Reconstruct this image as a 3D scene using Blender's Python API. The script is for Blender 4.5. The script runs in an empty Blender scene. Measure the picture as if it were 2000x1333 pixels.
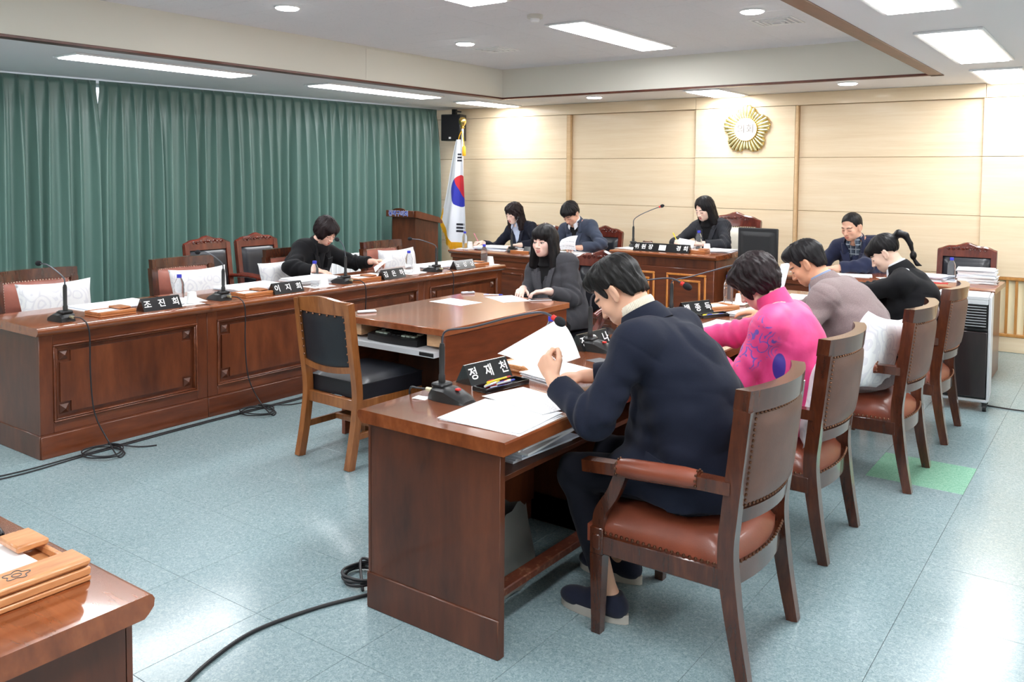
import bpy, math, random
import numpy as np
from mathutils import Matrix, Vector
random.seed(7)
C = bpy.context.scene
COL = C.collection
R = math.radians

# ------------------------------------------------------------------ camera, exposure, world
CAM_H = 1.62
def camera():
    yaw, pitch, roll = R(-35.832), R(2.9345), R(0.408)
    cy, sy, cp, sp = math.cos(yaw), math.sin(yaw), math.cos(pitch), math.sin(pitch)
    f = np.array([sy*cp, cy*cp, -sp]); r = np.array([cy, -sy, 0.0]); u = np.cross(r, f)
    r2 = math.cos(roll)*r + math.sin(roll)*u; u2 = -math.sin(roll)*r + math.cos(roll)*u
    cd = bpy.data.cameras.new('camera'); co = bpy.data.objects.new('camera', cd); COL.objects.link(co)
    m = Matrix.Identity(4)
    for i in range(3):
        m[i][0], m[i][1], m[i][2] = r2[i], u2[i], -f[i]
    m[2][3] = CAM_H
    co.matrix_world = m
    cd.sensor_fit = 'HORIZONTAL'; cd.sensor_width = 36.0
    cd.lens = 1677.9*36/2000
    cd.shift_y = -(666.5-426.65)/2000
    cd.clip_start = 0.05; cd.clip_end = 100
    C.camera = co
camera()
C.view_settings.view_transform = 'Standard'; C.view_settings.look = 'None'
C.view_settings.gamma = 1.0; C.view_settings.use_curve_mapping = False
C.view_settings.exposure = 0.06
w = bpy.data.worlds.new('World'); C.world = w; w.use_nodes = True
w.node_tree.nodes['Background'].inputs[0].default_value = (0.85, 0.92, 1.0, 1)
w.node_tree.nodes['Background'].inputs[1].default_value = 1.6
LAMP = 25.0        # radiance of the fluorescent diffusers
SPOT = 30.0        # radiance of the round downlights

# ------------------------------------------------------------------ materials
def srgb(r, g, b):
    def f(c):
        c /= 255.0
        return c/12.92 if c <= 0.04045 else ((c+0.055)/1.055)**2.4
    return (f(r), f(g), f(b), 1.0)
MATS = {}
def new_mat(name):
    m = bpy.data.materials.new(name); m.use_nodes = True
    nt = m.node_tree; b = nt.nodes['Principled BSDF']
    MATS[name] = m
    return m, nt, b
def nd(nt, t, **kw):
    n = nt.nodes.new(t)
    for k, v in kw.items(): setattr(n, k, v)
    return n
def mapping(nt, scale=(1, 1, 1), coord='Object', rot=(0, 0, 0)):
    tc = nd(nt, 'ShaderNodeTexCoord'); mp = nd(nt, 'ShaderNodeMapping')
    mp.inputs['Scale'].default_value = scale; mp.inputs['Rotation'].default_value = rot
    nt.links.new(tc.outputs[coord], mp.inputs['Vector'])
    return mp.outputs['Vector']
def noise(nt, vec, scale, detail=4, rough=0.55, dist=0.0):
    n = nd(nt, 'ShaderNodeTexNoise')
    n.inputs['Scale'].default_value = scale; n.inputs['Detail'].default_value = detail
    n.inputs['Roughness'].default_value = rough; n.inputs['Distortion'].default_value = dist
    nt.links.new(vec, n.inputs['Vector'])
    return n.outputs['Fac']
def ramp(nt, fac, stops):
    n = nd(nt, 'ShaderNodeValToRGB'); e = n.color_ramp.elements
    while len(e) < len(stops): e.new(0.5)
    for el, (p, c) in zip(e, stops): el.position = p; el.color = c
    nt.links.new(fac, n.inputs[0]); return n.outputs[0]
def bump(nt, b, h, strength=0.2, dist=0.002):
    n = nd(nt, 'ShaderNodeBump'); n.inputs['Strength'].default_value = strength; n.inputs['Distance'].default_value = dist
    nt.links.new(h, n.inputs['Height']); nt.links.new(n.outputs[0], b.inputs['Normal'])
def plain(name, col, rough=0.5, metal=0.0, nscale=0, nstr=0.15, spec=None, coat=0.0, sheen=0.0, var=0.0):
    m, nt, b = new_mat(name)
    b.inputs['Base Color'].default_value = col
    b.inputs['Roughness'].default_value = rough; b.inputs['Metallic'].default_value = metal
    if spec is not None: b.inputs['Specular IOR Level'].default_value = spec
    b.inputs['Coat Weight'].default_value = coat; b.inputs['Coat Roughness'].default_value = 0.12
    if sheen: b.inputs['Sheen Weight'].default_value = sheen
    if nscale:
        h = noise(nt, mapping(nt), nscale, 3)
        bump(nt, b, h, nstr)
        if var:
            dark = tuple(c*(1-var) for c in col[:3])+(1,); light = tuple(min(1, c*(1+var)) for c in col[:3])+(1,)
            nt.links.new(ramp(nt, h, [(0.3, dark), (0.7, light)]), b.inputs['Base Color'])
    return m
def wood(name, dark, mid, light, scale=(3, 3, 30), rough=0.35, coat=0.3, ns=1.0, tint=0.0, lo=0.34, hi=0.68):
    """grain runs along the axis with the small scale"""
    m, nt, b = new_mat(name)
    v = mapping(nt, scale)
    oi = nd(nt, 'ShaderNodeObjectInfo')
    va = nd(nt, 'ShaderNodeVectorMath', operation='ADD'); sc = nd(nt, 'ShaderNodeVectorMath', operation='SCALE')
    cb = nd(nt, 'ShaderNodeCombineXYZ')
    for i in range(3): nt.links.new(oi.outputs['Random'], cb.inputs[i])
    nt.links.new(cb.outputs[0], sc.inputs[0]); sc.inputs['Scale'].default_value = 37.0
    nt.links.new(v, va.inputs[0]); nt.links.new(sc.outputs[0], va.inputs[1]); v = va.outputs[0]
    f1 = noise(nt, v, 1.6*ns, 6, 0.62, 0.9)
    f2 = noise(nt, v, 9.0*ns, 3, 0.6)
    mx = nd(nt, 'ShaderNodeMath', operation='MULTIPLY_ADD'); nt.links.new(f2, mx.inputs[0]); mx.inputs[1].default_value = 0.35
    m2 = nd(nt, 'ShaderNodeMath', operation='MULTIPLY'); nt.links.new(f1, m2.inputs[0]); m2.inputs[1].default_value = 0.65
    nt.links.new(m2.outputs[0], mx.inputs[2])
    col = ramp(nt, mx.outputs[0], [(lo, dark), ((lo+hi)/2, mid), (hi, light)])
    nt.links.new(col, b.inputs['Base Color'])
    b.inputs['Roughness'].default_value = rough; b.inputs['Coat Weight'].default_value = coat
    b.inputs['Coat Roughness'].default_value = 0.08
    bump(nt, b, f2, 0.02, 0.0004)
    return m
MAH = wood('mahogany', srgb(70, 32, 16), srgb(98, 48, 24), srgb(124, 66, 36), (2.2, 2.2, 0.5), 0.36, 0.35)
MAHH = wood('mahogany_across', srgb(74, 34, 17), srgb(104, 51, 26), srgb(132, 70, 38), (0.45, 2.6, 2.6), 0.34, 0.4)
MAHTOP = wood('mahogany_top', srgb(104, 52, 25), srgb(134, 71, 37), srgb(158, 90, 50), (0.5, 3.0, 2.0), 0.22, 0.6)
MAHD = wood('mahogany_dark', srgb(60, 29, 15), srgb(86, 43, 23), srgb(108, 57, 32), (2.2, 2.2, 0.6), 0.4, 0.25)
CHW = wood('chair_wood', srgb(52, 24, 13), srgb(78, 37, 20), srgb(102, 52, 28), (6, 6, 1.2), 0.25, 0.7)
REDW = wood('red_carved_wood', srgb(72, 22, 14), srgb(100, 36, 22), srgb(124, 50, 32), (5, 5, 1.2), 0.25, 0.6)
OAK = wood('oak_wood', srgb(112, 64, 30), srgb(146, 88, 44), srgb(170, 108, 60), (6, 6, 0.9), 0.32, 0.4)
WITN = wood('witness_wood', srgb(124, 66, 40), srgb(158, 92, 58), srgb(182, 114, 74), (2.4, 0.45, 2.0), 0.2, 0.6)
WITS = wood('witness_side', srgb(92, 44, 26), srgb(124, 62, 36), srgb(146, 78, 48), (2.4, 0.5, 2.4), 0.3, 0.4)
FRAMEW = wood('yellow_frame_wood', srgb(178, 100, 36), srgb(206, 128, 56), srgb(222, 148, 76), (5, 5, 1.5), 0.35, 0.3)
MEMO = wood('memo_box_wood', srgb(176, 112, 66), srgb(206, 142, 92), srgb(222, 164, 116), (1.5, 9, 9), 0.35, 0.3)
MEMOD = wood('memo_box_wood_dark', srgb(156, 90, 48), srgb(180, 110, 62), srgb(198, 130, 80), (1.5, 9, 9), 0.35, 0.3)
MAPLE = wood('wall_maple', srgb(232, 208, 172), srgb(239, 217, 184), srgb(244, 225, 196), (0.35, 5, 7), 0.42, 0.15)
MAPLED = wood('wall_maple_trim', srgb(205, 168, 124), srgb(218, 184, 140), srgb(228, 196, 154), (0.5, 5, 5), 0.42, 0.15)
SLATW = wood('grille_wood', srgb(170, 112, 52), srgb(196, 136, 70), srgb(212, 154, 88), (5, 5, 0.8), 0.4, 0.2)
NOSE = wood('ceiling_trim_wood', srgb(74, 34, 24), srgb(98, 48, 34), srgb(116, 62, 46), (2, 0.6, 2), 0.45, 0.1)

def leather(name, c, rough=0.36, ns=170):
    m, nt, b = new_mat(name)
    v = mapping(nt)
    f = noise(nt, v, 6, 4)
    d = tuple(x*0.78 for x in c[:3])+(1,); l = tuple(min(1, x*1.15) for x in c[:3])+(1,)
    nt.links.new(ramp(nt, f, [(0.3, d), (0.7, l)]), b.inputs['Base Color'])
    b.inputs['Roughness'].default_value = rough; b.inputs['Coat Weight'].default_value = 0.1
    vo = nd(nt, 'ShaderNodeTexVoronoi'); vo.inputs['Scale'].default_value = ns; nt.links.new(v, vo.inputs['Vector'])
    bump(nt, b, vo.outputs['Distance'], 0.18, 0.001)
    return m
LEA = leather('leather_brown', srgb(130, 66, 46))
LEAB = leather('leather_back_unlit', srgb(104, 74, 64), 0.5)  # same leather, greyer: the different light on the rear is in its colour
LEAP = leather('leather_front_lit', srgb(172, 104, 88))  # same leather with the light on the backrest fronts put into its colour
BLK = leather('leather_black', srgb(34, 35, 42), 0.34)
BLKV = leather('vinyl_black', srgb(24, 26, 34), 0.45)
CREAM = leather('leather_cream', srgb(232, 226, 210), 0.5)
BRASS = plain('brass', srgb(150, 110, 70), 0.3, 1.0)
ANTQ = plain('antique_nail', srgb(120, 84, 66), 0.35, 1.0)
NAILB = plain('nail_glint', srgb(224, 206, 184), 0.3, 1.0)  # front nails lightened so the colour carries their reflection
GOLD = plain('gold', srgb(232, 200, 120), 0.22, 1.0)
GOLDP = plain('gold_petal', srgb(226, 218, 172), 0.3, 0.85)
GFR = plain('gold_fringe', srgb(226, 168, 30), 0.6, nscale=200, nstr=0.5)
PLB = plain('plastic_black', srgb(26, 26, 28), 0.4)
PLBG = plain('plastic_black_gloss', srgb(22, 22, 24), 0.2)
FOAM = plain('mic_foam', srgb(24, 25, 30), 0.95, nscale=400, nstr=0.8)
RED = plain('red_plastic', srgb(214, 48, 42), 0.4)
GREYM = plain('grey_metal', srgb(150, 152, 158), 0.35, 0.8)
SILV = plain('silver_plastic', srgb(206, 208, 212), 0.35)
LGREY = plain('light_grey_plastic', srgb(188, 190, 200), 0.4)
KEYG = plain('pale_green_key', srgb(186, 206, 194), 0.5)
KEYD = plain('dark_key', srgb(40, 42, 46), 0.4)
PAPER = plain('paper', srgb(246, 247, 250), 0.8)
PAPERB = plain('paper_bluish', srgb(222, 228, 240), 0.8)
PAPERY = plain('paper_yellow', srgb(226, 226, 130), 0.8)
WCUP = plain('cup_white', srgb(244, 244, 242), 0.5)
BLUEC = plain('cap_blue', srgb(48, 56, 190), 0.35)
CORD = plain('cord_black', srgb(32, 32, 36), 0.45)
CEIL = plain('ceiling_white', srgb(232, 230, 232), 0.9, nscale=60, nstr=0.15)
FASC = plain('fascia_cream', srgb(228, 225, 214), 0.85, nscale=80, nstr=0.1)
WHITEM = plain('white_metal', srgb(235, 236, 238), 0.4)
PLASTER = plain('plaster', srgb(226, 220, 208), 0.9, nscale=50, nstr=0.1)
PINKP = plain('pink_pen', srgb(240, 150, 170), 0.4)
YELP = plain('yellow_marker', srgb(240, 220, 50), 0.4)
BLUEP = plain('blue_pen', srgb(60, 80, 190), 0.4)
REDP = plain('red_pen', srgb(196, 30, 36), 0.4)
WHITEP = plain('white_pen', srgb(235, 235, 235), 0.4)
GREYP = plain('grey_pad', srgb(86, 88, 92), 0.6)
LETTER = plain('lettering_white', srgb(240, 240, 240), 0.6)
LETTERG = plain('lettering_grey', srgb(120, 110, 100), 0.5)
LETTERB = plain('lettering_blue', srgb(60, 84, 170), 0.5)
BAGG = plain('grey_cloth_bag', srgb(120, 120, 116), 0.9, nscale=25, nstr=0.6)
SCUFF = wood('scuffed_rail', srgb(70, 32, 20), srgb(96, 46, 28), srgb(170, 130, 100), (3, 3, 3), 0.5, 0.1, 3.0, lo=0.3, hi=0.8)

def glow(name, col, s):
    m = bpy.data.materials.new(name); m.use_nodes = True; nt = m.node_tree
    nt.nodes.remove(nt.nodes['Principled BSDF'])
    e = nd(nt, 'ShaderNodeEmission'); e.inputs[0].default_value = col; e.inputs[1].default_value = s
    nt.links.new(e.outputs[0], nt.nodes['Material Output'].inputs[0]); return m
DIFF = glow('lamp_diffuser', (0.97, 0.985, 1.0, 1), LAMP)
DOWN = glow('downlight_diffuser', (1.0, 0.98, 0.95, 1), SPOT)

def clear_plastic():
    m, nt, b = new_mat('clear_plastic')
    b.inputs['Base Color'].default_value = (0.93, 0.96, 0.98, 1); b.inputs['Roughness'].default_value = 0.04
    b.inputs['Transmission Weight'].default_value = 0.93; b.inputs['IOR'].default_value = 1.07
    return m
PET = clear_plastic()

def floor_mat(name, c0, c1, c2):
    m, nt, b = new_mat(name)
    v = mapping(nt, (1, 1, 1), 'Object')
    geo = nd(nt, 'ShaderNodeNewGeometry'); v = geo.outputs['Position']
    mp = nd(nt, 'ShaderNodeMapping'); mp.inputs['Scale'].default_value = (1, 1, 1); nt.links.new(v, mp.inputs[0]); v = mp.outputs[0]
    f1 = noise(nt, v, 90, 3, 0.7, 1.5); f2 = noise(nt, v, 1.3, 3)
    col = ramp(nt, f1, [(0.34, c0), (0.5, c1), (0.66, c2)])
    mix = nd(nt, 'ShaderNodeMix', data_type='RGBA'); mix.blend_type = 'MULTIPLY'
    mix.inputs['Factor'].default_value = 1.0
    oi = nd(nt, 'ShaderNodeObjectInfo')
    tone = ramp(nt, oi.outputs['Random'], [(0, (0.98, 0.98, 0.98, 1)), (1, (1.01, 1.01, 1.01, 1))])
    nt.links.new(col, mix.inputs['A']); nt.links.new(tone, mix.inputs['B'])
    nt.links.new(mix.outputs['Result'], b.inputs['Base Color'])
    rr = nd(nt, 'ShaderNodeMapRange'); nt.links.new(f2, rr.inputs[0])
    rr.inputs['From Min'].default_value = 0.3; rr.inputs['From Max'].default_value = 0.7
    rr.inputs['To Min'].default_value = 0.12; rr.inputs['To Max'].default_value = 0.26
    nt.links.new(rr.outputs[0], b.inputs['Roughness'])
    f3 = noise(nt, v, 9, 3)
    bump(nt, b, f3, 0.05, 0.004)
    b.inputs['Specular IOR Level'].default_value = 0.55
    return m
FLOOR = floor_mat('floor_vinyl', srgb(114, 138, 142), srgb(137, 158, 163), srgb(161, 179, 184))
FLOORG = floor_mat('floor_vinyl_green', srgb(112, 168, 142), srgb(136, 188, 162), srgb(156, 202, 180))
JOINT = plain('floor_joint', srgb(74, 84, 84), 0.8)

def curtain_mat():
    m, nt, b = new_mat('curtain_green')
    v = mapping(nt)
    f2 = noise(nt, v, 500, 2)
    b.inputs['Base Color'].default_value = srgb(93, 125, 117)
    b.inputs['Roughness'].default_value = 0.4; b.inputs['Specular IOR Level'].default_value = 0.85
    b.inputs['Sheen Weight'].default_value = 0.1
    bump(nt, b, f2, 0.15, 0.001)
    return m
CURT = curtain_mat()

def damask():
    m, nt, b = new_mat('cushion_damask')
    v = mapping(nt, (1, 1, 1), 'Object')
    vo = nd(nt, 'ShaderNodeTexVoronoi'); vo.inputs['Scale'].default_value = 9; vo.feature = 'F1'
    nz = nd(nt, 'ShaderNodeTexNoise'); nz.inputs['Scale'].default_value = 6; nt.links.new(v, nz.inputs['Vector'])
    ad = nd(nt, 'ShaderNodeVectorMath', operation='MULTIPLY_ADD'); nt.links.new(nz.outputs['Color'], ad.inputs[0])
    ad.inputs[1].default_value = (0.12, 0.12, 0.12); nt.links.new(v, ad.inputs[2])
    nt.links.new(ad.outputs[0], vo.inputs['Vector'])
    sn = nd(nt, 'ShaderNodeMath', operation='SINE'); ml = nd(nt, 'ShaderNodeMath', operation='MULTIPLY'); ml.inputs[1].default_value = 26
    nt.links.new(vo.outputs['Distance'], ml.inputs[0]); nt.links.new(ml.outputs[0], sn.inputs[0])
    nt.links.new(ramp(nt, sn.outputs[0], [(0.42, srgb(238, 238, 240)), (0.55, srgb(224, 224, 230))]), b.inputs['Base Color'])
    b.inputs['Roughness'].default_value = 0.6; b.inputs['Sheen Weight'].default_value = 0.2
    f = noise(nt, v, 28, 3); bump(nt, b, f, 0.35, 0.006)
    return m
DAM = damask()

def print_mat():
    """printed page: rows of small grey type inside a margin"""
    m, nt, b = new_mat('printed_page')
    v = mapping(nt, (1, 1, 1), 'Object')
    sx = nd(nt, 'ShaderNodeSeparateXYZ'); nt.links.new(v, sx.inputs[0])
    w = nd(nt, 'ShaderNodeMath', operation='MULTIPLY'); w.inputs[1].default_value = 2*math.pi/0.009; nt.links.new(sx.outputs['Y'], w.inputs[0])
    s = nd(nt, 'ShaderNodeMath', operation='SINE'); nt.links.new(w.outputs[0], s.inputs[0])
    mp = nd(nt, 'ShaderNodeMapping'); mp.inputs['Scale'].default_value = (1, 0.35, 0); nt.links.new(v, mp.inputs[0])
    n1 = noise(nt, mp.outputs[0], 260, 1)
    g = nd(nt, 'ShaderNodeMath', operation='GREATER_THAN'); g.inputs[1].default_value = 0.35; nt.links.new(s.outputs[0], g.inputs[0])
    g2 = nd(nt, 'ShaderNodeMath', operation='GREATER_THAN'); g2.inputs[1].default_value = 0.5; nt.links.new(n1, g2.inputs[0])
    mm = nd(nt, 'ShaderNodeMath', operation='MULTIPLY'); nt.links.new(g.outputs[0], mm.inputs[0]); nt.links.new(g2.outputs[0], mm.inputs[1])
    nt.links.new(ramp(nt, mm.outputs[0], [(0.0, srgb(246, 247, 250)), (1.0, srgb(196, 198, 206))]), b.inputs['Base Color'])
    b.inputs['Roughness'].default_value = 0.8
    return m
PRINT = print_mat()

def cloth(name, c, var=0.12, ns=320, sheen=0.15, rough=0.85):
    m, nt, b = new_mat(name)
    v = mapping(nt)
    f = noise(nt, v, ns, 2); f2 = noise(nt, v, 14, 3)
    d = tuple(x*(1-var) for x in c[:3])+(1,); l = tuple(min(1, x*(1+var)) for x in c[:3])+(1,)
    nt.links.new(ramp(nt, f, [(0.3, d), (0.7, l)]), b.inputs['Base Color'])
    b.inputs['Roughness'].default_value = rough; b.inputs['Sheen Weight'].default_value = sheen
    b.inputs['Specular IOR Level'].default_value = 0.25
    bump(nt, b, f2, 0.25, 0.006)
    return m
def skin_mat():
    m, nt, b = new_mat('skin')
    a = nd(nt, 'ShaderNodeAttribute'); a.attribute_name = 'tint'
    nt.links.new(a.outputs['Color'], b.inputs['Base Color'])
    b.inputs['Roughness'].default_value = 0.48
    b.inputs['Subsurface Weight'].default_value = 0.12; b.inputs['Subsurface Radius'].default_value = (0.012, 0.005, 0.003)
    b.inputs['Subsurface Scale'].default_value = 0.5
    bump(nt, b, noise(nt, mapping(nt), 220, 2), 0.06, 0.001)
    return m
SKIN = skin_mat()
def hair_mat(name, c, c2):
    m, nt, b = new_mat(name)
    a = nd(nt, 'ShaderNodeAttribute'); a.attribute_name = 'strand'
    f = noise(nt, a.outputs['Vector'], 1.0, 4, 0.6)
    nt.links.new(ramp(nt, f, [(0.35, c), (0.7, c2)]), b.inputs['Base Color'])
    b.inputs['Roughness'].default_value = 0.46; b.inputs['Specular IOR Level'].default_value = 0.22
    bump(nt, b, f, 0.45, 0.003)
    return m
HAIRB = hair_mat('hair_black', srgb(12, 11, 13), srgb(30, 27, 30))
HAIRD = hair_mat('hair_dark_brown', srgb(18, 12, 14), srgb(44, 30, 33))
HAIRG = hair_mat('hair_black_greying', srgb(11, 10, 11), srgb(32, 30, 29))
NAVY = cloth('cloth_navy', srgb(20, 25, 42), 0.12, 320, 0.04); NAVYT = cloth('cloth_navy_trousers', srgb(18, 20, 31), 0.12, 320, 0.04)
NAVYD = cloth('cloth_deep_navy', srgb(20, 23, 38), 0.12, 320, 0.05); NAVYB = cloth('cloth_navy_blazer', srgb(34, 40, 66))
PINK = cloth('cloth_pink', srgb(224, 60, 128), 0.05, 200, 0.2, 0.6)
def pink_print():
    m, nt, b = new_mat('cloth_pink_printed')
    tc = nd(nt, 'ShaderNodeTexCoord'); v = tc.outputs['Object']
    def dist(c, r0, r1):
        s_ = nd(nt, 'ShaderNodeVectorMath', operation='DISTANCE'); nt.links.new(v, s_.inputs[0]); s_.inputs[1].default_value = c
        mr = nd(nt, 'ShaderNodeMapRange'); nt.links.new(s_.outputs['Value'], mr.inputs[0]); mr.inputs['From Min'].default_value = r0; mr.inputs['From Max'].default_value = r1
        mr.inputs['To Min'].default_value = 1; mr.inputs['To Max'].default_value = 0; return mr.outputs[0]
    base = ramp(nt, noise(nt, v, 14, 3), [(0.3, srgb(214, 52, 120)), (0.7, srgb(228, 66, 136))])
    vo = nd(nt, 'ShaderNodeTexVoronoi'); vo.inputs['Scale'].default_value = 17; nt.links.new(v, vo.inputs['Vector'])
    ml = nd(nt, 'ShaderNodeMath', operation='MULTIPLY'); nt.links.new(vo.outputs['Distance'], ml.inputs[0]); ml.inputs[1].default_value = 30
    sn = nd(nt, 'ShaderNodeMath', operation='COSINE'); nt.links.new(ml.outputs[0], sn.inputs[0])
    s2 = nd(nt, 'ShaderNodeMath', operation='GREATER_THAN'); nt.links.new(vo.outputs['Distance'], s2.inputs[0]); s2.inputs[1].default_value = 0.12
    s3 = nd(nt, 'ShaderNodeMath', operation='MULTIPLY'); nt.links.new(sn.outputs[0], s3.inputs[0]); nt.links.new(s2.outputs[0], s3.inputs[1]); sn = s3
    g1 = nd(nt, 'ShaderNodeMath', operation='GREATER_THAN'); nt.links.new(sn.outputs[0], g1.inputs[0]); g1.inputs[1].default_value = 0.62
    g2 = nd(nt, 'ShaderNodeMath', operation='GREATER_THAN'); nt.links.new(noise(nt, v, 16, 2), g2.inputs[0]); g2.inputs[1].default_value = 0.5
    mm = nd(nt, 'ShaderNodeMath', operation='MULTIPLY'); nt.links.new(g1.outputs[0], mm.inputs[0]); nt.links.new(g2.outputs[0], mm.inputs[1])
    m2 = nd(nt, 'ShaderNodeMath', operation='MULTIPLY'); nt.links.new(mm.outputs[0], m2.inputs[0]); nt.links.new(dist((-0.24, 0.07, 0.90), 0.11, 0.14), m2.inputs[1])
    mx = nd(nt, 'ShaderNodeMix', data_type='RGBA'); nt.links.new(m2.outputs[0], mx.inputs['Factor']); nt.links.new(base, mx.inputs['A']); mx.inputs['B'].default_value = srgb(110, 76, 170)
    mv = nd(nt, 'ShaderNodeMapping'); mv.inputs['Scale'].default_value = (1, 1.5, 0.75); mv.inputs['Rotation'].default_value = (0.5, 0, 0); nt.links.new(v, mv.inputs[0])
    cvec = Matrix.Rotation(0.5, 3, 'X') @ Vector((-0.175, -0.05*1.5, 0.79*0.75))
    v_keep = v; v = mv.outputs[0]
    my = nd(nt, 'ShaderNodeMix', data_type='RGBA'); nt.links.new(dist(tuple(cvec), 0.044, 0.047), my.inputs['Factor']); v = v_keep; nt.links.new(mx.outputs['Result'], my.inputs['A']); my.inputs['B'].default_value = srgb(60, 38, 140)
    nt.links.new(my.outputs['Result'], b.inputs['Base Color']); b.inputs['Roughness'].default_value = 0.55; b.inputs['Sheen Weight'].default_value = 0.15
    bump(nt, b, noise(nt, v, 18, 3), 0.3, 0.006); return m
PINKC = pink_print()
TAUPE = cloth('cloth_taupe_wool', srgb(134, 118, 118), 0.3, 420)
BLACKC = cloth('cloth_black', srgb(17, 17, 21), 0.12, 320, 0.04); GREYC = cloth('cloth_charcoal', srgb(66, 66, 71), 0.25, 420, 0.06)
SLATE = cloth('cloth_slate_blue', srgb(64, 72, 90), 0.2, 420, 0.08); KNITB = cloth('knit_black', srgb(20, 20, 23), 0.15, 200)
WHITEC = cloth('cloth_white', srgb(236, 238, 244), 0.03, 200); PURPLE = cloth('cloth_purple', srgb(62, 40, 140), 0.05)
def wave_cloth(name, c1, c2, period, axis='X', thr=0.5, c3=None, period3=0.05):
    m, nt, b = new_mat(name)
    v = mapping(nt); sx = nd(nt, 'ShaderNodeSeparateXYZ'); nt.links.new(v, sx.inputs[0])
    def band(ax, per, t):
        w_ = nd(nt, 'ShaderNodeMath', operation='MULTIPLY'); w_.inputs[1].default_value = 2*math.pi/per; nt.links.new(sx.outputs[ax], w_.inputs[0])
        s_ = nd(nt, 'ShaderNodeMath', operation='SINE'); nt.links.new(w_.outputs[0], s_.inputs[0])
        g_ = nd(nt, 'ShaderNodeMath', operation='GREATER_THAN'); g_.inputs[1].default_value = t; nt.links.new(s_.outputs[0], g_.inputs[0])
        return g_.outputs[0]
    mx = nd(nt, 'ShaderNodeMix', data_type='RGBA'); mx.inputs['A'].default_value = c1; mx.inputs['B'].default_value = c2
    nt.links.new(band(axis, period, thr), mx.inputs['Factor']); out = mx.outputs['Result']
    if c3:
        m3 = nd(nt, 'ShaderNodeMix', data_type='RGBA'); nt.links.new(out, m3.inputs['A']); m3.inputs['B'].default_value = c3
        ad = nd(nt, 'ShaderNodeMath', operation='MAXIMUM'); nt.links.new(band('Z', period3, 0.8), ad.inputs[0]); nt.links.new(band('X', period3, 0.85), ad.inputs[1])
        nt.links.new(ad.outputs[0], m3.inputs['Factor']); out = m3.outputs['Result']
    nt.links.new(out, b.inputs['Base Color']); b.inputs['Roughness'].default_value = 0.85
    return m
STRIPE = wave_cloth('shirt_striped', srgb(226, 232, 244), srgb(130, 150, 200), 0.012, 'X', 0.2)
PLAID = wave_cloth('shirt_plaid', srgb(70, 82, 98), srgb(44, 54, 72), 0.05, 'X', 0.0, srgb(150, 160, 170), 0.045)
RIB = cloth('knit_cream_ribbed', srgb(222, 212, 196), 0.05, 200)
PIN = wave_cloth('cloth_pinstripe', srgb(28, 29, 36), srgb(58, 60, 70), 0.014, 'X', 0.92)
BLUESH = cloth('shirt_grey_blue', srgb(140, 156, 184), 0.04)
SHOE = cloth('shoe_navy_knit', srgb(30, 34, 52)); SOLE = plain('shoe_sole', srgb(190, 184, 176), 0.7)
SHOEB = plain('shoe_black', srgb(20, 20, 22), 0.35)

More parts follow.
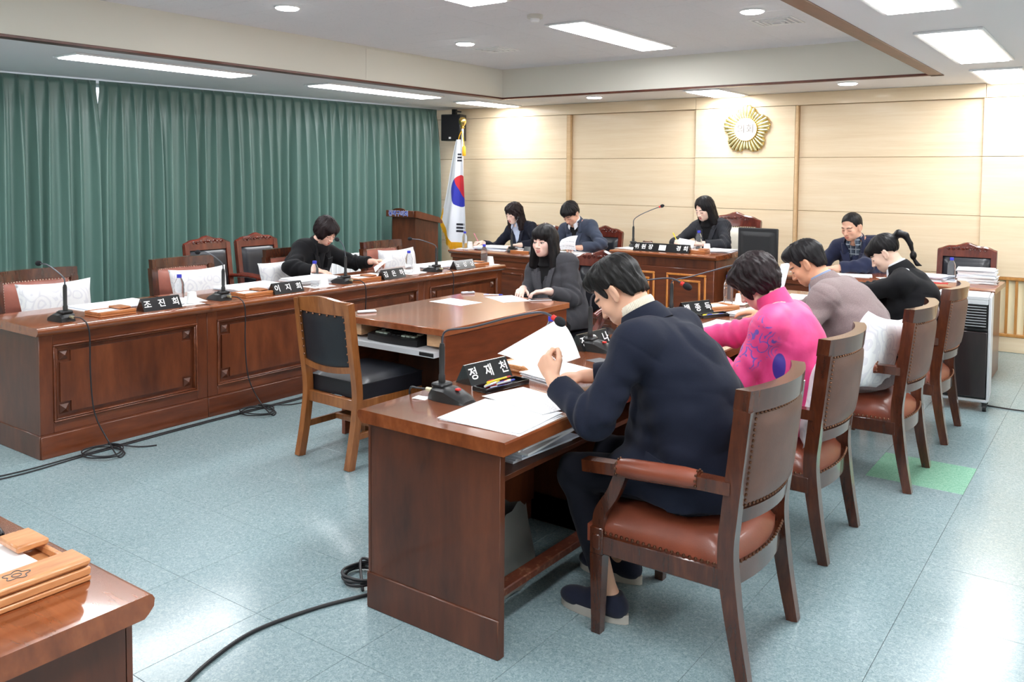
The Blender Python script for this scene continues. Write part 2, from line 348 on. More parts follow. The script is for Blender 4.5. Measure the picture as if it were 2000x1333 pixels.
# ------------------------------------------------------------------ mesh helpers
class MB:
    def __init__(s): s.v = []; s.f = []; s.m = []; s.n = 0
    def add(s, verts, faces, mat=0, M=None):
        if M is not None: verts = [tuple(M @ Vector(p)) for p in verts]
        b = s.n; s.v.extend(verts); s.n += len(verts)
        s.f.extend([tuple(i+b for i in f) for f in faces]); s.m.extend([mat]*len(faces)); return s
    def box(s, x0, x1, y0, y1, z0, z1, c=0.003, mat=0, M=None):
        c = min(c, (x1-x0)*0.45, (y1-y0)*0.45, (z1-z0)*0.45)
        L = (x0, y0, z0); H = (x1, y1, z1); vs = []; idx = {}
        for sx in (0, 1):
            for sy in (0, 1):
                for sz in (0, 1):
                    cor = (sx, sy, sz)
                    for a in range(3):
                        p = []
                        for k in range(3):
                            base = H[k] if cor[k] else L[k]
                            p.append(base if k == a else base + (-c if cor[k] else c))
                        idx[(cor, a)] = len(vs); vs.append(tuple(p))
        fs = []
        for a in range(3):
            b, d = (a+1) % 3, (a+2) % 3
            for sd in (0, 1):
                q = []
                for (u, v) in ((0, 0), (1, 0), (1, 1), (0, 1)):
                    cor = [0, 0, 0]; cor[a] = sd; cor[b] = u; cor[d] = v; q.append(idx[(tuple(cor), a)])
                fs.append(tuple(q if sd else q[::-1]))
        for a in range(3):          # edges along axis a
            b, d = (a+1) % 3, (a+2) % 3
            for u in (0, 1):
                for v in (0, 1):
                    c0 = [0, 0, 0]; c0[b] = u; c0[d] = v; c1 = list(c0); c1[a] = 1
                    q = [idx[(tuple(c0), b)], idx[(tuple(c1), b)], idx[(tuple(c1), d)], idx[(tuple(c0), d)]]
                    fs.append(tuple(q[::-1] if u == v else q))
        for sx in (0, 1):
            for sy in (0, 1):
                for sz in (0, 1):
                    t = [idx[((sx, sy, sz), a)] for a in range(3)]
                    fs.append(tuple(t if (sx+sy+sz) % 2 else t[::-1]))
        return s.add(vs, fs, mat, M)
    def tube(s, pts, r, n=8, mat=0, cap=True, M=None, ell=None, up=None):
        """sweep; r number or list; ell=(a,b) rectangular/elliptic factors; n==4 gives square section"""
        P = [Vector(p) for p in pts]; N = len(P)
        rr = r if isinstance(r, (list, tuple)) else [r]*N
        T = [(P[min(i+1, N-1)]-P[max(i-1, 0)]).normalized() for i in range(N)]
        u = Vector(up) if up else (Vector((0, 0, 1)) if abs(T[0].z) < 0.9 else Vector((1, 0, 0)))
        vs = []
        for i in range(N):
            t = T[i]; u = (u - t*u.dot(t)).normalized(); w_ = t.cross(u)
            for k in range(n):
                a = 2*math.pi*(k+0.5)/n
                ca, sa = math.cos(a), math.sin(a)
                if n == 4: ca, sa = ca*1.41421, sa*1.41421
                a_, b_ = ell or (1, 1)
                vs.append(tuple(P[i] + u*(ca*rr[i]*a_) + w_*(sa*rr[i]*b_)))
        fs = [(i*n+k, i*n+(k+1) % n, (i+1)*n+(k+1) % n, (i+1)*n+k) for i in range(N-1) for k in range(n)]
        if cap: fs += [tuple(range(n))[::-1], tuple((N-1)*n+k for k in range(n))]
        return s.add(vs, fs, mat, M)
    def lathe(s, prof, n=16, mat=0, M=None, cap=True):
        vs = [(r*math.cos(2*math.pi*k/n), r*math.sin(2*math.pi*k/n), z) for r, z in prof for k in range(n)]
        fs = [(i*n+k, i*n+(k+1) % n, (i+1)*n+(k+1) % n, (i+1)*n+k) for i in range(len(prof)-1) for k in range(n)]
        if cap: fs += [tuple(range(n))[::-1], tuple((len(prof)-1)*n+k for k in range(n))]
        return s.add(vs, fs, mat, M)
    def prism(s, poly, y0, y1, mat=0, M=None):
        """polygon in (x,z), counter-clockwise seen from -y, extruded along y"""
        n = len(poly); vs = [(x, y0, z) for x, z in poly]+[(x, y1, z) for x, z in poly]
        fs = [tuple(range(n)), tuple(range(2*n-1, n-1, -1))]+[(i, i+n, (i+1) % n+n, (i+1) % n) for i in range(n)]
        return s.add(vs, fs, mat, M)
    def grid(s, fn, nu, nv, mat=0, M=None, flip=False):
        vs = [tuple(fn(i/nu, j/nv)) for i in range(nu+1) for j in range(nv+1)]
        fs = [(i*(nv+1)+j, (i+1)*(nv+1)+j, (i+1)*(nv+1)+j+1, i*(nv+1)+j+1) for i in range(nu) for j in range(nv)]
        if flip: fs = [f[::-1] for f in fs]
        return s.add(vs, fs, mat, M)
    def slab(s, fn, nu, nv, th, mat=0, M=None):
        """closed sheet: fn(u,v) top surface, thickness th along -normal(approx z or given by fn2)"""
        top = [Vector(fn(i/nu, j/nv)) for i in range(nu+1) for j in range(nv+1)]
        off = Vector(th) if isinstance(th, (tuple, list)) else Vector((0, 0, -th))
        n = len(top); W = nv+1
        vs = [tuple(p) for p in top]+[tuple(p+off) for p in top]
        fs = []
        for i in range(nu):
            for j in range(nv):
                a, b, c, d = i*W+j, (i+1)*W+j, (i+1)*W+j+1, i*W+j+1
                fs += [(a, b, c, d), (d+n, c+n, b+n, a+n)]
        ring = [i*W for i in range(nu+1)]+[nu*W+j for j in range(1, W)]+[i*W+nv for i in range(nu-1, -1, -1)]+[j for j in range(nv-1, 0, -1)]
        L = len(ring)
        for k in range(L):
            a, b = ring[k], ring[(k+1) % L]; fs.append((a, a+n, b+n, b))
        return s.add(vs, fs, mat, M)
    def sphere(s, c, r, n=10, m=6, mat=0, M=None):
        r = r if isinstance(r, (tuple, list)) else (r, r, r)
        vs = [(c[0], c[1], c[2]+r[2])]; 
        for i in range(1, m):
            t = math.pi*i/m
            for k in range(n):
                a = 2*math.pi*k/n
                vs.append((c[0]+r[0]*math.sin(t)*math.cos(a), c[1]+r[1]*math.sin(t)*math.sin(a), c[2]+r[2]*math.cos(t)))
        vs.append((c[0], c[1], c[2]-r[2])); fs = []
        for k in range(n):
            fs.append((0, 1+k, 1+(k+1) % n)); e = len(vs)-1; b = 1+(m-2)*n
            fs.append((e, b+(k+1) % n, b+k))
            for i in range(m-2):
                p = 1+i*n; fs.append((p+k, p+n+k, p+n+(k+1) % n, p+(k+1) % n))
        return s.add(vs, fs, mat, M)
    def mesh(s, name, mats, smooth=38):
        me = bpy.data.meshes.new(name); me.from_pydata(s.v, [], s.f)
        ms = mats if isinstance(mats, (list, tuple)) else [mats]
        for m in ms: me.materials.append(m)
        if len(ms) > 1: me.polygons.foreach_set('material_index', s.m)
        if smooth:
            me.polygons.foreach_set('use_smooth', [True]*len(s.f)); me.set_sharp_from_angle(angle=R(smooth))
        me.update(); return me
    def build(s, name, mats, parent=None, smooth=38):
        return link(name, s.mesh(name, mats, smooth), parent)
def link(name, me, parent=None):
    o = bpy.data.objects.new(name, me); COL.objects.link(o)
    if parent is not None: o.parent = parent
    return o
def tag(o, label, cat, group=None):
    o['label'] = label; o['category'] = cat
    if group: o['group'] = group
    return o
def thing(name, label, cat, loc=(0, 0, 0), rz=0.0, group=None):
    o = bpy.data.objects.new(name, None); COL.objects.link(o); o.empty_display_size = 0.1
    o.location = loc; o.rotation_euler = (0, 0, rz)
    return tag(o, label, cat, group)
def struct(name, mb, mat, parent=None, smooth=38):
    o = mb.build(name, mat, parent, smooth)
    if parent is None: o['kind'] = 'structure'
    return o
def copy_tree(o, loc=None, rz=None, label=None, parent=None):
    c = o.copy(); COL.objects.link(c)
    if parent is not None: c.parent = parent
    if loc is not None: c.location = loc
    if rz is not None: c.rotation_euler = (0, 0, rz)
    if label: c['label'] = label
    for ch in list(o.children): copy_tree(ch, parent=c)
    return c
DG = None
def text_mesh(body, size, depth=0.001, fat=0.0, shear=0.0):
    cu = bpy.data.curves.new('text', 'FONT'); cu.body = body; cu.size = size; cu.extrude = depth; cu.offset = fat; cu.shear = shear
    cu.align_x = 'CENTER'; cu.align_y = 'CENTER'; cu.resolution_u = 3
    o = bpy.data.objects.new('text', cu); COL.objects.link(o)
    dg = bpy.context.evaluated_depsgraph_get(); dg.update()
    me = bpy.data.meshes.new_from_object(o.evaluated_get(dg))
    bpy.data.objects.remove(o); bpy.data.curves.remove(cu)
    return me
def lettering(body, size, mat, parent, M, depth=0.0008, fat=0.0, shear=0.0, name='lettering'):
    me = text_mesh(body, size, depth, fat, shear); me.materials.clear(); me.materials.append(mat)
    o = link(name, me, parent); o.matrix_local = M; return o
def TR(x, y, z, rx=0, ry=0, rz=0):
    return Matrix.Translation((x, y, z)) @ Matrix.Rotation(rz, 4, 'Z') @ Matrix.Rotation(ry, 4, 'Y') @ Matrix.Rotation(rx, 4, 'X')
def bez(pts, n=24):
    """Catmull-Rom through points"""
    P = [Vector(p) for p in pts]; out = []
    for i in range(len(P)-1):
        p0 = P[max(i-1, 0)]; p1 = P[i]; p2 = P[i+1]; p3 = P[min(i+2, len(P)-1)]
        for k in range(n):
            t = k/n
            out.append(0.5*((2*p1)+(p2-p0)*t+(2*p0-5*p1+4*p2-p3)*t*t+(3*p1-p0-3*p2+p3)*t**3))
    out.append(P[-1]); return out

# ------------------------------------------------------------------ the room
YB = 9.14; Z1 = 2.5; Z2 = 2.835
XL, XR, YF = -8.45, 2.6, -3.2
OX0, OX1, OY0, OY1 = -6.0, -1.45, -2.0, 8.1       # opening of the raised ceiling
TX, TY, TX0, TY0 = 0.477, 0.483, -0.648, 2.92
def room():
    fl = struct('floor', MB().box(XL, XR, YF, YB+0.1, -0.08, -0.003, 0), JOINT)
    b = MB().box(-TX/2+0.0008, TX/2-0.0008, -TY/2+0.0008, TY/2-0.0008, -0.003, 0.0, 0.0006)
    me = b.mesh('floor_tile', FLOOR, 0); meg = b.mesh('floor_tile_green', FLOORG, 0)
    rest = MB()
    i0 = math.floor((XL-TX0)/TX); i1 = math.ceil((XR-TX0)/TX); j0 = math.floor((YF-TY0)/TY); j1 = math.ceil((YB-TY0)/TY)
    n = 0
    for i in range(i0, i1):
        for j in range(j0, j1):
            x0, x1 = TX0+i*TX, TX0+(i+1)*TX; y0, y1 = TY0+j*TY, TY0+(j+1)*TY
            if x0 > -5.3 and x1 < 0.4 and y0 > 0.4 and y1 < YB+0.3:
                green = (i == -1 and j == 4)
                o = link('floor_tile', meg if green else me, fl); o.location = ((x0+x1)/2, (y0+y1)/2, 0)
                if green: o['label'] = 'green floor tile'
                n += 1
            else:
                rest.box(max(x0, XL)+0.0008, min(x1, XR)-0.0008, max(y0, YF)+0.0008, min(y1, YB)-0.0008, -0.003, 0, 0.0)
    r = rest.build('outer_tiles', FLOOR, fl, 0); r['kind'] = 'stuff'
    # lower ceiling ring
    c = MB()
    c.box(XL, OX0-0.05, YF, YB, Z1, Z1+0.08, 0); c.box(OX1+0.05, XR, YF, YB, Z1, Z1+0.08, 0)
    c.box(OX0-0.05, OX1+0.05, OY1+0.05, YB, Z1, Z1+0.08, 0); c.box(OX0-0.05, OX1+0.05, YF, OY0-0.05, Z1, Z1+0.08, 0)
    ce = struct('ceiling', c, CEIL)
    # raised ceiling of acoustic tiles
    bk = MB().box(OX0-0.1, OX1+0.1, OY0-0.1, OY1+0.1, Z2+0.012, Z2+0.06, 0)
    bk.build('raised_backing', JOINT, ce)
    w, d = (OX1-OX0)/8, 0.3
    tl = MB().box(-w/2+0.0006, w/2-0.0006, -d/2+0.0006, d/2-0.0006, 0, 0.012, 0.001).mesh('ceiling_tile', ACOU, 0)
    far = MB()
    ny = int((OY1-OY0)/d)
    for i in range(8):
        for j in range(ny+1):
            y = OY1-d*(j+0.5); x = OX0+w*(i+0.5)
            if j < 18:
                o = link('ceiling_tile', tl, ce); o.location = (x, y, Z2)
            else: far.box(x-w/2, x+w/2, y-d/2, y+d/2, Z2, Z2+0.012, 0)
    o = far.build('rear_tiles', ACOU, ce, 0); o['kind'] = 'stuff'
    # fascias of the raised part
    struct('trim_1', MB().box(OX0-0.06, OX0, OY0, OY1, Z1, Z2+0.02, 0), FASC)
    struct('trim_2', MB().box(OX0, OX1, OY1, OY1+0.06, Z1, Z2+0.02, 0), FASC)
    struct('trim_3', MB().box(OX1, OX1+0.06, OY0, OY1, Z1, Z2+0.02, 0), FASC)
    struct('trim_4', MB().box(OX0, OX1, OY0-0.06, OY0, Z1, Z2+0.02, 0), FASC)
    # brown nosing boards
    e = 0.1; z0, z1 = Z1-0.008, Z1+0.012
    struct('trim_5', MB().box(OX0-e, OX0+0.004, OY0-e, OY1+e, z0, z1, 0.003), NOSE)
    struct('trim_6', MB().box(OX0-e, OX1+e, OY1-0.004, OY1+0.06, z0, z1, 0.003), NOSE)
    struct('trim_7', MB().box(OX1-0.004, OX1+e, OY0-e, OY1+e, z0, z1, 0.003), NOSE)
    # hatch in the left fascia
    struct('trim_8', MB().box(OX0, OX0+0.004, 5.9, 8.06, Z1+0.02, Z2-0.02, 0.001), FASC)
    # walls
    struct('wall_right', MB().box(XR, XR+0.1, YF, YB, 0, Z1, 0), PLASTER)
    struct('wall_front', MB().box(XL, XR, YF-0.1, YF, 0, Z1, 0), PLASTER)
    wl = MB()
    wy0, wy1, wz0, wz1 = 3.2, 8.5, 0.85, 2.495
    wl.box(XL-0.1, XL, YF, wy0, 0, Z1, 0); wl.box(XL-0.1, XL, wy1, YB, 0, Z1, 0)
    wl.box(XL-0.1, XL, wy0, wy1, 0, wz0, 0); wl.box(XL-0.1, XL, wy0, wy1, wz1, Z1, 0)
    struct('wall_left', wl, PLASTER)
    wn = MB()
    for y in (wy0, (wy0+wy1)/2-0.03, wy1-0.06): wn.box(XL-0.08, XL-0.02, y, y+0.06, wz0, wz1, 0.004)
    wn.box(XL-0.08, XL-0.02, wy0, wy1, wz0, wz0+0.06, 0.004); wn.box(XL-0.08, XL-0.02, wy0, wy1, wz1-0.03, wz1, 0.004)
    wf = struct('window_1', wn, WHITEM)
    for k in range(2):
        y0 = wy0+0.06+k*2.62
        MB().box(XL-0.054, XL-0.05, y0, y0+2.56, wz0+0.06, wz1-0.03, 0).build('pane', GLASSP, wf)
ACOU = None
def acoustic():
    m, nt, b = new_mat('acoustic_tile')
    v = mapping(nt, (1, 1, 1))
    vv = nd(nt, 'ShaderNodeMapping'); vv.inputs['Scale'].default_value = (30, 110, 1); nt.links.new(v, vv.inputs[0])
    oi = nd(nt, 'ShaderNodeObjectInfo'); ad = nd(nt, 'ShaderNodeVectorMath', operation='ADD')
    nt.links.new(vv.outputs[0], ad.inputs[0]); nt.links.new(oi.outputs['Location'], ad.inputs[1])
    f = noise(nt, ad.outputs[0], 1.0, 2, 0.5)
    nt.links.new(ramp(nt, f, [(0.25, srgb(206, 206, 210)), (0.36, srgb(230, 229, 233))]), b.inputs['Base Color'])
    b.inputs['Roughness'].default_value = 0.95
    bump(nt, b, f, 0.2, 0.003); return m
ACOU = acoustic()
def glass_pane():
    m, nt, b = new_mat('window_glass')
    b.inputs['Base Color'].default_value = (1, 1, 1, 1); b.inputs['Roughness'].default_value = 0.0
    b.inputs['Transmission Weight'].default_value = 1.0; b.inputs['IOR'].default_value = 1.02; return m
GLASSP = glass_pane()
room()

def wall_back():
    wb = struct('wall_back', MB().box(XL, XR, YB+0.03, YB+0.13, 0, Z1, 0), MAPLED)
    def panel(x0, x1, z0, z1, rec=0.0, mat=MAPLE, name='panel'):
        g = 0.0022
        MB().box(x0+g, x1-g, YB-0.03+rec, YB+0.03, z0+g, z1-g, 0.0015).build(name, mat, wb, 0)
    panel(XL, -4.03, 2.365, Z1); panel(-4.03, -1.14, 2.365, Z1); panel(-1.14, XR, 2.365, Z1)
    rows = [(0.0, 0.70), (0.70, 1.258), (1.258, 1.818), (1.818, 2.365)]
    cols = [(XL, -7.44, 0), (-7.44, -5.745, 0), (-5.69, -4.03, 0.042), (-4.03, -2.905, 0), (-2.875, -1.155, 0.042)]
    for x0, x1, r in cols:
        for z0, z1 in rows: panel(x0, x1, z0, z1, r)
    for x0, x1 in ((-1.155, 0.9), (0.9, XR)):
        for z0, z1 in rows[1:]: panel(x0, x1, z0, z1)
    for x0, x1 in ((-5.745, -5.69), (-2.905, -2.875)):
        panel(x0, x1, 0, 2.365, -0.006, MAPLED, 'stile')
    # low grille on the right with slats over a bright recess
    panel(-1.155, -1.02, 0.0, 0.70)
    panel(-1.02, XR, 0.0, 0.145, -0.004)
    MB().box(-1.02, XR, YB+0.004, YB+0.03, 0.145, 0.70, 0).build('recess', GRILB, wb)
    for z0, z1 in ((0.145, 0.172), (0.672, 0.70)):
        MB().box(-1.02, XR, YB-0.04, YB-0.005, z0, z1, 0.003).build('rail', SLATW, wb)
    me = MB().box(-0.011, 0.011, YB-0.034, YB-0.012, 0.172, 0.672, 0.002).mesh('slat', SLATW, 0)
    x = -0.99
    while x < XR-0.02:
        o = link('slat', me, wb); o.location.x = x; x += 0.077
GRILB = plain('grille_recess', srgb(255, 244, 204), 0.7)
wall_back()

def lights():
    def fixture(x0, x1, y0, y1, z, label, grp):
        t = thing('ceiling_light', label, 'light', ((x0+x1)/2, (y0+y1)/2, z), 0, grp)
        a, b = (x1-x0)/2, (y1-y0)/2; f = 0.03
        m = MB()
        m.box(-a, -a+f, -b, b, -0.016, 0, 0.003); m.box(a-f, a, -b, b, -0.016, 0, 0.003)
        m.box(-a+f, a-f, -b, -b+f, -0.016, 0, 0.003); m.box(-a+f, a-f, b-f, b, -0.016, 0, 0.003)
        m.build('frame', WHITEM, t)
        MB().box(-a+f+0.001, a-f-0.001, -b+f+0.001, b-f-0.001, -0.022, -0.004, 0.003).build('diffuser', DIFF, t)
    g1, g2, g3 = 'panel lights over the curtain side', 'panel lights in the raised ceiling', 'panel lights on the right side'
    for (y0, y1), l in zip([(3.3, 4.92), (5.76, 7.5), (8.08, 9.02), (0.85, 2.45), (-1.6, 0.0)],
                           ['long panel light over the curtain, nearest to the gap in the curtain', 'second panel light over the curtain, ending near the flag',
                            'short panel light above the flag in the ceiling corner', 'added fill panel light over the curtain side behind the near desk', 'last added fill panel light over the curtain side at the rear']):
        fixture(-6.73, -6.37, y0, y1, Z1, l, g1)  # the last two lie out of view, added as fill light
    for (y0, y1), l in zip([(5.84, 7.52), (3.2, 4.88), (0.6, 2.28), (-1.8, -0.2)],
                           ['panel light in the raised ceiling in front of the emblem', 'panel light in the raised ceiling cut by the top edge', 'added fill panel light in the raised ceiling above the near desks', 'rearmost added fill panel light in the raised ceiling']):
        fixture(-3.91, -3.53, y0, y1, Z2, l, g2)  # the two rear panels are unseen, put in for fill
    fixture(-3.8, -3.4, 8.25, 9.05, Z1, 'panel light right above the gold emblem', 'panel lights along the back wall')
    for (y0, y1), l in zip([(5.7, 7.32), (3.3, 4.93), (7.9, 9.05), (0.85, 2.45), (-1.6, 0.0)],
                           ['square-looking panel light on the right past the brown ceiling edge', 'panel light on the right cut by the top edge', 'panel light at the right above the slatted grille', 'added fill panel light above the standing place on the right', 'rear added fill panel light on the right side']):
        fixture(-1.12, -0.74, y0, y1, Z1, l, g3)  # the last two continue the row out of view as added fill
    for k, (y0, y1) in enumerate([(0.85, 2.45), (3.3, 4.93), (5.7, 7.32)]):  # whole row stands out of view, added for extra fill light
        fixture(1.3, 1.68, y0, y1, Z1, ('rearmost added fill panel light near the right wall', 'middle added fill panel light near the right wall', 'added fill panel light near the right wall closest to the back wall')[k], 'added fill panel lights near the right wall')
    for (x, y, z), l in zip([(-5.07, 4.19, Z2), (-5.07, 6.26, Z2), (-2.31, 6.19, Z2), (-4.95, 8.42, Z1), (-2.2, 8.4, Z1), (-2.31, 4.1, Z2)],
                            ['round downlight in the raised ceiling, nearest on the curtain side', 'round downlight in the raised ceiling next to an air vent on the curtain side',
                             'round downlight beside the vent in front of the brown ceiling edge', 'round downlight above the two seated clerks', 'round downlight above the man in the plaid shirt', 'round downlight above the near desk row']):
        t = thing('downlight', l, 'light', (x, y, z), 0, 'round downlights')
        MB().lathe([(0.085, -0.012), (0.09, -0.012), (0.095, -0.004), (0.095, 0.0), (0.085, 0.0)], 24).build('rim', WHITEM, t)
        MB().lathe([(0.084, -0.002), (0.084, -0.014), (0.074, -0.020), (0.0, -0.022)], 24, cap=False).build('diffuser', DOWN, t)
    for (x, y), l in zip([(-2.31, 6.72), (-5.09, 6.75)], ['square air vent in the raised ceiling near the brown edge', 'square air vent in the raised ceiling on the curtain side']):
        t = thing('air_vent', l, 'vent', (x, y, Z2), 0, 'ceiling air vents')
        for k, s in enumerate((0.17, 0.13, 0.09, 0.05)):
            m = MB(); f = 0.016; z0, z1 = -0.006-0.004*k, 0.0
            m.box(-s, -s+f, -s, s, z0, z1, 0.001); m.box(s-f, s, -s, s, z0, z1, 0.001)
            m.box(-s+f, s-f, -s, -s+f, z0, z1, 0.001); m.box(-s+f, s-f, s-f, s, z0, z1, 0.001)
            m.build('louvre', WHITEM, t)
        MB().box(-0.165, 0.165, -0.165, 0.165, -0.003, -0.001, 0).build('back_plate', LGREY, t)
    t = thing('smoke_detector', 'round smoke detector on the raised ceiling', 'detector', (-3.74, 5.46, Z2))
    MB().lathe([(0.06, 0), (0.06, -0.025), (0.052, -0.03), (0.0, -0.03)], 20, cap=False).build('base', plain('detector_beige', srgb(206, 204, 196), 0.5), t)
    MB().lathe([(0.036, -0.03), (0.036, -0.045), (0.028, -0.055), (0.0, -0.056)], 16, cap=False).build('sensor', WHITEM, t)
lights()

# ------------------------------------------------------------------ curtains
def curtain(y0, y1, label, seed, gap0=0, gap1=0):
    rnd = random.Random(seed); pitch = 0.126
    n = max(1, round((y1-y0)/pitch)); pitch = (y1-y0)/n
    am = [rnd.uniform(0.75, 1.3) for _ in range(n+2)]; dr = [rnd.uniform(-0.03, 0.035) for _ in range(n+2)]
    wd = [rnd.uniform(0.8, 1.25) for _ in range(n+2)]; sb = [rnd.uniform(-1, 1) for _ in range(n+2)]
    NZ = 44; per = 20; z_top, z_bot = 2.487, 0.09
    def fn(u, v):
        s = u*n; k = min(int(s), n-1); fr = s-k
        z = z_top+(z_bot-z_top)*v
        g = 1-math.exp(-max(0, (z_top-0.11-z))/0.42)
        pin = 1-math.exp(-max(0, (z_top-z))/0.04)
        d = (fr-0.5)*2
        knife = 0.065*math.exp(-(d/0.13)**2)*(1-g)*pin                  # pinched pleat near the heading
        roll = am[k]*0.108*g*math.exp(-(abs(d-0.15*sb[k])/(0.37*wd[k]))**2)
        side = 0.035*g*abs(sb[k])*math.exp(-((d-0.78*math.copysign(1, sb[k]))/0.17)**2)*(0.3+0.7*v)
        lean = 0.02*g*math.sin(0.9*k+seed)
        y = y0+(y1-y0)*u+dr[k]*g*math.exp(-(d/0.9)**2)*(0.4+0.6*v)
        if gap0 and u < 1.2/n: y += gap0*(1-u*n/1.2)*g
        if gap1 and u > 1-1.2/n: y += gap1*(1-(1-u)*n/1.2)*g
        x = -8.14+0.085*(y-3.5)+knife+roll+side+lean
        return (x, y, z)
    m = MB().slab(fn, n*per, NZ, (-0.003, 0, 0))
    o = m.build('curtain', CURT, None, 0)
    o.data.polygons.foreach_set('use_smooth', [True]*len(o.data.polygons))
    return tag(o, label, 'curtain', 'green pleated curtains')
curtain(4.395, 8.88, 'long green pleated curtain reaching from the bright gap to the flag', 3, gap0=-0.06)
curtain(1.2, 4.365, 'green pleated curtain left of the bright gap behind the near chairs', 5, gap1=0.05)
struct('trim_9', MB().box(-8.17, -8.10, 1.0, 3.4, 2.49, 2.5, 0.002), PLB)

# ------------------------------------------------------------------ desks  (local x along the front, front faces -y, seat side +y)
def councillor_desk(x, y, rz, w, label, panels=1, ends=(True, True), d=0.62, grp='wooden council desks', oh=(0.02, 0.02), lower_shelf=True):
    t = thing('council_desk', label, 'desk', (x, y, 0), rz, grp)
    H = 0.748; th = 0.048
    # top with a rounded front nosing, profile in (y,z)
    prof = [(-0.035, H-0.012), (-0.03, H-0.003), (-0.022, H), (d+0.03, H), (d+0.035, H-0.006), (d+0.035, H-th+0.004), (d+0.03, H-th), (-0.012, H-th), (-0.022, H-th+0.008), (-0.033, H-th+0.02)]
    M = Matrix(((0, 1, 0, 0), (1, 0, 0, 0), (0, 0, 1, 0), (0, 0, 0, 1)))
    MB().prism(prof, -oh[0], w+oh[1], 0, M).build('desktop', MAHTOP, t)
    s = 0.03; top = H-th
    for k, x0 in enumerate((0, w-s)):
        m = MB().box(x0, x0+s, 0.012, d, 0, top, 0.002)
        o = m.build('side_panel', MAHD if ends[k] else MAH, t)
        m = MB().box(x0-0.006 if k == 0 else x0-0.0, x0+s if k == 0 else x0+s+0.006, 0.0, d-0.001, 0, 0.135, 0.003)
        m.build('side_plinth', MAHD, t)
    MB().box(s, w-s, 0.018, 0.036, 0.1, top, 0.001).build('front_panel', MAH, t)
    m = MB().box(0.0, w, -0.008, 0.02, 0, 0.128, 0.003); m.prism([(0, 0.128), (w, 0.128), (w, 0.136), (0, 0.136)], -0.004, 0.02)
    m.build('plinth', MAHH, t)
    # stiles and rails that frame the field
    z0, z1 = 0.136, top
    pw = w/panels
    for p in range(panels):
        a, b = p*pw, (p+1)*pw
        m = MB()
        for q0, q1 in ((a, a+0.075), (b-0.075, b)): MB().box(q0, q1, 0.0, 0.018, z0, z1, 0.002).build('stile', MAH, t)
        for q0, q1 in ((z0, z0+0.06), (z1-0.06, z1)): MB().box(a+0.075, b-0.075, 0.0, 0.018, q0, q1, 0.002).build('rail', MAHH, t)
        # moulding: two proud ridges round the field
        for ins, wd, pr in ((0.075, 0.011, 0.011), (0.088, 0.007, 0.006)):
            m = MB(); x0, x1, q0, q1 = a+ins, b-ins, z0+ins-0.015, z1-ins+0.015
            m.box(x0, x1, -pr, 0.018, q0, q0+wd, 0.003); m.box(x0, x1, -pr, 0.018, q1-wd, q1, 0.003)
            m.box(x0, x0+wd, -pr, 0.018, q0+wd, q1-wd, 0.003); m.box(x1-wd, x1, -pr, 0.018, q0+wd, q1-wd, 0.003)
            m.build('moulding', MAHH, t)
        # raised field with notched corners carrying small pyramids
        x0, x1, q0, q1 = a+0.118, b-0.118, z0+0.105, z1-0.105; nt_ = 0.062
        poly = [(x0+nt_, q0), (x1-nt_, q0), (x1-nt_, q0+nt_), (x1, q0+nt_), (x1, q1-nt_), (x1-nt_, q1-nt_), (x1-nt_, q1), (x0+nt_, q1), (x0+nt_, q1-nt_), (x0, q1-nt_), (x0, q0+nt_), (x0+nt_, q0+nt_)]
        pl2 = []
        cx, cz = (x0+x1)/2, (q0+q1)/2
        m = MB(); m.prism(poly, 0.008, 0.02)
        m.build('raised_field', MAH, t)
        for qx in (x0+0.022, x1-0.022):
            for qz in (q0+0.022, q1-0.022):
                h = 0.026
                v = [(qx-h, 0.014, qz-h), (qx+h, 0.014, qz-h), (qx+h, 0.014, qz+h), (qx-h, 0.014, qz+h), (qx, -0.004, qz)]
                v += [(a_, 0.02, c_) for a_, b_, c_ in v[:4]]
                MB().add(v, [(0, 1, 4), (1, 2, 4), (2, 3, 4), (3, 0, 4), (5, 6, 1, 0), (6, 7, 2, 1), (7, 8, 3, 2), (8, 5, 0, 3)]).build('corner_block', MAHD, t, 0)
    if lower_shelf:
        MB().box(s, w-s, 0.04, d-0.02, 0.588, 0.606, 0.001).build('shelf', MAHD, t)
        MB().box(s, w-s, d-0.16, d-0.10, 0.12, 0.15, 0.004).build('foot_rail', SCUFF, t)
    return t
# row under the curtain: fronts face +x
councillor_desk(-4.90, 2.30, R(90), 1.07, 'left wooden council desk with the first microphone near the curtain', 1, (True, False), grp='desk row along the curtain')
councillor_desk(-4.90, 3.372, R(90), 2.13, 'long wooden council desk where the woman in black sits', 1, (False, False), grp='desk row along the curtain', oh=(0, 0))
councillor_desk(-4.90, 5.504, R(90), 1.12, 'wooden council desk at the end of the curtain row near the flag', 1, (False, True), grp='desk row along the curtain', oh=(0, 0.02))
# right row: fronts face -x
councillor_desk(-2.265, 3.31, R(-90), 1.075, 'near wooden council desk of the man in the navy suit', 1, (False, True), 0.61, 'desk row on the right', (0, 0.02))
councillor_desk(-2.265, 5.45, R(-90), 2.14, 'long wooden council desk shared by the pink jacket and the taupe blazer', 1, (False, False), 0.61, 'desk row on the right', (0, 0))
councillor_desk(-2.265, 6.54, R(-90), 1.09, 'wooden council desk of the woman with the ponytail', 1, (True, False), 0.61, 'desk row on the right', (0.02, 0))
# near left: front faces +y
councillor_desk(-1.64, 0.945, R(180), 2.2, 'near wooden council desk at the lower left holding the memo box', 1, (True, True), 0.62, None, (0.025, 0.02))

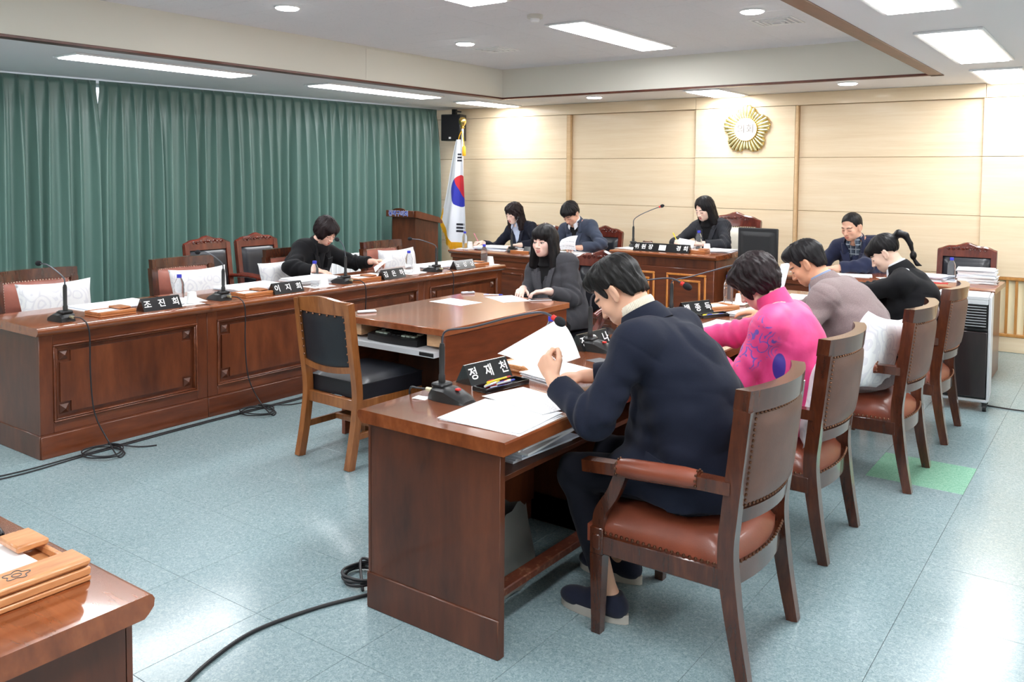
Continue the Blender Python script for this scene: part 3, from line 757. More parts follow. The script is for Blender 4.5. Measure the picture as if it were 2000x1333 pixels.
def bench_desk(x, y, w, d, H, label, frames, field=MAH, grp='desks along the back wall', inner=FRAMEW, upper=None):
    t = thing('officer_desk', label, 'desk', (x, y, 0), 0, grp)
    th = 0.04
    prof = [(-0.05, H-0.012), (-0.045, H-0.003), (-0.035, H), (d, H), (d, H-th), (-0.02, H-th), (-0.03, H-th+0.012), (-0.046, H-0.02)]
    M = Matrix(((0, 1, 0, 0), (1, 0, 0, 0), (0, 0, 1, 0), (0, 0, 0, 1)))
    MB().prism(prof, -0.03, w+0.03, 0, M).build('desktop', MAHTOP, t)
    for x0 in (0, w-0.03): MB().box(x0, x0+0.03, 0.01, d-0.02, 0, H-th, 0.002).build('side_panel', MAH, t)
    zt = H-th
    if upper:
        MB().box(0.0, w, 0.0, 0.03, upper, zt, 0.002).build('upper_panel', MAH, t)
        MB().box(-0.01, w+0.01, -0.03, 0.03, 0.0, upper, 0.004).build('front_panel', MAHH, t); zt = upper; yo = -0.03
    else:
        MB().box(0.0, w, 0.0, 0.03, 0.0, zt, 0.002).build('front_panel', MAHH, t); yo = 0.0
        MB().box(-0.012, w+0.012, -0.022, 0.0, zt-0.045, zt, 0.006).build('cornice', MAHH, t)
        zt -= 0.06
    fw = w/frames
    for k in range(frames):
        a, b = k*fw+0.06, (k+1)*fw-0.06
        for ins, mt, nm in ((0.0, inner, 'outer_frame'), (0.055, inner, 'inner_frame')):
            x0, x1, q0, q1 = a+ins, b-ins, 0.14+ins, zt-0.05-ins
            m = MB(); g = 0.02
            m.box(x0, x1, yo-0.012, yo, q0, q0+g, 0.004); m.box(x0, x1, yo-0.012, yo, q1-g, q1, 0.004)
            m.box(x0, x0+g, yo-0.012, yo, q0+g, q1-g, 0.004); m.box(x1-g, x1, yo-0.012, yo, q0+g, q1-g, 0.004)
            m.build(nm, mt, t)
    MB().box(-0.004, w+0.004, yo-0.012, yo, 0, 0.1, 0.003).build('plinth', MAHD, t)
    return t
bench_desk(-6.33, 7.6, 2.22, 0.62, 0.748, 'long wooden desk of the two clerks beside the flag', 4, inner=MAHH)
bench_desk(-4.08, 7.36, 1.03, 0.68, 0.892, 'raised wooden desk of the chairwoman below the emblem', 2, upper=0.765)
bench_desk(-2.98, 7.62, 2.11, 0.62, 0.748, 'wooden desk along the back wall with the big monitor and paper piles', 4)

def witness_table():
    t = thing('witness_table', 'bare brown witness table in the middle of the room', 'table', (-3.95, 3.64, 0))
    W, L, H = 0.86, 1.32, 0.748
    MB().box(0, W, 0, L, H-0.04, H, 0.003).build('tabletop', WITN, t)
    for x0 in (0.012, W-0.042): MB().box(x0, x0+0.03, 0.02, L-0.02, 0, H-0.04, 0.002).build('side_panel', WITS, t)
    MB().box(0.042, W-0.042, L-0.3, L-0.28, 0.1, H-0.04, 0.002).build('modesty_panel', WITS, t)
    MB().box(0.042, W-0.042, 0.5, 0.52, 0.2, H-0.04, 0.002).build('inner_panel', MAHD, t)
    for x0 in (0.045, W-0.165): MB().box(x0, x0+0.12, 0.04, 0.46, H-0.115, H-0.041, 0.002).build('bracket', OAKP, t)
    tr = MB(); tr.prism([(0.05, 0.585), (W-0.05, 0.585), (W-0.05, 0.615), (0.05, 0.615)], -0.03, 0.38); tr.build('keyboard_tray', SILV, t)
    MB().box(W-0.16, W-0.052, -0.034, 0.1, 0.59, 0.612, 0.003).build('tray_clip', PLB, t)
OAKP = wood('pale_bracket_wood', srgb(190, 146, 106), srgb(208, 166, 126), srgb(220, 182, 146), (2, 2, 8), 0.5, 0.1)
witness_table()
def stenotype():
    t = thing('stenotype', 'black stenograph keyboard with pale green side keys on the pull-out tray', 'keyboard', (-3.52, 3.80, 0.6155), 0)
    w, d = 0.40, 0.26
    def top(u, v):
        return (-w/2+w*u, -d/2-0.02*math.sin(math.pi*u)+(d+0.02*math.sin(math.pi*u))*v, 0.04+0.03*v)
    MB().slab(top, 10, 4, 0.0).build('deck', PLB, t)
    m = MB().slab(lambda u, v: (lambda p: (p[0], p[1], p[2]-0.002))(top(u, v)), 10, 1, 0)
    b = MB()
    n = 10
    vs = []; 
    for i in range(n+1):
        u = i/n
        for v in (0, 1):
            p = top(u, v); vs += [(p[0], p[1], p[2]-0.001), (p[0], p[1], 0.0)]
    fs = []
    for i in range(n):
        a, c = i*4, (i+1)*4
        fs += [(a, a+1, c+1, c), (a+2, c+2, c+3, a+3), (a+1, a+3, c+3, c+1)]
    fs += [(0, 2, 3, 1), (n*4, n*4+1, n*4+3, n*4+2)]
    b.add(vs, fs).build('case', PLB, t)
    for r in range(4):
        for c in range(9):
            green = c in (0, 8) and r < 3 or (r == 0 and c in (1, 2, 6, 7))
            u = 0.14+0.09*c; v = 0.18+0.19*r
            p = top(u, v)
            MB().box(p[0]-0.015, p[0]+0.015, p[1]-0.018, p[1]+0.018, p[2]-0.002, p[2]+0.008, 0.003).build('key', KEYG if green else KEYD, t, 0)
stenotype()

# ------------------------------------------------------------------ chairs (local +y is the front)
def nails(m, pts, r=0.006, mat=0):
    for p in pts: m.sphere(p, r, 6, 4, mat)
def armchair(x, y, rz, label, grp):
    t = thing('armchair', label, 'chair', (x, y, 0), rz, grp)
    W = 0.25                                             # half width between leg centres
    def by(z): return -0.235-0.055*max(0, (z-0.42))/0.5  # lean of the back
    bow = 0.05
    def back(u, z, off): # u -1..1
        return (u*(W+0.0), by(z)-bow*(1-u*u)+off, z)
    # seat
    def seat(u, v):
        xx = (u-0.5)*2; yy = (v-0.5)*2
        wv = (W+0.012) - 0.02*(1-v)
        e = max(0.0, 1-abs(xx)**5)*max(0.0, 1-abs(yy)**5)
        return (xx*wv, -0.225+0.5*v - (0.045*(1-xx*xx) if v < 0.01 else 0)+(0.015*(1-xx*xx))*(v**3), 0.385+0.075*e**0.5)
    MB().slab(seat, 16, 14, (0, 0, -0.06)).build('seat', LEA, t, 60)
    for sx in (-1, 1): MB().box(sx*(W+0.002)-0.018, sx*(W+0.002)+0.018, -0.235, 0.24, 0.292, 0.362, 0.004).build('side_rail', CHW, t)
    m = MB(); m.slab(lambda u, v: ((u-0.5)*2*(W-0.015), 0.235+0.018*(1-(2*u-1)**2)+0.024*v, 0.365), 8, 1, (0, 0, -0.075)); m.build('front_rail', CHW, t)
    m = MB(); m.slab(lambda u, v: ((u-0.5)*2*(W-0.015), -0.225-0.035*(1-(2*u-1)**2)-0.024*v, 0.365), 8, 1, (0, 0, -0.07)); m.build('rear_rail', CHW, t)
    # nail rows as one trim of the seat
    m = MB()
    for k in range(21):
        yy = -0.2+0.42*k/20
        for sx in (-1, 1): nails(m, [(sx*(W+0.018), yy, 0.372)])
    for k in range(19):
        xx = (-0.9+1.8*k/18)
        nails(m, [(xx*W, 0.262+0.018*(1-xx*xx), 0.374), (xx*W, -0.252-0.035*(1-xx*xx), 0.374)])
    o = m.build('nail_trim', ANTQ, t, 0); o['kind'] = 'stuff'
    # legs
    for sx in (-1, 1):
        m = MB(); m.tube([(sx*W, 0.235, 0.0), (sx*W, 0.232, 0.29)], [0.017, 0.0245], 4, up=(1, 0, 0))
        m.box(sx*W-0.026, sx*W+0.026, 0.207, 0.258, 0.29, 0.385, 0.003)
        m.box(sx*W-0.018, sx*W+0.018, 0.255, 0.262, 0.305, 0.365, 0.006); m.box(sx*W-0.029, sx*W+0.029, 0.214, 0.251, 0.305, 0.365, 0.006)
        m.build('leg', CHW, t)
        pts = [(sx*(W-0.005), -0.30, 0.0), (sx*(W-0.005), -0.262, 0.2), (sx*(W-0.005), -0.238, 0.40), (sx*(W-0.003), by(0.55), 0.55), (sx*(W), by(0.75), 0.75), (sx*W, by(0.885), 0.885)]
        m = MB(); m.tube(bez(pts, 5), [0.018+0.0065*min(1, i/8) for i in range(26)], 4, ell=(1.0, 1.12), up=(1, 0, 0)); m.build('leg', CHW, t)
        # arm
        a = [(sx*(W+0.004), by(0.63)+0.01, 0.628), (sx*(W+0.018), -0.12, 0.630), (sx*(W+0.022), 0.12, 0.615), (sx*(W+0.014), 0.285, 0.600)]
        m = MB(); m.tube(bez(a, 5), 0.021, 4, ell=(1.15, 1.0), up=(1, 0, 0)); m.build('arm', CHW, t)
        pp = bez(a, 8)[7:18]
        m = MB(); m.tube([p+Vector((0, 0, 0.004)) for p in pp], [0.032, 0.0345]+[0.0365]*(len(pp)-4)+[0.0345, 0.032], 14, ell=(0.95, 0.9)); m.build('arm_pad', LEA, t, 60)
        m = MB()
        for p in (pp[0], pp[-1]):
            for k in range(8):
                an = -0.5+4.1*k/7
                nails(m, [(p.x+0.031*math.cos(an), p.y, p.z+0.004+0.031*math.sin(an))], 0.005)
        o = m.build('arm_nails', ANTQ, t, 0); o['kind'] = 'stuff'
        sp = [(sx*W, 0.23, 0.38), (sx*(W+0.004), 0.222, 0.44), (sx*(W+0.012), 0.17, 0.52), (sx*(W+0.018), 0.135, 0.60)]
        m = MB(); m.tube(bez(sp, 5), 0.022, 4, ell=(0.8, 1.0), up=(1, 0, 0)); m.build('arm_support', CHW, t)
    # back: wooden frame and padded panel, bowed backwards
    nu = 12
    def rail(z0, z1, th, nm, lip=0.0):
        m = MB(); vs = []
        for i in range(nu+1):
            u = (2*i/nu-1)*(1.075 if z0 > 0.8 else 0.98)
            for (zz, off) in ((z0, th/2), (z1, th/2+lip), (z1, -th/2), (z0, -th/2)):
                vs.append(back(u, zz, off))
        fs = [(i*4+k, i*4+(k+1) % 4, (i+1)*4+(k+1) % 4, (i+1)*4+k) for i in range(nu) for k in range(4)]
        fs += [(0, 3, 2, 1), (nu*4, nu*4+1, nu*4+2, nu*4+3)]
        m.add(vs, [f[::-1] for f in fs]); return m.build(nm, CHW, t, 40)
    rail(0.878, 0.950, 0.050, 'top_rail', 0.0)
    rail(0.51, 0.555, 0.036, 'lower_rail')
    for nm, mt, s in (('backrest', LEAP, 1), ('back_cover', LEAB, -1)):
        def fn(u, v):
            uu = (2*u-1)*0.90; e = (1-abs(2*u-1)**6)*(1-abs(2*v-1)**6)
            p = back(uu, 0.555+0.325*v, s*(0.006+0.026*e**0.5))
            return p
        m = MB(); m.grid(fn, 12, 10, flip=(s > 0)); m.build(nm, mt, t, 60)
    m = MB()
    for s, zz in ((1, 0), (-1, 0)):
        for k in range(23):
            u = -0.86+1.72*k/22
            for z in (0.566, 0.870): nails(m, [back(u, z, s*0.016)], 0.0055, 1 if s > 0 else 0)
        for k in range(1, 17):
            z = 0.566+0.304*k/17
            for u in (-0.87, 0.87): nails(m, [back(u, z, s*0.016)], 0.0055, 1 if s > 0 else 0)
    o = m.build('back_nails', [ANTQ, NAILB], t, 0); o['kind'] = 'stuff'
    return t
def place(o, x, y, rz, label): return copy_tree(o, (x, y, 0), rz, label)
GR = 'leather armchairs of the right desk row'; GL = 'leather armchairs of the curtain desk row'
A0 = armchair(-1.25, 2.845, R(90), 'brown leather armchair under the man in the navy suit', GR)
for x, y, l, g, rz in [(-1.29, 3.86, 'brown leather armchair behind the pink jacket', GR, 90), (-1.18, 4.95, 'brown leather armchair behind the taupe blazer with a cushion sticking out', GR, 90),
                   (-1.17, 5.95, 'brown leather armchair of the ponytail woman beside the air cooler', GR, 90),
                   (-5.76, 2.83, 'brown leather armchair nearest on the curtain side, empty with a cushion', GL, -90), (-5.76, 3.94, 'empty brown leather armchair in front of two black chairs', GL, -90),
                   (-5.80, 5.03, 'brown leather armchair under the woman in black', GL, -90), (-5.76, 6.15, 'empty brown leather armchair in front of the lectern', GL, -90)]:
    c = place(A0, x, y, R(rz), l); c['group'] = g

def carved_chair(x, y, rz, label, grp, pad=BLK, wd=0.218, zt=0.985, crest=0.05, name='carved_armchair'):
    t = thing(name, label, 'chair', (x, y, 0), rz, grp)
    W = wd
    def by(z): return -0.235-0.07*max(0, (z-0.42))/0.5
    def seat(u, v):
        xx = 2*u-1; yy = 2*v-1; e = max(0, 1-abs(xx)**6)*max(0, 1-abs(yy)**6)
        return (xx*(W-0.005), -0.215+0.475*v, 0.395+0.075*e**0.5)
    MB().slab(seat, 12, 12, (0, 0, -0.055)).build('seat', pad, t, 60)
    m = MB()
    for sx in (-1, 1): m.box(sx*W-0.018, sx*W+0.018, -0.23, 0.24, 0.30, 0.37, 0.004)
    m.box(-W, W, 0.228, 0.256, 0.30, 0.375, 0.004); m.box(-W, W, -0.245, -0.222, 0.30, 0.37, 0.004)
    m.build('seat_frame', REDW, t)
    for sx in (-1, 1):
        MB().tube([(sx*W, 0.235, 0), (sx*W, 0.235, 0.38)], [0.017, 0.024], 4, up=(1, 0, 0)).build('leg', REDW, t)
        pts = [(sx*W, -0.29, 0), (sx*W, -0.25, 0.25), (sx*W, by(0.45), 0.45), (sx*W, by(0.7), 0.7), (sx*W, by(zt-0.03), zt-0.03)]
        MB().tube(bez(pts, 5), 0.023, 4, up=(1, 0, 0)).build('leg', REDW, t)
        a = [(sx*W, by(0.64), 0.645), (sx*(W+0.03), -0.05, 0.65), (sx*(W+0.04), 0.14, 0.635), (sx*(W+0.03), 0.23, 0.605)]
        MB().tube(bez(a, 5), 0.023, 8, ell=(0.8, 1.1)).build('arm', REDW, t, 60)
        sp = [(sx*W, 0.215, 0.37), (sx*(W+0.005), 0.2, 0.46), (sx*(W+0.03), 0.14, 0.55), (sx*(W+0.04), 0.12, 0.63)]
        MB().tube(bez(sp, 5), 0.02, 4, up=(1, 0, 0)).build('arm_support', REDW, t)
    # crest rail, arched with carved scrolls
    n = 16; vs = []
    def topz(u): return zt-0.012+crest*math.cos(u*math.pi/2)**1.6+0.008*math.cos(u*9)
    for i in range(n+1):
        u = 2*i/n-1; X = u*(W+0.022)
        b0 = by(zt-0.08)
        for zz, off in ((zt-0.085, 0.018), (topz(u)-0.012, 0.020), (topz(u), 0.008), (topz(u), -0.014), (zt-0.085, -0.018)):
            vs.append((X, by(zz)+off, zz))
    fs = [(i*5+k, (i+1)*5+k, (i+1)*5+(k+1) % 5, i*5+(k+1) % 5) for i in range(n) for k in range(5)]+[(0, 1, 2, 3, 4), tuple(n*5+k for k in (4, 3, 2, 1, 0))]
    MB().add(vs, fs).build('crest_rail', REDW, t, 40)
    m = MB(); zc = zt-0.03
    for sx in (-1, 1):
        for k in range(4):
            cx = sx*(0.03+0.04*k); cz = zc+crest*0.45*math.cos(cx/W*1.4); pts = []
            for q in range(14):
                an = q*0.62; rr = 0.017*(1-q/17)
                pts.append((cx+sx*rr*math.cos(an), by(cz)+0.021, cz+rr*math.sin(an)*(1 if k % 2 else -1)))
            m.tube(pts, 0.0045, 5)
    m.sphere((0, by(zc)+0.02, zc+crest*0.5), (0.014, 0.008, 0.014), 8, 5)
    m.build('carving', REDW, t, 60)
    MB().box(-W, W, by(0.52)-0.015, by(0.52)+0.015, 0.50, 0.54, 0.004).build('lower_rail', REDW, t)
    for s, nm in ((1, 'backrest'), (-1, 'back_cover')):
        def fn(u, v):
            e = (1-abs(2*u-1)**8)*(1-abs(2*v-1)**8); z = 0.54+(zt-0.085-0.54)*v
            return ((2*u-1)*(W-0.02), by(z)+s*(0.004+0.04*e**0.5), z)
        MB().grid(fn, 12, 10, flip=(s > 0)).build(nm, pad, t, 60)
    if pad is CREAM:
        m = MB()
        for k in range(20): nails(m, [((-0.95+1.9*k/19)*(W-0.02), by(zt-0.09)+0.02, zt-0.093)], 0.006)
        for k in range(16):
            for sx in (-1, 1): nails(m, [(sx*(W-0.024), by(0.56+0.34*k/15)+0.02, 0.56+0.34*k/15)], 0.006)
        o = m.build('back_nails', BRASS, t, 0); o['kind'] = 'stuff'
    return t
GC = 'carved black leather armchairs'
K0 = carved_chair(-6.66, 4.80, R(-90), 'carved black armchair against the curtain, the one nearer the camera', GC)
for x, y, rz, l in [(-6.68, 5.37, -90, 'carved black armchair against the curtain beside the first black one'),
                    (-1.2, 8.42, 180, 'empty carved black armchair behind the paper piles at the right'), (-4.98, 8.44, 180, 'carved black armchair behind the man in the slate suit'),
                    (-5.83, 8.46, 180, 'carved black armchair hidden behind the clerk in navy'), (-2.06, 8.46, 180, 'carved black armchair hidden behind the man in plaid'),
                    (-3.36, 5.56, 180, 'carved black armchair of the young woman in charcoal')]:
    place(K0, x, y, R(rz), l)
carved_chair(-3.44, 8.52, R(180), 'tall carved chair with cream leather behind the chairwoman', None, CREAM, 0.26, 1.17, 0.07, 'chairman_chair')

def side_chair():
    t = thing('side_chair', 'light wooden side chair with black vinyl pad at the stenograph', 'chair', (-3.605, 3.50, 0), R(-2))
    W = 0.21
    def by(z): return -0.215-0.06*max(0, z-0.4)/0.5
    def seat(u, v):
        xx = 2*u-1; yy = 2*v-1; e = max(0, 1-abs(xx)**8)*max(0, 1-abs(yy)**8)
        return (xx*(W+0.005+0.02*v), -0.185+0.45*v, 0.455+0.035*e**0.5)
    MB().slab(seat, 12, 12, (0, 0, -0.085)).build('seat', BLKV, t, 50)
    m = MB(); pts = [seat(k/24, 0) for k in range(25)]+[seat(1, k/12) for k in range(1, 13)]+[seat(1-k/24, 1) for k in range(1, 25)]+[seat(0, 1-k/12) for k in range(1, 13)]
    m.tube([(p[0]*1.01, p[1]*1.01, 0.458) for p in pts], 0.0035, 5); m.build('piping', BLKV, t, 60)
    m = MB()
    for sx in (-1, 1): m.box(sx*W-0.014, sx*W+0.014, -0.21, 0.24, 0.315, 0.372, 0.003)
    m.box(-W, W, 0.225, 0.25, 0.315, 0.372, 0.003); m.box(-W, W, -0.225, -0.2, 0.31, 0.372, 0.003)
    m.build('seat_frame', OAK, t)
    for sx in (-1, 1):
        MB().tube([(sx*(W+0.015), 0.24, 0), (sx*(W+0.015), 0.235, 0.372)], [0.017, 0.021], 4, up=(1, 0, 0)).build('leg', OAK, t)
        pts = [(sx*W, -0.275, 0), (sx*W, -0.235, 0.2), (sx*W, by(0.4), 0.40), (sx*W, by(0.65), 0.65), (sx*W, by(0.915), 0.915)]
        MB().tube(bez(pts, 5), 0.0205, 4, ell=(1, 1.1), up=(1, 0, 0)).build('leg', OAK, t)
        MB().box(sx*W-0.01, sx*W+0.01, -0.24, 0.23, 0.155, 0.19, 0.003).build('stretcher', OAK, t)
    MB().box(-W, W, -0.02, 0.006, 0.16, 0.19, 0.003).build('cross_stretcher', OAK, t)
    n = 14
    def rail(zf0, zf1, nm):
        vs = []
        for i in range(n+1):
            u = 2*i/n-1; b = -0.02*(1-u*u)
            z0, z1 = zf0(u), zf1(u)
            for zz, off in ((z0, 0.014), (z1, 0.014), (z1, -0.014), (z0, -0.014)): vs.append((u*W, by(zz)+b+off, zz))
        fs = [(i*4+k, (i+1)*4+k, (i+1)*4+(k+1) % 4, i*4+(k+1) % 4) for i in range(n) for k in range(4)]+[(0, 1, 2, 3), (n*4+3, n*4+2, n*4+1, n*4)]
        MB().add(vs, fs).build(nm, OAK, t, 40)
    rail(lambda u: 0.845, lambda u: 0.92+0.02*math.cos(u*math.pi/2)**2, 'top_rail')
    rail(lambda u: 0.53-0.02*(1-u*u), lambda u: 0.565-0.02*(1-u*u), 'lower_rail')
    for s, nm in ((1, 'backrest'), (-1, 'back_cover')):
        def fn(u, v):
            e = (1-abs(2*u-1)**8)*(1-abs(2*v-1)**8); uu = (2*u-1); z = 0.56-0.02*(1-uu*uu)*(1-v)+0.29*v
            return (uu*(W-0.018), by(z)-0.02*(1-uu*uu)+s*(0.006+(0.03 if s > 0 else 0.008)*e**0.5), z)
        MB().grid(fn, 12, 10, flip=(s > 0)).build(nm, BLKV, t, 60)
    m = MB()
    for k in range(7):
        u = (-0.85+1.7*k/6); nails(m, [(u*W, by(0.84)-0.02*(1-u*u)-0.014, 0.838)], 0.007)
    for k in range(6):
        for sx in (-1, 1): nails(m, [(sx*(W-0.024), by(0.6+0.22*k/5)-0.02, 0.59+0.22*k/5)], 0.007)
    o = m.build('back_nails', ANTQ, t, 0); o['kind'] = 'stuff'
side_chair()

def cushion(loc, rot, w, h, th, label, grp='white damask cushions'):
    def sh(s):
        def fn(u, v):
            x = 2*u-1; z = 2*v-1
            e = max(0, 1-x**4)*max(0, 1-z**4)
            pin = 1-0.09*(1-abs(z)**2)*abs(x)**3; pin2 = 1-0.09*(1-abs(x)**2)*abs(z)**3
            return (x*w/2*pin, s*th/2*e**0.55+0.004*math.sin(9*x+5*z), z*h/2*pin2)
        return fn
    m = MB(); m.grid(sh(1), 18, 14, flip=True); m.grid(sh(-1), 18, 14)
    # weld the seam
    o = m.build('cushion', DAM, None, 0)
    import bmesh
    bm = bmesh.new(); bm.from_mesh(o.data); bmesh.ops.remove_doubles(bm, verts=bm.verts, dist=0.0006); bmesh.ops.recalc_face_normals(bm, faces=bm.faces); bm.to_mesh(o.data); bm.free()
    o.data.polygons.foreach_set('use_smooth', [True]*len(o.data.polygons))
    o.location = loc; o.rotation_euler = rot
    return tag(o, label, 'cushion', grp)
for y, x, l in [(2.85, -5.86, 'white damask cushion in the nearest curtain-side armchair'), (3.94, -5.86, 'white damask cushion in the empty armchair in front of the black chairs'),
             (6.15, -5.86, 'white damask cushion in the armchair in front of the lectern')]:
    cushion((x+0.06, y, 0.69), (R(14), 0, R(-90)), 0.50, 0.40, 0.15, l)
cushion((-5.93, 4.86, 0.66), (R(12), R(3), R(-90)), 0.50, 0.42, 0.13, 'white damask cushion behind the woman in black')
cushion((-1.08, 4.77, 0.69), (R(12), R(12), R(78)), 0.42, 0.42, 0.14, 'quilted white cushion standing askew behind the taupe blazer')
cushion((-1.06, 3.90, 0.66), (R(12), 0, R(88)), 0.46, 0.42, 0.13, 'white cushion between the pink jacket and its armchair')
cushion((-1.03, 5.98, 0.66), (R(12), 0, R(90)), 0.46, 0.42, 0.12, 'white cushion behind the ponytail woman')

# ------------------------------------------------------------------ people: signed distance shapes turned into one skin by surface nets
f32 = np.float32
def axis(lo, hi, coarse, fine):
    """grid lines from lo to hi, with finer spacing inside the intervals (a, b, step)"""
    pts = [lo]; x = lo
    while x < hi:
        st = coarse
        for a, b, s in fine:
            if a-st*0.5 <= x <= b: st = min(st, s)
        x += st; pts.append(x)
    return np.array(pts, f32)
class Field:
    def __init__(s, xs, ys, zs):
        s.x, s.y, s.z = xs, ys, zs; s.F = np.full((len(xs), len(ys), len(zs)), 0.05, f32)
    def sl(s, lo, hi, mar):
        r = []
        for ax, a, b in ((s.x, lo[0], hi[0]), (s.y, lo[1], hi[1]), (s.z, lo[2], hi[2])):
            i = max(0, int(np.searchsorted(ax, a-mar))-1); j = min(len(ax), int(np.searchsorted(ax, b+mar))+1); r.append(slice(i, max(j, i)))
        return tuple(r)
    def op(s, fn, lo, hi, k=0.0, sub=False):
        r = s.sl(lo, hi, 0.025+k)
        if any(q.stop <= q.start for q in r): return
        X = s.x[r[0]][:, None, None]; Y = s.y[r[1]][None, :, None]; Z = s.z[r[2]][None, None, :]
        d = fn(X, Y, Z).astype(f32); A = s.F[r]
        if sub:
            d = -d
            if k > 0:
                h = np.maximum(k-np.abs(A-d), 0)/k; s.F[r] = np.maximum(A, d)+h*h*k*0.25
            else: s.F[r] = np.maximum(A, d)
        else:
            if k > 0:
                h = np.maximum(k-np.abs(A-d), 0)/k; s.F[r] = np.minimum(A, d)-h*h*k*0.25
            else: s.F[r] = np.minimum(A, d)
    def cone(s, a, b, ra, rb, k=0.01, sub=False):
        a = np.array(a, float); b = np.array(b, float); ba = b-a; L = float(ba@ba)+1e-9; m = max(ra, rb)
        def fn(X, Y, Z):
            t = np.clip(((X-a[0])*ba[0]+(Y-a[1])*ba[1]+(Z-a[2])*ba[2])/L, 0, 1)
            return np.sqrt((X-a[0]-ba[0]*t)**2+(Y-a[1]-ba[1]*t)**2+(Z-a[2]-ba[2]*t)**2)-(ra+(rb-ra)*t)
        s.op(fn, np.minimum(a, b)-m, np.maximum(a, b)+m, k, sub)
    def ell(s, c, r, M=None, k=0.01, sub=False):
        """ellipsoid; M columns are its axes"""
        c = np.array(c, float); r = np.array(r, float); M = np.eye(3) if M is None else M
        e = np.sqrt(((M*r[None, :])**2).sum(1))
        def fn(X, Y, Z):
            q = [((X-c[0])*M[0, i]+(Y-c[1])*M[1, i]+(Z-c[2])*M[2, i]) for i in range(3)]
            k0 = np.sqrt(sum((q[i]/r[i])**2 for i in range(3))); k1 = np.sqrt(sum((q[i]/r[i]**2)**2 for i in range(3)))
            return k0*(k0-1)/np.maximum(k1, 1e-6)
        s.op(fn, c-e, c+e, k, sub)
    def near(s, lim=0.03):
        idx = np.nonzero(np.abs(s.F) < lim)
        return idx, np.stack([s.x[idx[0]], s.y[idx[1]], s.z[idx[2]]], 1).astype(float)
    def nets(s):
        F = s.F; ins = F < 0; c = None
        n0, n1, n2 = F.shape
        cnt = np.zeros((n0-1, n1-1, n2-1), np.int8)
        for i in (0, 1):
            for j in (0, 1):
                for k in (0, 1): cnt += ins[i:n0-1+i, j:n1-1+j, k:n2-1+k]
        I, J, K = np.nonzero((cnt > 0) & (cnt < 8)); n = len(I)
        acc = np.zeros((n, 3)); num = np.zeros(n)
        cv = {(i, j, k): F[I+i, J+j, K+k].astype(float) for i in (0, 1) for j in (0, 1) for k in (0, 1)}
        for a in range(3):
            for u in (0, 1):
                for v in (0, 1):
                    c0 = [0, 0, 0]; c0[(a+1) % 3] = u; c0[(a+2) % 3] = v; c1 = list(c0); c1[a] = 1
                    va, vb = cv[tuple(c0)], cv[tuple(c1)]; m = (va < 0) != (vb < 0)
                    t = np.where(m, va/np.where(m, va-vb, 1), 0)
                    p = np.array(c0, float)[None, :].repeat(n, 0); p[:, a] = t
                    acc += p*m[:, None]; num += m
        acc /= num[:, None]
        P = np.stack([s.x[I]+acc[:, 0]*(s.x[I+1]-s.x[I]), s.y[J]+acc[:, 1]*(s.y[J+1]-s.y[J]), s.z[K]+acc[:, 2]*(s.z[K+1]-s.z[K])], 1)
        vid = np.full(cnt.shape, -1, np.int32); vid[I, J, K] = np.arange(n)
        Q = []
        for a in range(3):
            s0 = [slice(None)]*3; s1 = [slice(None)]*3; s0[a] = slice(0, -1); s1[a] = slice(1, None)
            A = ins[tuple(s0)]; B = ins[tuple(s1)]
            i = list(np.nonzero(A != B)); b, c_ = (a+1) % 3, (a+2) % 3
            ok = (i[b] > 0) & (i[c_] > 0) & (i[b] < F.shape[b]-1) & (i[c_] < F.shape[c_]-1)
            i = [q[ok] for q in i]; fl = A[tuple(i)]
            def g(db, dc):
                q = list(i); q[b] = q[b]+db; q[c_] = q[c_]+dc; return vid[tuple(q)]
            q = np.stack([g(-1, -1), g(0, -1), g(0, 0), g(-1, 0)], 1); q[~fl] = q[~fl][:, ::-1]; Q.append(q)
        Q = np.concatenate(Q); Q = Q[(Q >= 0).all(1)]
        return P, Q
def np_mesh(name, P, Q, mats, midx=None, attrs=None):
    me = bpy.data.meshes.new(name)
    me.vertices.add(len(P)); me.vertices.foreach_set('co', P.astype(f32).ravel())
    me.loops.add(Q.size); me.loops.foreach_set('vertex_index', Q.astype(np.int32).ravel())
    me.polygons.add(len(Q)); me.polygons.foreach_set('loop_start', np.arange(0, Q.size, 4, dtype=np.int32))
    for m in (mats if isinstance(mats, (list, tuple)) else [mats]): me.materials.append(m)
    if midx is not None: me.polygons.foreach_set('material_index', midx.astype(np.int32))
    me.polygons.foreach_set('use_smooth', np.ones(len(Q), bool))
    me.update(calc_edges=True)
    for k, (tp, v) in (attrs or {}).items():
        at = me.attributes.new(k, tp, 'POINT'); at.data.foreach_set('color' if tp == 'FLOAT_COLOR' else 'vector', v.astype(f32).ravel())
    me.validate()
    return me
_rs = np.random.RandomState(4); _tab = _rs.rand(64, 64, 64)
def vnoise(P):
    i = np.floor(P).astype(int); f = P-i; f = f*f*(3-2*f); out = 0
    for a in (0, 1):
        for b in (0, 1):
            for c in (0, 1):
                w_ = (f[:, 0] if a else 1-f[:, 0])*(f[:, 1] if b else 1-f[:, 1])*(f[:, 2] if c else 1-f[:, 2])
                out = out+w_*_tab[(i[:, 0]+a) & 63, (i[:, 1]+b) & 63, (i[:, 2]+c) & 63]
    return out*2-1
def rot3(ax, a):
    c, s = math.cos(a), math.sin(a)
    if ax == 'X': return np.array([[1, 0, 0], [0, c, -s], [0, s, c]])
    if ax == 'Y': return np.array([[c, 0, s], [0, 1, 0], [-s, 0, c]])
    return np.array([[c, -s, 0], [s, c, 0], [0, 0, 1]])
def unit(v): v = np.array(v, float); return v/np.linalg.norm(v)
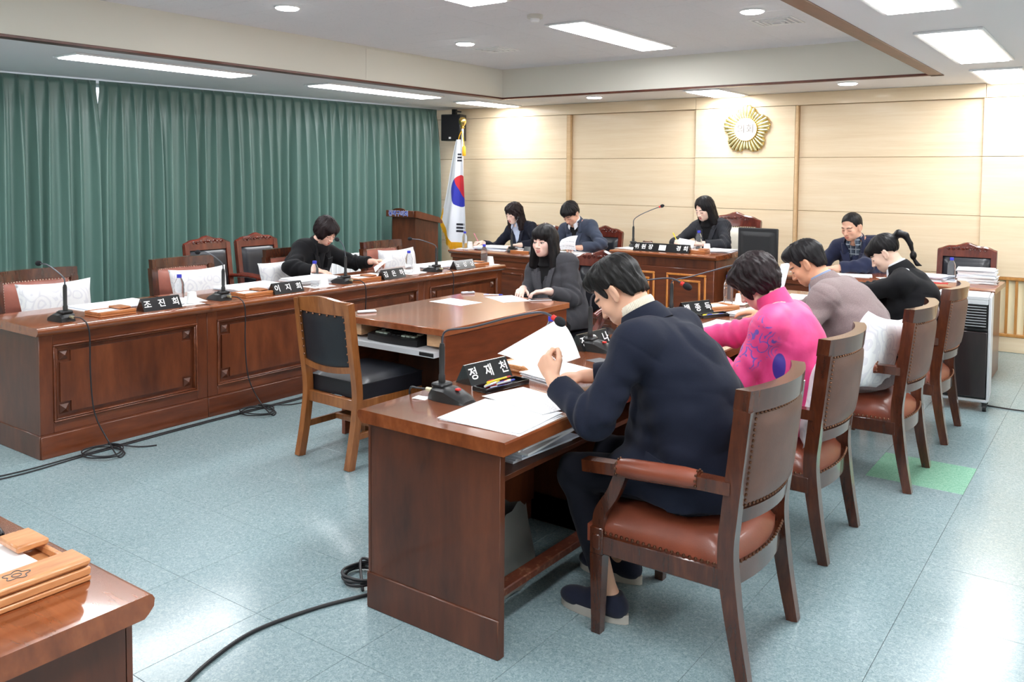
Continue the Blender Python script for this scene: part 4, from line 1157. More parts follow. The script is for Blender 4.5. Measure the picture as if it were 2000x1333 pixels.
def ik(S, Wr, la, lb, hint):
    d = Wr-S; L = np.linalg.norm(d); L2 = min(L, (la+lb)*0.995)
    sc = max(1.0, L/((la+lb)*0.995)); la *= sc; lb *= sc
    u = d/L; h = hint-S; h = h-u*(h@u); h = unit(h)
    a = (la*la-lb*lb+L*L)/(2*L); r = math.sqrt(max(0, la*la-a*a))
    return S+u*a+h*r
CURLS = {'flat': [(0.25, 0.30, 0.2)]*4, 'rest': [(0.45, 0.5, 0.35)]*4, 'fist': [(0.9, 1.2, 0.8), (1.0, 1.25, 0.8), (1.05, 1.3, 0.8), (1.1, 1.3, 0.8)],
         'pen': [(0.75, 0.8, 0.5), (0.85, 0.95, 0.6), (1.0, 1.1, 0.7), (1.05, 1.15, 0.7)], 'pinch': [(0.75, 0.75, 0.4), (0.85, 0.9, 0.5), (0.95, 1.1, 0.6), (1.05, 1.2, 0.7)]}
def hand(F, Wp, D, N, th, pose, sc=1.0):
    """D finger direction, N back of the hand, th = +1 when the thumb lies on the +S side (S = D x N)"""
    D = unit(D); N = unit(N-D*(N@D)); S = np.cross(D, N)*th
    F.cone(Wp-D*0.02*sc, Wp+D*0.02*sc, 0.026*sc, 0.025*sc, 0.01)
    M = np.stack([S, D, N], 1)
    F.ell(Wp+D*0.055*sc, np.array([0.039, 0.052, 0.0155])*sc, M, 0.01)
    offs = [0.029, 0.0095, -0.010, -0.028]; lens = [0.94, 1.02, 0.96, 0.78]; rad = [0.0092, 0.0094, 0.0088, 0.0078]
    tips = []
    for j in range(4):
        K = Wp+D*(0.093-0.004*abs(j-1))*sc+S*offs[j]*sc
        F.cone(Wp+D*0.03*sc+S*offs[j]*0.6*sc, K, 0.011*sc, 0.0108*sc, 0.008)
        ang = 0; p = K; spread = offs[j]*2.2
        for q, (L, rr) in enumerate(((0.043, 1.0), (0.027, 0.92), (0.021, 0.82))):
            ang += CURLS[pose][j][q]
            dr = D*math.cos(ang)-N*math.sin(ang)+S*spread*(0.6 if q == 0 else 0.3); dr = unit(dr)
            e = p+dr*L*lens[j]*sc
            F.cone(p, e, rad[j]*rr*1.05*sc, rad[j]*rr*0.95*sc, 0.003); p = e
        tips.append(p)
    b = Wp+D*0.028*sc+S*0.026*sc-N*0.006*sc
    grip = pose in ('fist', 'pen', 'pinch')
    dirs = [unit(D*0.72+S*0.62-N*0.30), unit(D*0.9+S*(0.05 if grip else 0.4)-N*(0.45 if grip else 0.2)), unit(D*0.95-S*(0.25 if grip else -0.15)-N*(0.45 if grip else 0.25))]
    F.cone(Wp+D*0.015*sc+S*0.012*sc, b+dirs[0]*0.02*sc, 0.015*sc, 0.014*sc, 0.01)
    p = b
    for dr, L, rr in zip(dirs, (0.040, 0.031, 0.024), (0.0125, 0.0105, 0.0088)):
        e = p+dr*L*sc; F.cone(p, e, rr*1.05*sc, rr*0.95*sc, 0.004); p = e
    return tips, p

def head_shape(F, H, M, s, female):
    def pt(x, y, z): return H+M@(np.array([x, y, z])*s)
    def E(c, r, k=0.012, sub=False, R_=None): F.ell(pt(*c), np.array(r)*s, M if R_ is None else M@R_, k, sub)
    def Cn(a, b, ra, rb, k=0.008, sub=False): F.cone(pt(*a), pt(*b), ra*s, rb*s, k, sub)
    E((0, -0.018, 0.035), (0.076, 0.097, 0.082), 0.0)
    E((0, 0.026, -0.035), (0.063, 0.063, 0.078), 0.03)
    jw = 0.044 if female else 0.05
    E((0, 0.038, -0.076), (jw, 0.047, 0.036), 0.025)
    E((0, 0.068, -0.099), (0.02, 0.016, 0.014), 0.02)
    for q in (-1, 1):
        E((q*0.036, 0.060, -0.030), (0.026, 0.022, 0.026), 0.02)
        E((q*0.031, 0.097, -0.004), (0.019, 0.016, 0.011), 0.012, True)
        E((q*0.031, 0.0745, -0.005), (0.0155, 0.0145, 0.0125), 0.004)
    Cn((-0.034, 0.076, 0.018), (0.034, 0.076, 0.018), 0.011 if female else 0.0135, 0.011 if female else 0.0135, 0.014)
    Cn((0, 0.084, 0.008), (0, 0.106, -0.035), 0.0075, 0.0105, 0.012)
    E((0, 0.107, -0.038), (0.011, 0.011, 0.009), 0.006)
    for q in (-1, 1): E((q*0.0125, 0.096, -0.041), (0.0075, 0.010, 0.0075), 0.004)
    E((0, 0.076, -0.070), (0.028, 0.016, 0.02), 0.016)
    Cn((-0.019, 0.0865, -0.0655), (0.019, 0.0865, -0.0655), 0.0042, 0.0042, 0.005)
    Cn((0, 0.091, -0.064), (0, 0.091, -0.066), 0.0055, 0.0055, 0.006)
    Cn((-0.013, 0.087, -0.0765), (0.013, 0.087, -0.0765), 0.0058, 0.0058, 0.005)
    Cn((-0.022, 0.0905, -0.0708), (0.022, 0.0905, -0.0708), 0.0014, 0.0014, 0.002, True)
    for q in (-1, 1):
        Re = rot3('Z', q*0.45)@rot3('X', 0.18)
        E((q*0.079, -0.014, -0.012), (0.0085, 0.021, 0.034), 0.008, False, Re)
        E((q*0.089, -0.008, -0.008), (0.007, 0.012, 0.021), 0.004, True, Re)
        E((q*0.077, -0.004, -0.038), (0.007, 0.009, 0.010), 0.006)
def seg_dist(P, a, b):
    a = np.array(a); ba = np.array(b)-a; t = np.clip(((P-a)@ba)/(ba@ba), 0, 1); return np.linalg.norm(P-a-t[:, None]*ba, axis=1)
def face_tint(Q, base, lip, brow, female, eyes, n):
    """pigments of the skin in head coordinates: lips, brows, lashes, irises, blush"""
    col = np.tile(np.array(base), (n, 1))
    def mix(mask, c): 
        m = np.clip(mask, 0, 1)[:, None]; col[:] = col*(1-m)+np.array(c)*m
    front = Q[:, 1] > 0.045
    def seg_dist(P, a, b, k=np.array((1, 0.25, 1))): return globals()['seg_dist'](P*k, np.array(a)*k, np.array(b)*k)
    d = np.minimum(seg_dist(Q, (-0.017, 0.09, -0.066), (0.017, 0.09, -0.066)), seg_dist(Q, (-0.012, 0.09, -0.077), (0.012, 0.09, -0.077)))
    mix(front*(1-(d-0.003)/0.0026), lip)
    for q in (-1, 1):
        mix(front*0.28*(1-np.linalg.norm(Q-np.array((q*0.042, 0.07, -0.03)), axis=1)/0.026), (lip[0]*1.1, lip[1], lip[2]))
        d = np.minimum(seg_dist(Q, (q*0.016, 0.091, 0.017), (q*0.034, 0.086, 0.0225)), seg_dist(Q, (q*0.034, 0.086, 0.0225), (q*0.049, 0.071, 0.016)))
        mix(front*0.85*(1-(d-0.0025)/0.0035), brow)
        if eyes:
            d = np.linalg.norm((Q-np.array((q*0.031, 0.088, -0.0055)))*np.array((1, 0.4, 2.3)), axis=1); mix(front*(1-(d-0.011)/0.002), (0.75, 0.72, 0.70))
            d = np.linalg.norm((Q-np.array((q*0.030, 0.088, -0.005)))*np.array((1, 0.4, 1.1)), axis=1); mix(front*(1-(d-0.0048)/0.0015), (0.02, 0.012, 0.01))
            zl = 0.0005
        else: zl = -0.0085
        d = np.minimum(seg_dist(Q, (q*0.017, 0.086, zl-0.002), (q*0.031, 0.0895, zl)), seg_dist(Q, (q*0.031, 0.0895, zl), (q*0.046, 0.080, zl-0.0015)))
        mix(front*0.9*(1-(d-0.0016)/0.0026), (0.025, 0.015, 0.013))
    return col

def hair_shape(style, H, M, s, seed):
    """returns mesh arrays of the hair around head centre H"""
    long_ = style in ('bob', 'long_wave', 'long_part')
    lo = H-np.array([0.16, 0.25, 0.33 if long_ else 0.2]); hi = H+np.array([0.16, 0.2, 0.2])
    if style == 'tail': lo = H-np.array([0.17, 0.36, 0.25])
    st = 0.0042
    F = Field(*[np.arange(lo[i], hi[i], st, dtype=f32) for i in range(3)])
    def pt(x, y, z): return H+M@(np.array([x, y, z])*s)
    def E(c, r, k=0.015, sub=False): F.ell(pt(*c), np.array(r)*s, M, k, sub)
    def Cn(a, b, ra, rb, k=0.015, sub=False): F.cone(pt(*a), pt(*b), ra*s, rb*s, k, sub)
    t = {'short': 0.012, 'crop': 0.010, 'thin': 0.006, 'tail': 0.008, 'perm': 0.024, 'fluffy': 0.020, 'bob': 0.016, 'long_wave': 0.018, 'long_part': 0.016, 'fringe_m': 0.017}[style]
    E((0, -0.020, 0.038), (0.077+t, 0.097+t, 0.082+t), 0.0)
    if style in ('short', 'crop', 'fringe_m'):
        E((0, -0.055, -0.02), (0.066+t*0.4, 0.052+t*0.4, 0.066), 0.02)
        if style == 'short': E((0, 0.035, 0.092), (0.062, 0.062, 0.036), 0.03)
        if style == 'fringe_m': E((0, 0.055, 0.062), (0.066, 0.052, 0.040), 0.03)
    if style == 'thin': E((0, -0.055, -0.02), (0.064, 0.050, 0.064), 0.02)
    if style in ('perm', 'fluffy'):
        E((0, -0.045, -0.015), (0.092, 0.075, 0.078), 0.03)
        for q in (-1, 1): E((q*0.066, 0.012, -0.012), (0.03, 0.055, 0.062), 0.03)
        E((0, 0.055, 0.068), (0.075, 0.058, 0.042), 0.03)
    if long_:
        zb = {'bob': -0.215, 'long_wave': -0.20, 'long_part': -0.165}[style]; wv = {'bob': 0.022, 'long_wave': 0.020, 'long_part': 0.012}[style]
        for q in (-1, 1):
            Cn((q*0.062, -0.01, 0.02), (q*(0.068+wv), -0.006, zb), 0.040, 0.042, 0.03)
            Cn((q*0.040, -0.058, 0.02), (q*(0.042+wv), -0.062, zb), 0.050, 0.045, 0.03)
            if style != 'long_part': Cn((q*0.076, 0.034, 0.01), (q*(0.076+wv*0.8), 0.036, zb+0.02), 0.018, 0.026, 0.02)
        if style == 'bob': E((0, 0.052, 0.060), (0.070, 0.050, 0.046), 0.025)
        if style == 'long_wave': E((0, 0.052, 0.066), (0.066, 0.048, 0.040), 0.025)
    if style == 'tail':
        b0 = pt(0, -0.10, 0.05); ch = [b0, b0+np.array([0, -0.035, 0.035]), b0+np.array([0, -0.075, 0.025]), b0+np.array([0.0, -0.105, -0.025]), b0+np.array([0.0, -0.120, -0.075])]
        for (p_, q_), (ra, rb) in zip(zip(ch, ch[1:]), ((0.02, 0.024), (0.024, 0.022), (0.021, 0.016), (0.015, 0.010))): F.cone(p_, q_, ra, rb, 0.01)
        F.ell(ch[-1]+np.array([0, -0.006, -0.025]), (0.021, 0.022, 0.028), None, 0.005)
        F.cone(ch[-1]+np.array([0, -0.012, -0.05]), ch[-1]+np.array([0, -0.03, -0.08]), 0.010, 0.012, 0.006); F.cone(ch[-1]+np.array([0, -0.03, -0.08]), ch[-1]+np.array([0, -0.055, -0.088]), 0.011, 0.003, 0.006)
        E((0, 0.07, 0.055), (0.055, 0.04, 0.04), 0.02)
    # openings for face, ears and nape
    idx, P = F.near(0.04); d = F.F[idx].astype(float)
    Qh = (P-H)@M/s
    x, y, z = Qh.T
    def ellf(c, r):
        k0 = np.sqrt((((Qh-np.array(c))/np.array(r))**2).sum(1)); return (k0-1)*min(r)
    if style in ('short', 'crop', 'fringe_m', 'thin'):
        fr = {'short': 0.018+0.56*np.maximum(y, 0), 'crop': 0.018+0.56*np.maximum(y, 0), 'fringe_m': 0.016+0.24*np.maximum(y, 0), 'thin': 0.022+0.80*np.maximum(y, 0)}[style]
        ts = np.clip((y+0.050)/0.022, 0, 1); ts = ts*ts*(3-2*ts)
        line = (1-ts)*(-0.056+0.30*(y+0.05))+ts*fr
        line = np.where((y > 0.012) & (y < 0.045) & (np.abs(x) > 0.05), line-0.036*np.exp(-((y-0.026)/0.014)**2), line)
        line = line+0.005*vnoise(Qh*np.array([70, 70, 25]))
        line = line+0.006*np.sin(55*x+seed)*(y > 0.04)
        cut = (line-z)/1.2
        d = np.maximum(d, cut*s)
    elif style in ('perm', 'fluffy'):
        d = np.maximum(d, -ellf((0, 0.115, -0.055 if style == 'fluffy' else -0.06), (0.062 if style == 'fluffy' else 0.058, 0.10, 0.100))*s)
        d = np.maximum(d, (-0.085-z)*s)
        if style == 'perm': d = np.maximum(d, -ellf((0, 0.02, -0.07), (0.12, 0.028, 0.04))*s)
    elif style == 'tail':
        line = np.where(y > -0.06, 0.020+0.62*y, -0.03)
        line = np.where((y > 0.0) & (y < 0.05), line-0.02, line); line = np.where((y > 0.05) & (np.abs(x) < 0.06), 0.022, line)
        d = np.where(y > -0.105, np.maximum(d, (line-z)*0.8*s), d)
    else:
        zc = {'bob': -0.072, 'long_wave': -0.07, 'long_part': -0.045}[style]; rz = {'bob': 0.104, 'long_wave': 0.112, 'long_part': 0.138}[style]
        rx = {'bob': 0.054, 'long_wave': 0.055, 'long_part': 0.058}[style]
        d = np.maximum(d, -ellf((0 if style != 'long_part' else 0.006, 0.12, zc), (rx, 0.105, rz))*s)
        d = np.maximum(d, ({'bob': -0.225, 'long_wave': -0.222, 'long_part': -0.185}[style]-z+0.008*np.sin(60*x+40*y))*s)
    # strands run from the crown outwards and down
    crown = np.array([0, -0.035, 0.06]); v = Qh-crown
    az = np.arctan2(v[:, 0], v[:, 1]); pol = np.arctan2(np.hypot(v[:, 0], v[:, 1]), v[:, 2]); down = np.minimum(0, z)
    if long_: az = np.where(z < 0, np.arctan2(x, y+0.03), np.arctan2(v[:, 0], v[:, 1]))
    wavy = {'perm': 1.3, 'fluffy': 0.9, 'long_wave': 1.6}.get(style, 0.0)
    U = np.stack([az*9+seed+wavy*np.sin(pol*5+az*3)*0.6, pol*(2.2+wavy)-down*12, np.full_like(az, seed*1.7)], 1)
    amp = {'perm': 0.005, 'fluffy': 0.0045, 'long_wave': 0.006, 'bob': 0.0025, 'tail': 0.0025, 'thin': 0.002, 'crop': 0.003}.get(style, 0.0045)
    d = d+amp*vnoise(U)+amp*0.5*vnoise(U*np.array([2.6, 1.5, 1]))
    F.F[idx] = d
    P, Q = F.nets()
    qh = (P-H)@M/s; v = qh-crown
    az = np.arctan2(v[:, 0], v[:, 1]); pol = np.arctan2(np.hypot(v[:, 0], v[:, 1]), v[:, 2])
    if long_: az = np.where(qh[:, 2] < 0, np.arctan2(qh[:, 0], qh[:, 1]+0.03), az)
    sv = np.stack([np.sin(az)*26+wavy*np.sin(pol*7), np.cos(az)*26+wavy*np.cos(az*3), pol*3-qh[:, 2]*6], 1)
    return P, Q, sv

def person(label, pelvis, yaw, head, gaze, hands, hair, hairmat, coat, shirt, trousers, skin=(232, 190, 165), lip=(196, 110, 100), female=False, eyes=False,
           collar='jacket', vneck=True, inner='shirt', seat=0.47, tw=0.0, sw=None, hump=0.05, knee=(0.43, 0.13), foot=(0.40, 0.12), shoe=SHOEB, sole=SHOEB, step=0.0068, vdepth=0.15, feet_world=None, coatlen=0.0, loose=0.0, mats2=None, flap=False):
    """pelvis (x,y) and head centre in world space; gaze (yaw, pitch, roll) of the head relative to the body; hands: two dicts or None"""
    t = thing('person', label, 'person', (pelvis[0], pelvis[1], 0), yaw, 'people seated at the meeting')
    cyw, syw = math.cos(-yaw), math.sin(-yaw)
    def loc(p): x, y = p[0]-pelvis[0], p[1]-pelvis[1]; return np.array([cyw*x-syw*y, syw*x+cyw*y, p[2]])
    def ldir(v): return np.array([cyw*v[0]-syw*v[1], syw*v[0]+cyw*v[1], v[2]])
    fs = 0.92 if female else 1.0
    H = loc(head); hy, hp, hr = gaze
    M = rot3('Z', hy)@rot3('X', -hp)@rot3('Y', hr)
    hs = 0.95 if female else 1.0
    p0 = np.array([0, 0, seat+0.095])
    nb = H+M@(np.array([0, -0.02, -0.06])*hs)                       # top of the neck
    p3 = nb+np.array([0, -0.040-0.035*math.sin(hp), -0.068])*hs       # base of the neck
    ax0 = p3-p0; Lt = np.linalg.norm(ax0)
    perp = unit(np.array([0, -ax0[2], ax0[1]]))
    if perp[1] > 0: perp = -perp
    def sp(q): return p0+ax0*q+perp*hump*math.sin(math.pi*q)
    def frame(q):
        up = unit(sp(q+0.02)-sp(q-0.02)); rt = np.array([math.cos(tw*q), math.sin(tw*q), 0]); fw = unit(np.cross(up, rt)); rt = np.cross(fw, up); return np.stack([rt, fw, up], 1)
    sw = sw or (0.158 if female else 0.178)
    Fc = frame(0.86); sh = [p3+Fc@np.array([q*sw, 0.018, -0.088 if female else -0.078]) for q in (-1, 1)]
    la, lb = (0.268*1, 0.232) if female else (0.29, 0.25)
    arms = []
    for k, q in enumerate((-1, 1)):
        h = hands[k] or {}
        Wp = loc(h['at']) if 'at' in h else np.array([q*0.16, 0.33, 0.76])
        hint = loc(h['elbow']) if 'elbow' in h else sh[k]+np.array([q*0.14, 0.0, -0.5])
        D = ldir(h.get('dir', (0, 0, 0))) if 'dir' in h else unit(np.array([-q*0.25, 1, -0.1]))
        N = ldir(h.get('up', (0, 0, 1)))
        el = ik(sh[k], Wp, la, lb, hint); arms.append((sh[k], el, Wp, D, N, h.get('pose', 'rest')))
    def torso(F, g, belly=1.0):
        """the trunk grown by g"""
        w_ = 0.9 if female else 1.0
        F.ell(p0+np.array([0, 0.0, 0.0]), np.array([0.172*w_*1.05, 0.128, 0.12])+g, frame(0.05), 0.04)
        F.ell(sp(0.30), np.array([0.148*w_, 0.112*belly, 0.15])+g, frame(0.3), 0.06)
        F.ell(sp(0.62), np.array([0.163*w_, 0.116, 0.165])+g, frame(0.62), 0.06)
        F.cone(sh[0]+Fc@np.array([0.03, -0.01, -0.005]), sh[1]+Fc@np.array([-0.03, -0.01, -0.005]), 0.062*w_+g, 0.062*w_+g, 0.05)
        if female:
            for q in (-1, 1): F.ell(sp(0.62)+frame(0.62)@np.array([q*0.066, 0.075, -0.005]), np.array([0.066, 0.062, 0.066])+g*0.7, frame(0.62), 0.04)
        for k in (0, 1): F.cone(p3-np.array([0, 0.005, 0.012])-g*np.array([0, 0, 1.0]), sh[k]+np.array([0, -0.005, 0.010]), 0.048+g*0.5, 0.050+g, 0.05)
    hips = [np.array([q*0.092, 0.02, seat+0.085]) for q in (-1, 1)]
    knees = [np.array([q*knee[1], knee[0], seat+0.040]) for q in (-1, 1)]
    ank = [np.array([q*foot[1], foot[0], 0.085]) for q in (-1, 1)]
    if feet_world:
        for k in (0, 1): ank[k] = loc(feet_world[k])
    # ---------------- body: one continuous skin
    pts = [H-0.13, H+0.13, p0-0.2, p0+0.2]+[a[2]-0.12 for a in arms]+[a[2]+0.12 for a in arms]+[a[1]-0.06 for a in arms]+[a[1]+0.06 for a in arms]+[s_-0.07 for s_ in sh]+[s_+0.07 for s_ in sh]+[k_-0.09 for k_ in knees]+[k_+0.09 for k_ in knees]+[k_+np.array([0.07, 0.2, 0.1]) for k_ in ank]+[k_-np.array([0.07, 0.07, 0.09]) for k_ in ank]
    pts = np.array(pts); lo = pts.min(0)-0.02; hi = pts.max(0)+0.02
    hst = 0.0034; ax = []
    for i in range(3):
        fine = [(H[i]-0.125, H[i]+0.13, hst)]
        for a in arms:
            c_ = a[2]+unit(a[3])*0.08; fine.append((c_[i]-0.085, c_[i]+0.085, 0.0048))
        ax.append(axis(lo[i], hi[i], 0.014, fine))
    F = Field(*ax)
    head_shape(F, H, M, hs, female)
    nr = 0.047 if female else 0.056
    F.cone(nb+M@np.array([0, -0.006, 0.0]), p3+np.array([0, 0.018, -0.01]), nr, nr*1.12, 0.022)
    torso(F, -0.012)
    for k, (S_, E_, W_, D, N, pose) in enumerate(arms):
        F.cone(S_, E_, 0.042*fs, 0.036*fs, 0.03); F.cone(E_, W_, 0.036*fs, 0.025*fs, 0.02)
        F.cone(E_+(W_-E_)*0.6, W_, 0.028*fs, 0.0255*fs, 0.01)
        hand(F, W_, D, N, -1 if k == 1 else 1, pose, 0.90 if female else 1.0)
    for k in (0, 1):
        F.cone(hips[k], knees[k], 0.072, 0.05, 0.03); F.cone(knees[k], ank[k], 0.046, 0.034, 0.02)
        F.cone(ank[k], ank[k]+np.array([0, 0.12, -0.045]), 0.034, 0.024, 0.02)
    P, Q = F.nets()
    base = np.array(srgb(*skin)[:3]); Qh = (P-H)@M/hs
    col = np.tile(base, (len(P), 1)); inh = np.linalg.norm(Qh, axis=1) < 0.16
    col[inh] = face_tint(Qh[inh], base, srgb(*lip)[:3], (0.03, 0.02, 0.018), female, eyes, int(inh.sum()))
    col = np.concatenate([col, np.ones((len(P), 1))], 1)
    link('body', np_mesh('body', P, Q, SKIN, None, {'tint': ('FLOAT_COLOR', col)}), t)
    # ---------------- hair
    P, Q, sv = hair_shape(hair, H, M, hs, len(label)*0.37)
    link('hair', np_mesh('hair', P, Q, hairmat, None, {'strand': ('FLOAT_VECTOR', sv)}), t)
    # ---------------- garments
    nc = p3+np.array([0, 0.016, -0.008]); A = unit(nb+M@np.array([0, -0.006, 0.0])-nc); Fn = unit(np.array([0, 1, 0])-A*A[1]); Rn = np.cross(Fn, A)
    Fm = frame(0.62); c62 = sp(0.62)
    Fg = frame(0.80); c80 = sp(0.80); zt = float((p3-c80)@Fg[:, 2])
    def band(name, prof, ang, mat, th=0.004, parent=None, rib=0, nu=40):
        """collar of revolution round the neck: prof = [(radius, height)], open at the throat when ang < pi"""
        n_ = len(prof)-1
        def fn(u, v):
            a_ = (2*u-1)*ang; k_ = min(int(v*n_), n_-1); f_ = v*n_-k_
            r_ = prof[k_][0]*(1-f_)+prof[k_+1][0]*f_; h_ = prof[k_][1]*(1-f_)+prof[k_+1][1]*f_
            if rib: r_ += 0.0016*math.sin(rib*a_)
            h_ = h_-0.012*(1-math.cos(a_))*0.5
            p_ = nc+A*h_-Fn*(r_*1.04*math.cos(a_))+Rn*(r_*math.sin(a_)); return Vector(p_)
        m_ = MB(); m_.grid(fn, nu if not rib else 420, n_*3); m_.grid(lambda u, v: Vector(nc)+(fn(u, v)-Vector(nc))-(fn(u, v)-Vector(nc+A*0.02)).normalized()*th, nu if not rib else 420, n_*3, flip=True)
        return m_.build(name, mat, parent or t, 60)
    lo2 = np.minimum.reduce([p0-0.24, sh[0]-0.14, sh[1]-0.14, arms[0][1]-0.1, arms[1][1]-0.1, arms[0][2]-0.07, arms[1][2]-0.07]); hi2 = np.maximum.reduce([p0+0.24, p3+0.13, sh[0]+0.14, sh[1]+0.14, arms[0][1]+0.1, arms[1][1]+0.1, arms[0][2]+0.07, arms[1][2]+0.07, knees[0]*np.array([1, 0.75, 1])+np.array([0, 0, 0.1])])
    F = Field(*[np.arange(lo2[i], hi2[i]+step, step, dtype=f32) for i in range(3)])
    lg = loose
    torso(F, 0.018+lg*0.5, 1.15)
    F.ell(sp(0.22)+np.array([0, -0.01, 0.0]), np.array([0.185*fs, 0.15, 0.19])+lg, frame(0.22), 0.06); F.ell(sp(0.48), np.array([0.178*fs, 0.135, 0.19])+lg*0.8, frame(0.48), 0.06)
    F.ell(p0+np.array([0, 0.0, -0.02]), (0.200*fs+lg, 0.165+lg*0.4, 0.135), None, 0.05)
    F.cone(c62+frame(0.62)[:, 1]*0.06, np.array([0, 0.14, seat+0.17]), 0.115*fs+lg*0.6, 0.13*fs+lg*0.6, 0.06)
    if lg > 0.01: F.ell(p0+np.array([0, 0.01, -0.06]), (0.215*fs+lg, 0.175+lg*0.4, 0.13), None, 0.05)
    for k in (0, 1): F.cone(hips[k]+np.array([0, -0.02, 0.01]), hips[k]+(knees[k]-hips[k])*(0.42+coatlen)+np.array([0, 0, 0.012]), 0.106*fs, 0.094*fs, 0.05)
    cut = []
    for k, (S_, E_, W_, D, N, pose) in enumerate(arms):
        u = unit(W_-E_); L = np.linalg.norm(W_-E_)
        F.cone(S_, E_, 0.068*fs+lg*0.4, 0.062*fs+lg*0.5, 0.035); F.cone(E_, W_-u*0.0, 0.062*fs+lg*0.5, 0.046*fs+lg*0.3, 0.02)
        cut.append((W_-u*0.03, u, W_))
    idx, Pn = F.near(0.045); d = F.F[idx].astype(float)
    sd = [seg_dist(Pn, a_[1], a_[2]+unit(a_[3])*0.1) for a_ in arms]
    for k_, (c_, u, W_) in enumerate(cut):                        # cuffs
        q = Pn-c_; nearw = (np.linalg.norm(Pn-W_, axis=1) < 0.13) & (sd[k_] < sd[1-k_])
        d = np.where(nearw, np.maximum(d, q@u), d)
    d = np.maximum(d, (seat+0.012-Pn[:, 2]))                      # hem lies on the seat
    # neck hole, lapels and opening
    q = (Pn-c80)@Fg; x, y, z = q.T
    qn = Pn-nc; hn = qn@A; rn = np.sqrt((qn@Rn)**2+((qn@Fn)/1.04)**2)
    d = np.where(hn > -0.03, np.maximum(d, 0.066*fs-rn), d)
    d = np.where(hn > 0.012, np.maximum(d, (hn-0.012)*(rn < 0.10)-0.05*(rn >= 0.10)), d)
    if vneck:
        zb = -vdepth*1.25; wv = np.clip((z-zb)/(zt-zb), 0, 1.2)*0.072
        front = (y > 0.0) & (y < 0.205)
        d = np.where(front & (z > zb-0.01) & (hn < 0.06), np.maximum(d, np.minimum(wv-np.abs(x), (z-zb)*0.5)), d)
        seam = front & (z <= zb); d = np.where(seam, d+0.004*np.exp(-(x/0.005)**2), d)
        for bz in (zb-0.02, zb-0.12): d = np.where(seam, d-0.004*np.exp(-(((x-0.022)/0.007)**2+((z-bz)/0.007)**2)), d)
    else:
        d = d+0.004*np.exp(-(x/0.006)**2)*(y > 0)
    # folds
    rg = vnoise(Pn*np.array([7.5, 7.5, 5.0])+len(label)); fold = 0.009*(1-np.abs(rg)*2.2)*(np.abs(rg) < 0.45)+0.005*vnoise(Pn*9+5)+0.0025*vnoise(Pn*21+3)
    for S_, E_, W_, D, N, pose in arms:
        r_ = np.linalg.norm(Pn-E_, axis=1); u = unit(W_-S_)
        fold += 0.010*np.exp(-(r_/0.10)**2)*np.sin((Pn-E_)@u*95+5*vnoise(Pn*8))
        r2 = np.linalg.norm(Pn-S_-np.array([0, 0.02, -0.09]), axis=1); fold += 0.004*np.exp(-(r2/0.10)**2)*np.sin((Pn-S_)@unit(E_-S_+np.array([0, 0.2, 0]))*70+3*vnoise(Pn*7))
        ss = (Pn-S_)@unit(E_-S_); rr_ = np.linalg.norm(Pn-S_, axis=1)
        fold += 0.0025*np.exp(-((ss-0.005)/0.006)**2)*(rr_ < 0.12)            # armhole seam
    wr = np.linalg.norm(Pn-sp(0.28), axis=1); fold += 0.007*np.exp(-(wr/0.22)**2)*np.sin(Pn[:, 2]*55+4*vnoise(Pn*5))
    F.F[idx] = d+fold*(0.7 if not vneck else 1.0)
    P, Q = F.nets()
    mats = [coat]; midx = None
    if mats2:
        cen = P[Q].mean(1); mats = [coat]+[m_ for m_, f_ in mats2]; midx = np.zeros(len(Q), int)
        for i_, (m_, f_) in enumerate(mats2):
            midx[f_(cen, dict(arms=arms, sp=sp, Fm=Fm, c62=c62, p3=p3, sh=sh))] = i_+1
    jo = link('jacket', np_mesh('jacket', P, Q, mats, midx), t)
    def hit(o_, dvec, L=0.35, n_=90):
        o_ = np.array(o_); dvec = unit(dvec); ts = np.linspace(0, L, n_); pp = o_[None]+ts[:, None]*dvec[None]
        def trans(ax_, v): return np.clip((v-ax_[0])/(ax_[1]-ax_[0]), 0, len(ax_)-1.001)
        g_ = [trans(ax_, pp[:, i]) for i, ax_ in enumerate((F.x, F.y, F.z))]; i0 = [q_.astype(int) for q_ in g_]; fr = [q_-i_ for q_, i_ in zip(g_, i0)]
        val = 0
        for a_ in (0, 1):
            for b_ in (0, 1):
                for c_ in (0, 1): val = val+F.F[i0[0]+a_, i0[1]+b_, i0[2]+c_]*(fr[0] if a_ else 1-fr[0])*(fr[1] if b_ else 1-fr[1])*(fr[2] if c_ else 1-fr[2])
        k_ = np.nonzero(val < 0)[0]
        return (pp[max(k_[0]-1, 0)], True) if len(k_) else (o_+dvec*L, False)
    def patch(name, outline, nu, nv, dvec, th, lift, mat):
        """thin cloth piece laid on the jacket: outline(u,v) -> start point, pressed along dvec"""
        g_ = [[hit(outline(i_/nu, j_/nv), dvec) for j_ in range(nv+1)] for i_ in range(nu+1)]
        ok_ = [p_[0] for r_ in g_ for p_ in r_ if p_[1]]
        if len(ok_) < (nu+1)*(nv+1)*0.6: return
        pts_ = np.array([[p_[0] for p_ in r_] for r_ in g_]); okm = np.array([[p_[1] for p_ in r_] for r_ in g_])
        dp = pts_@unit(dvec); med = np.median(dp[okm]); okm &= np.abs(dp-med) < 0.08
        uu, vv = np.meshgrid(np.linspace(0, 1, nu+1), np.linspace(0, 1, nv+1), indexing='ij')
        Bs = np.stack([np.ones_like(uu), uu, vv, uu*uu, uu*vv, vv*vv], -1); wq = okm.ravel()
        cf = np.linalg.lstsq(Bs.reshape(-1, 6)[wq], dp.ravel()[wq], rcond=None)[0]; lim = Bs@cf
        pts_ = pts_+(lim-dp)[..., None]*unit(dvec)
        m_ = MB(); off = -unit(dvec)
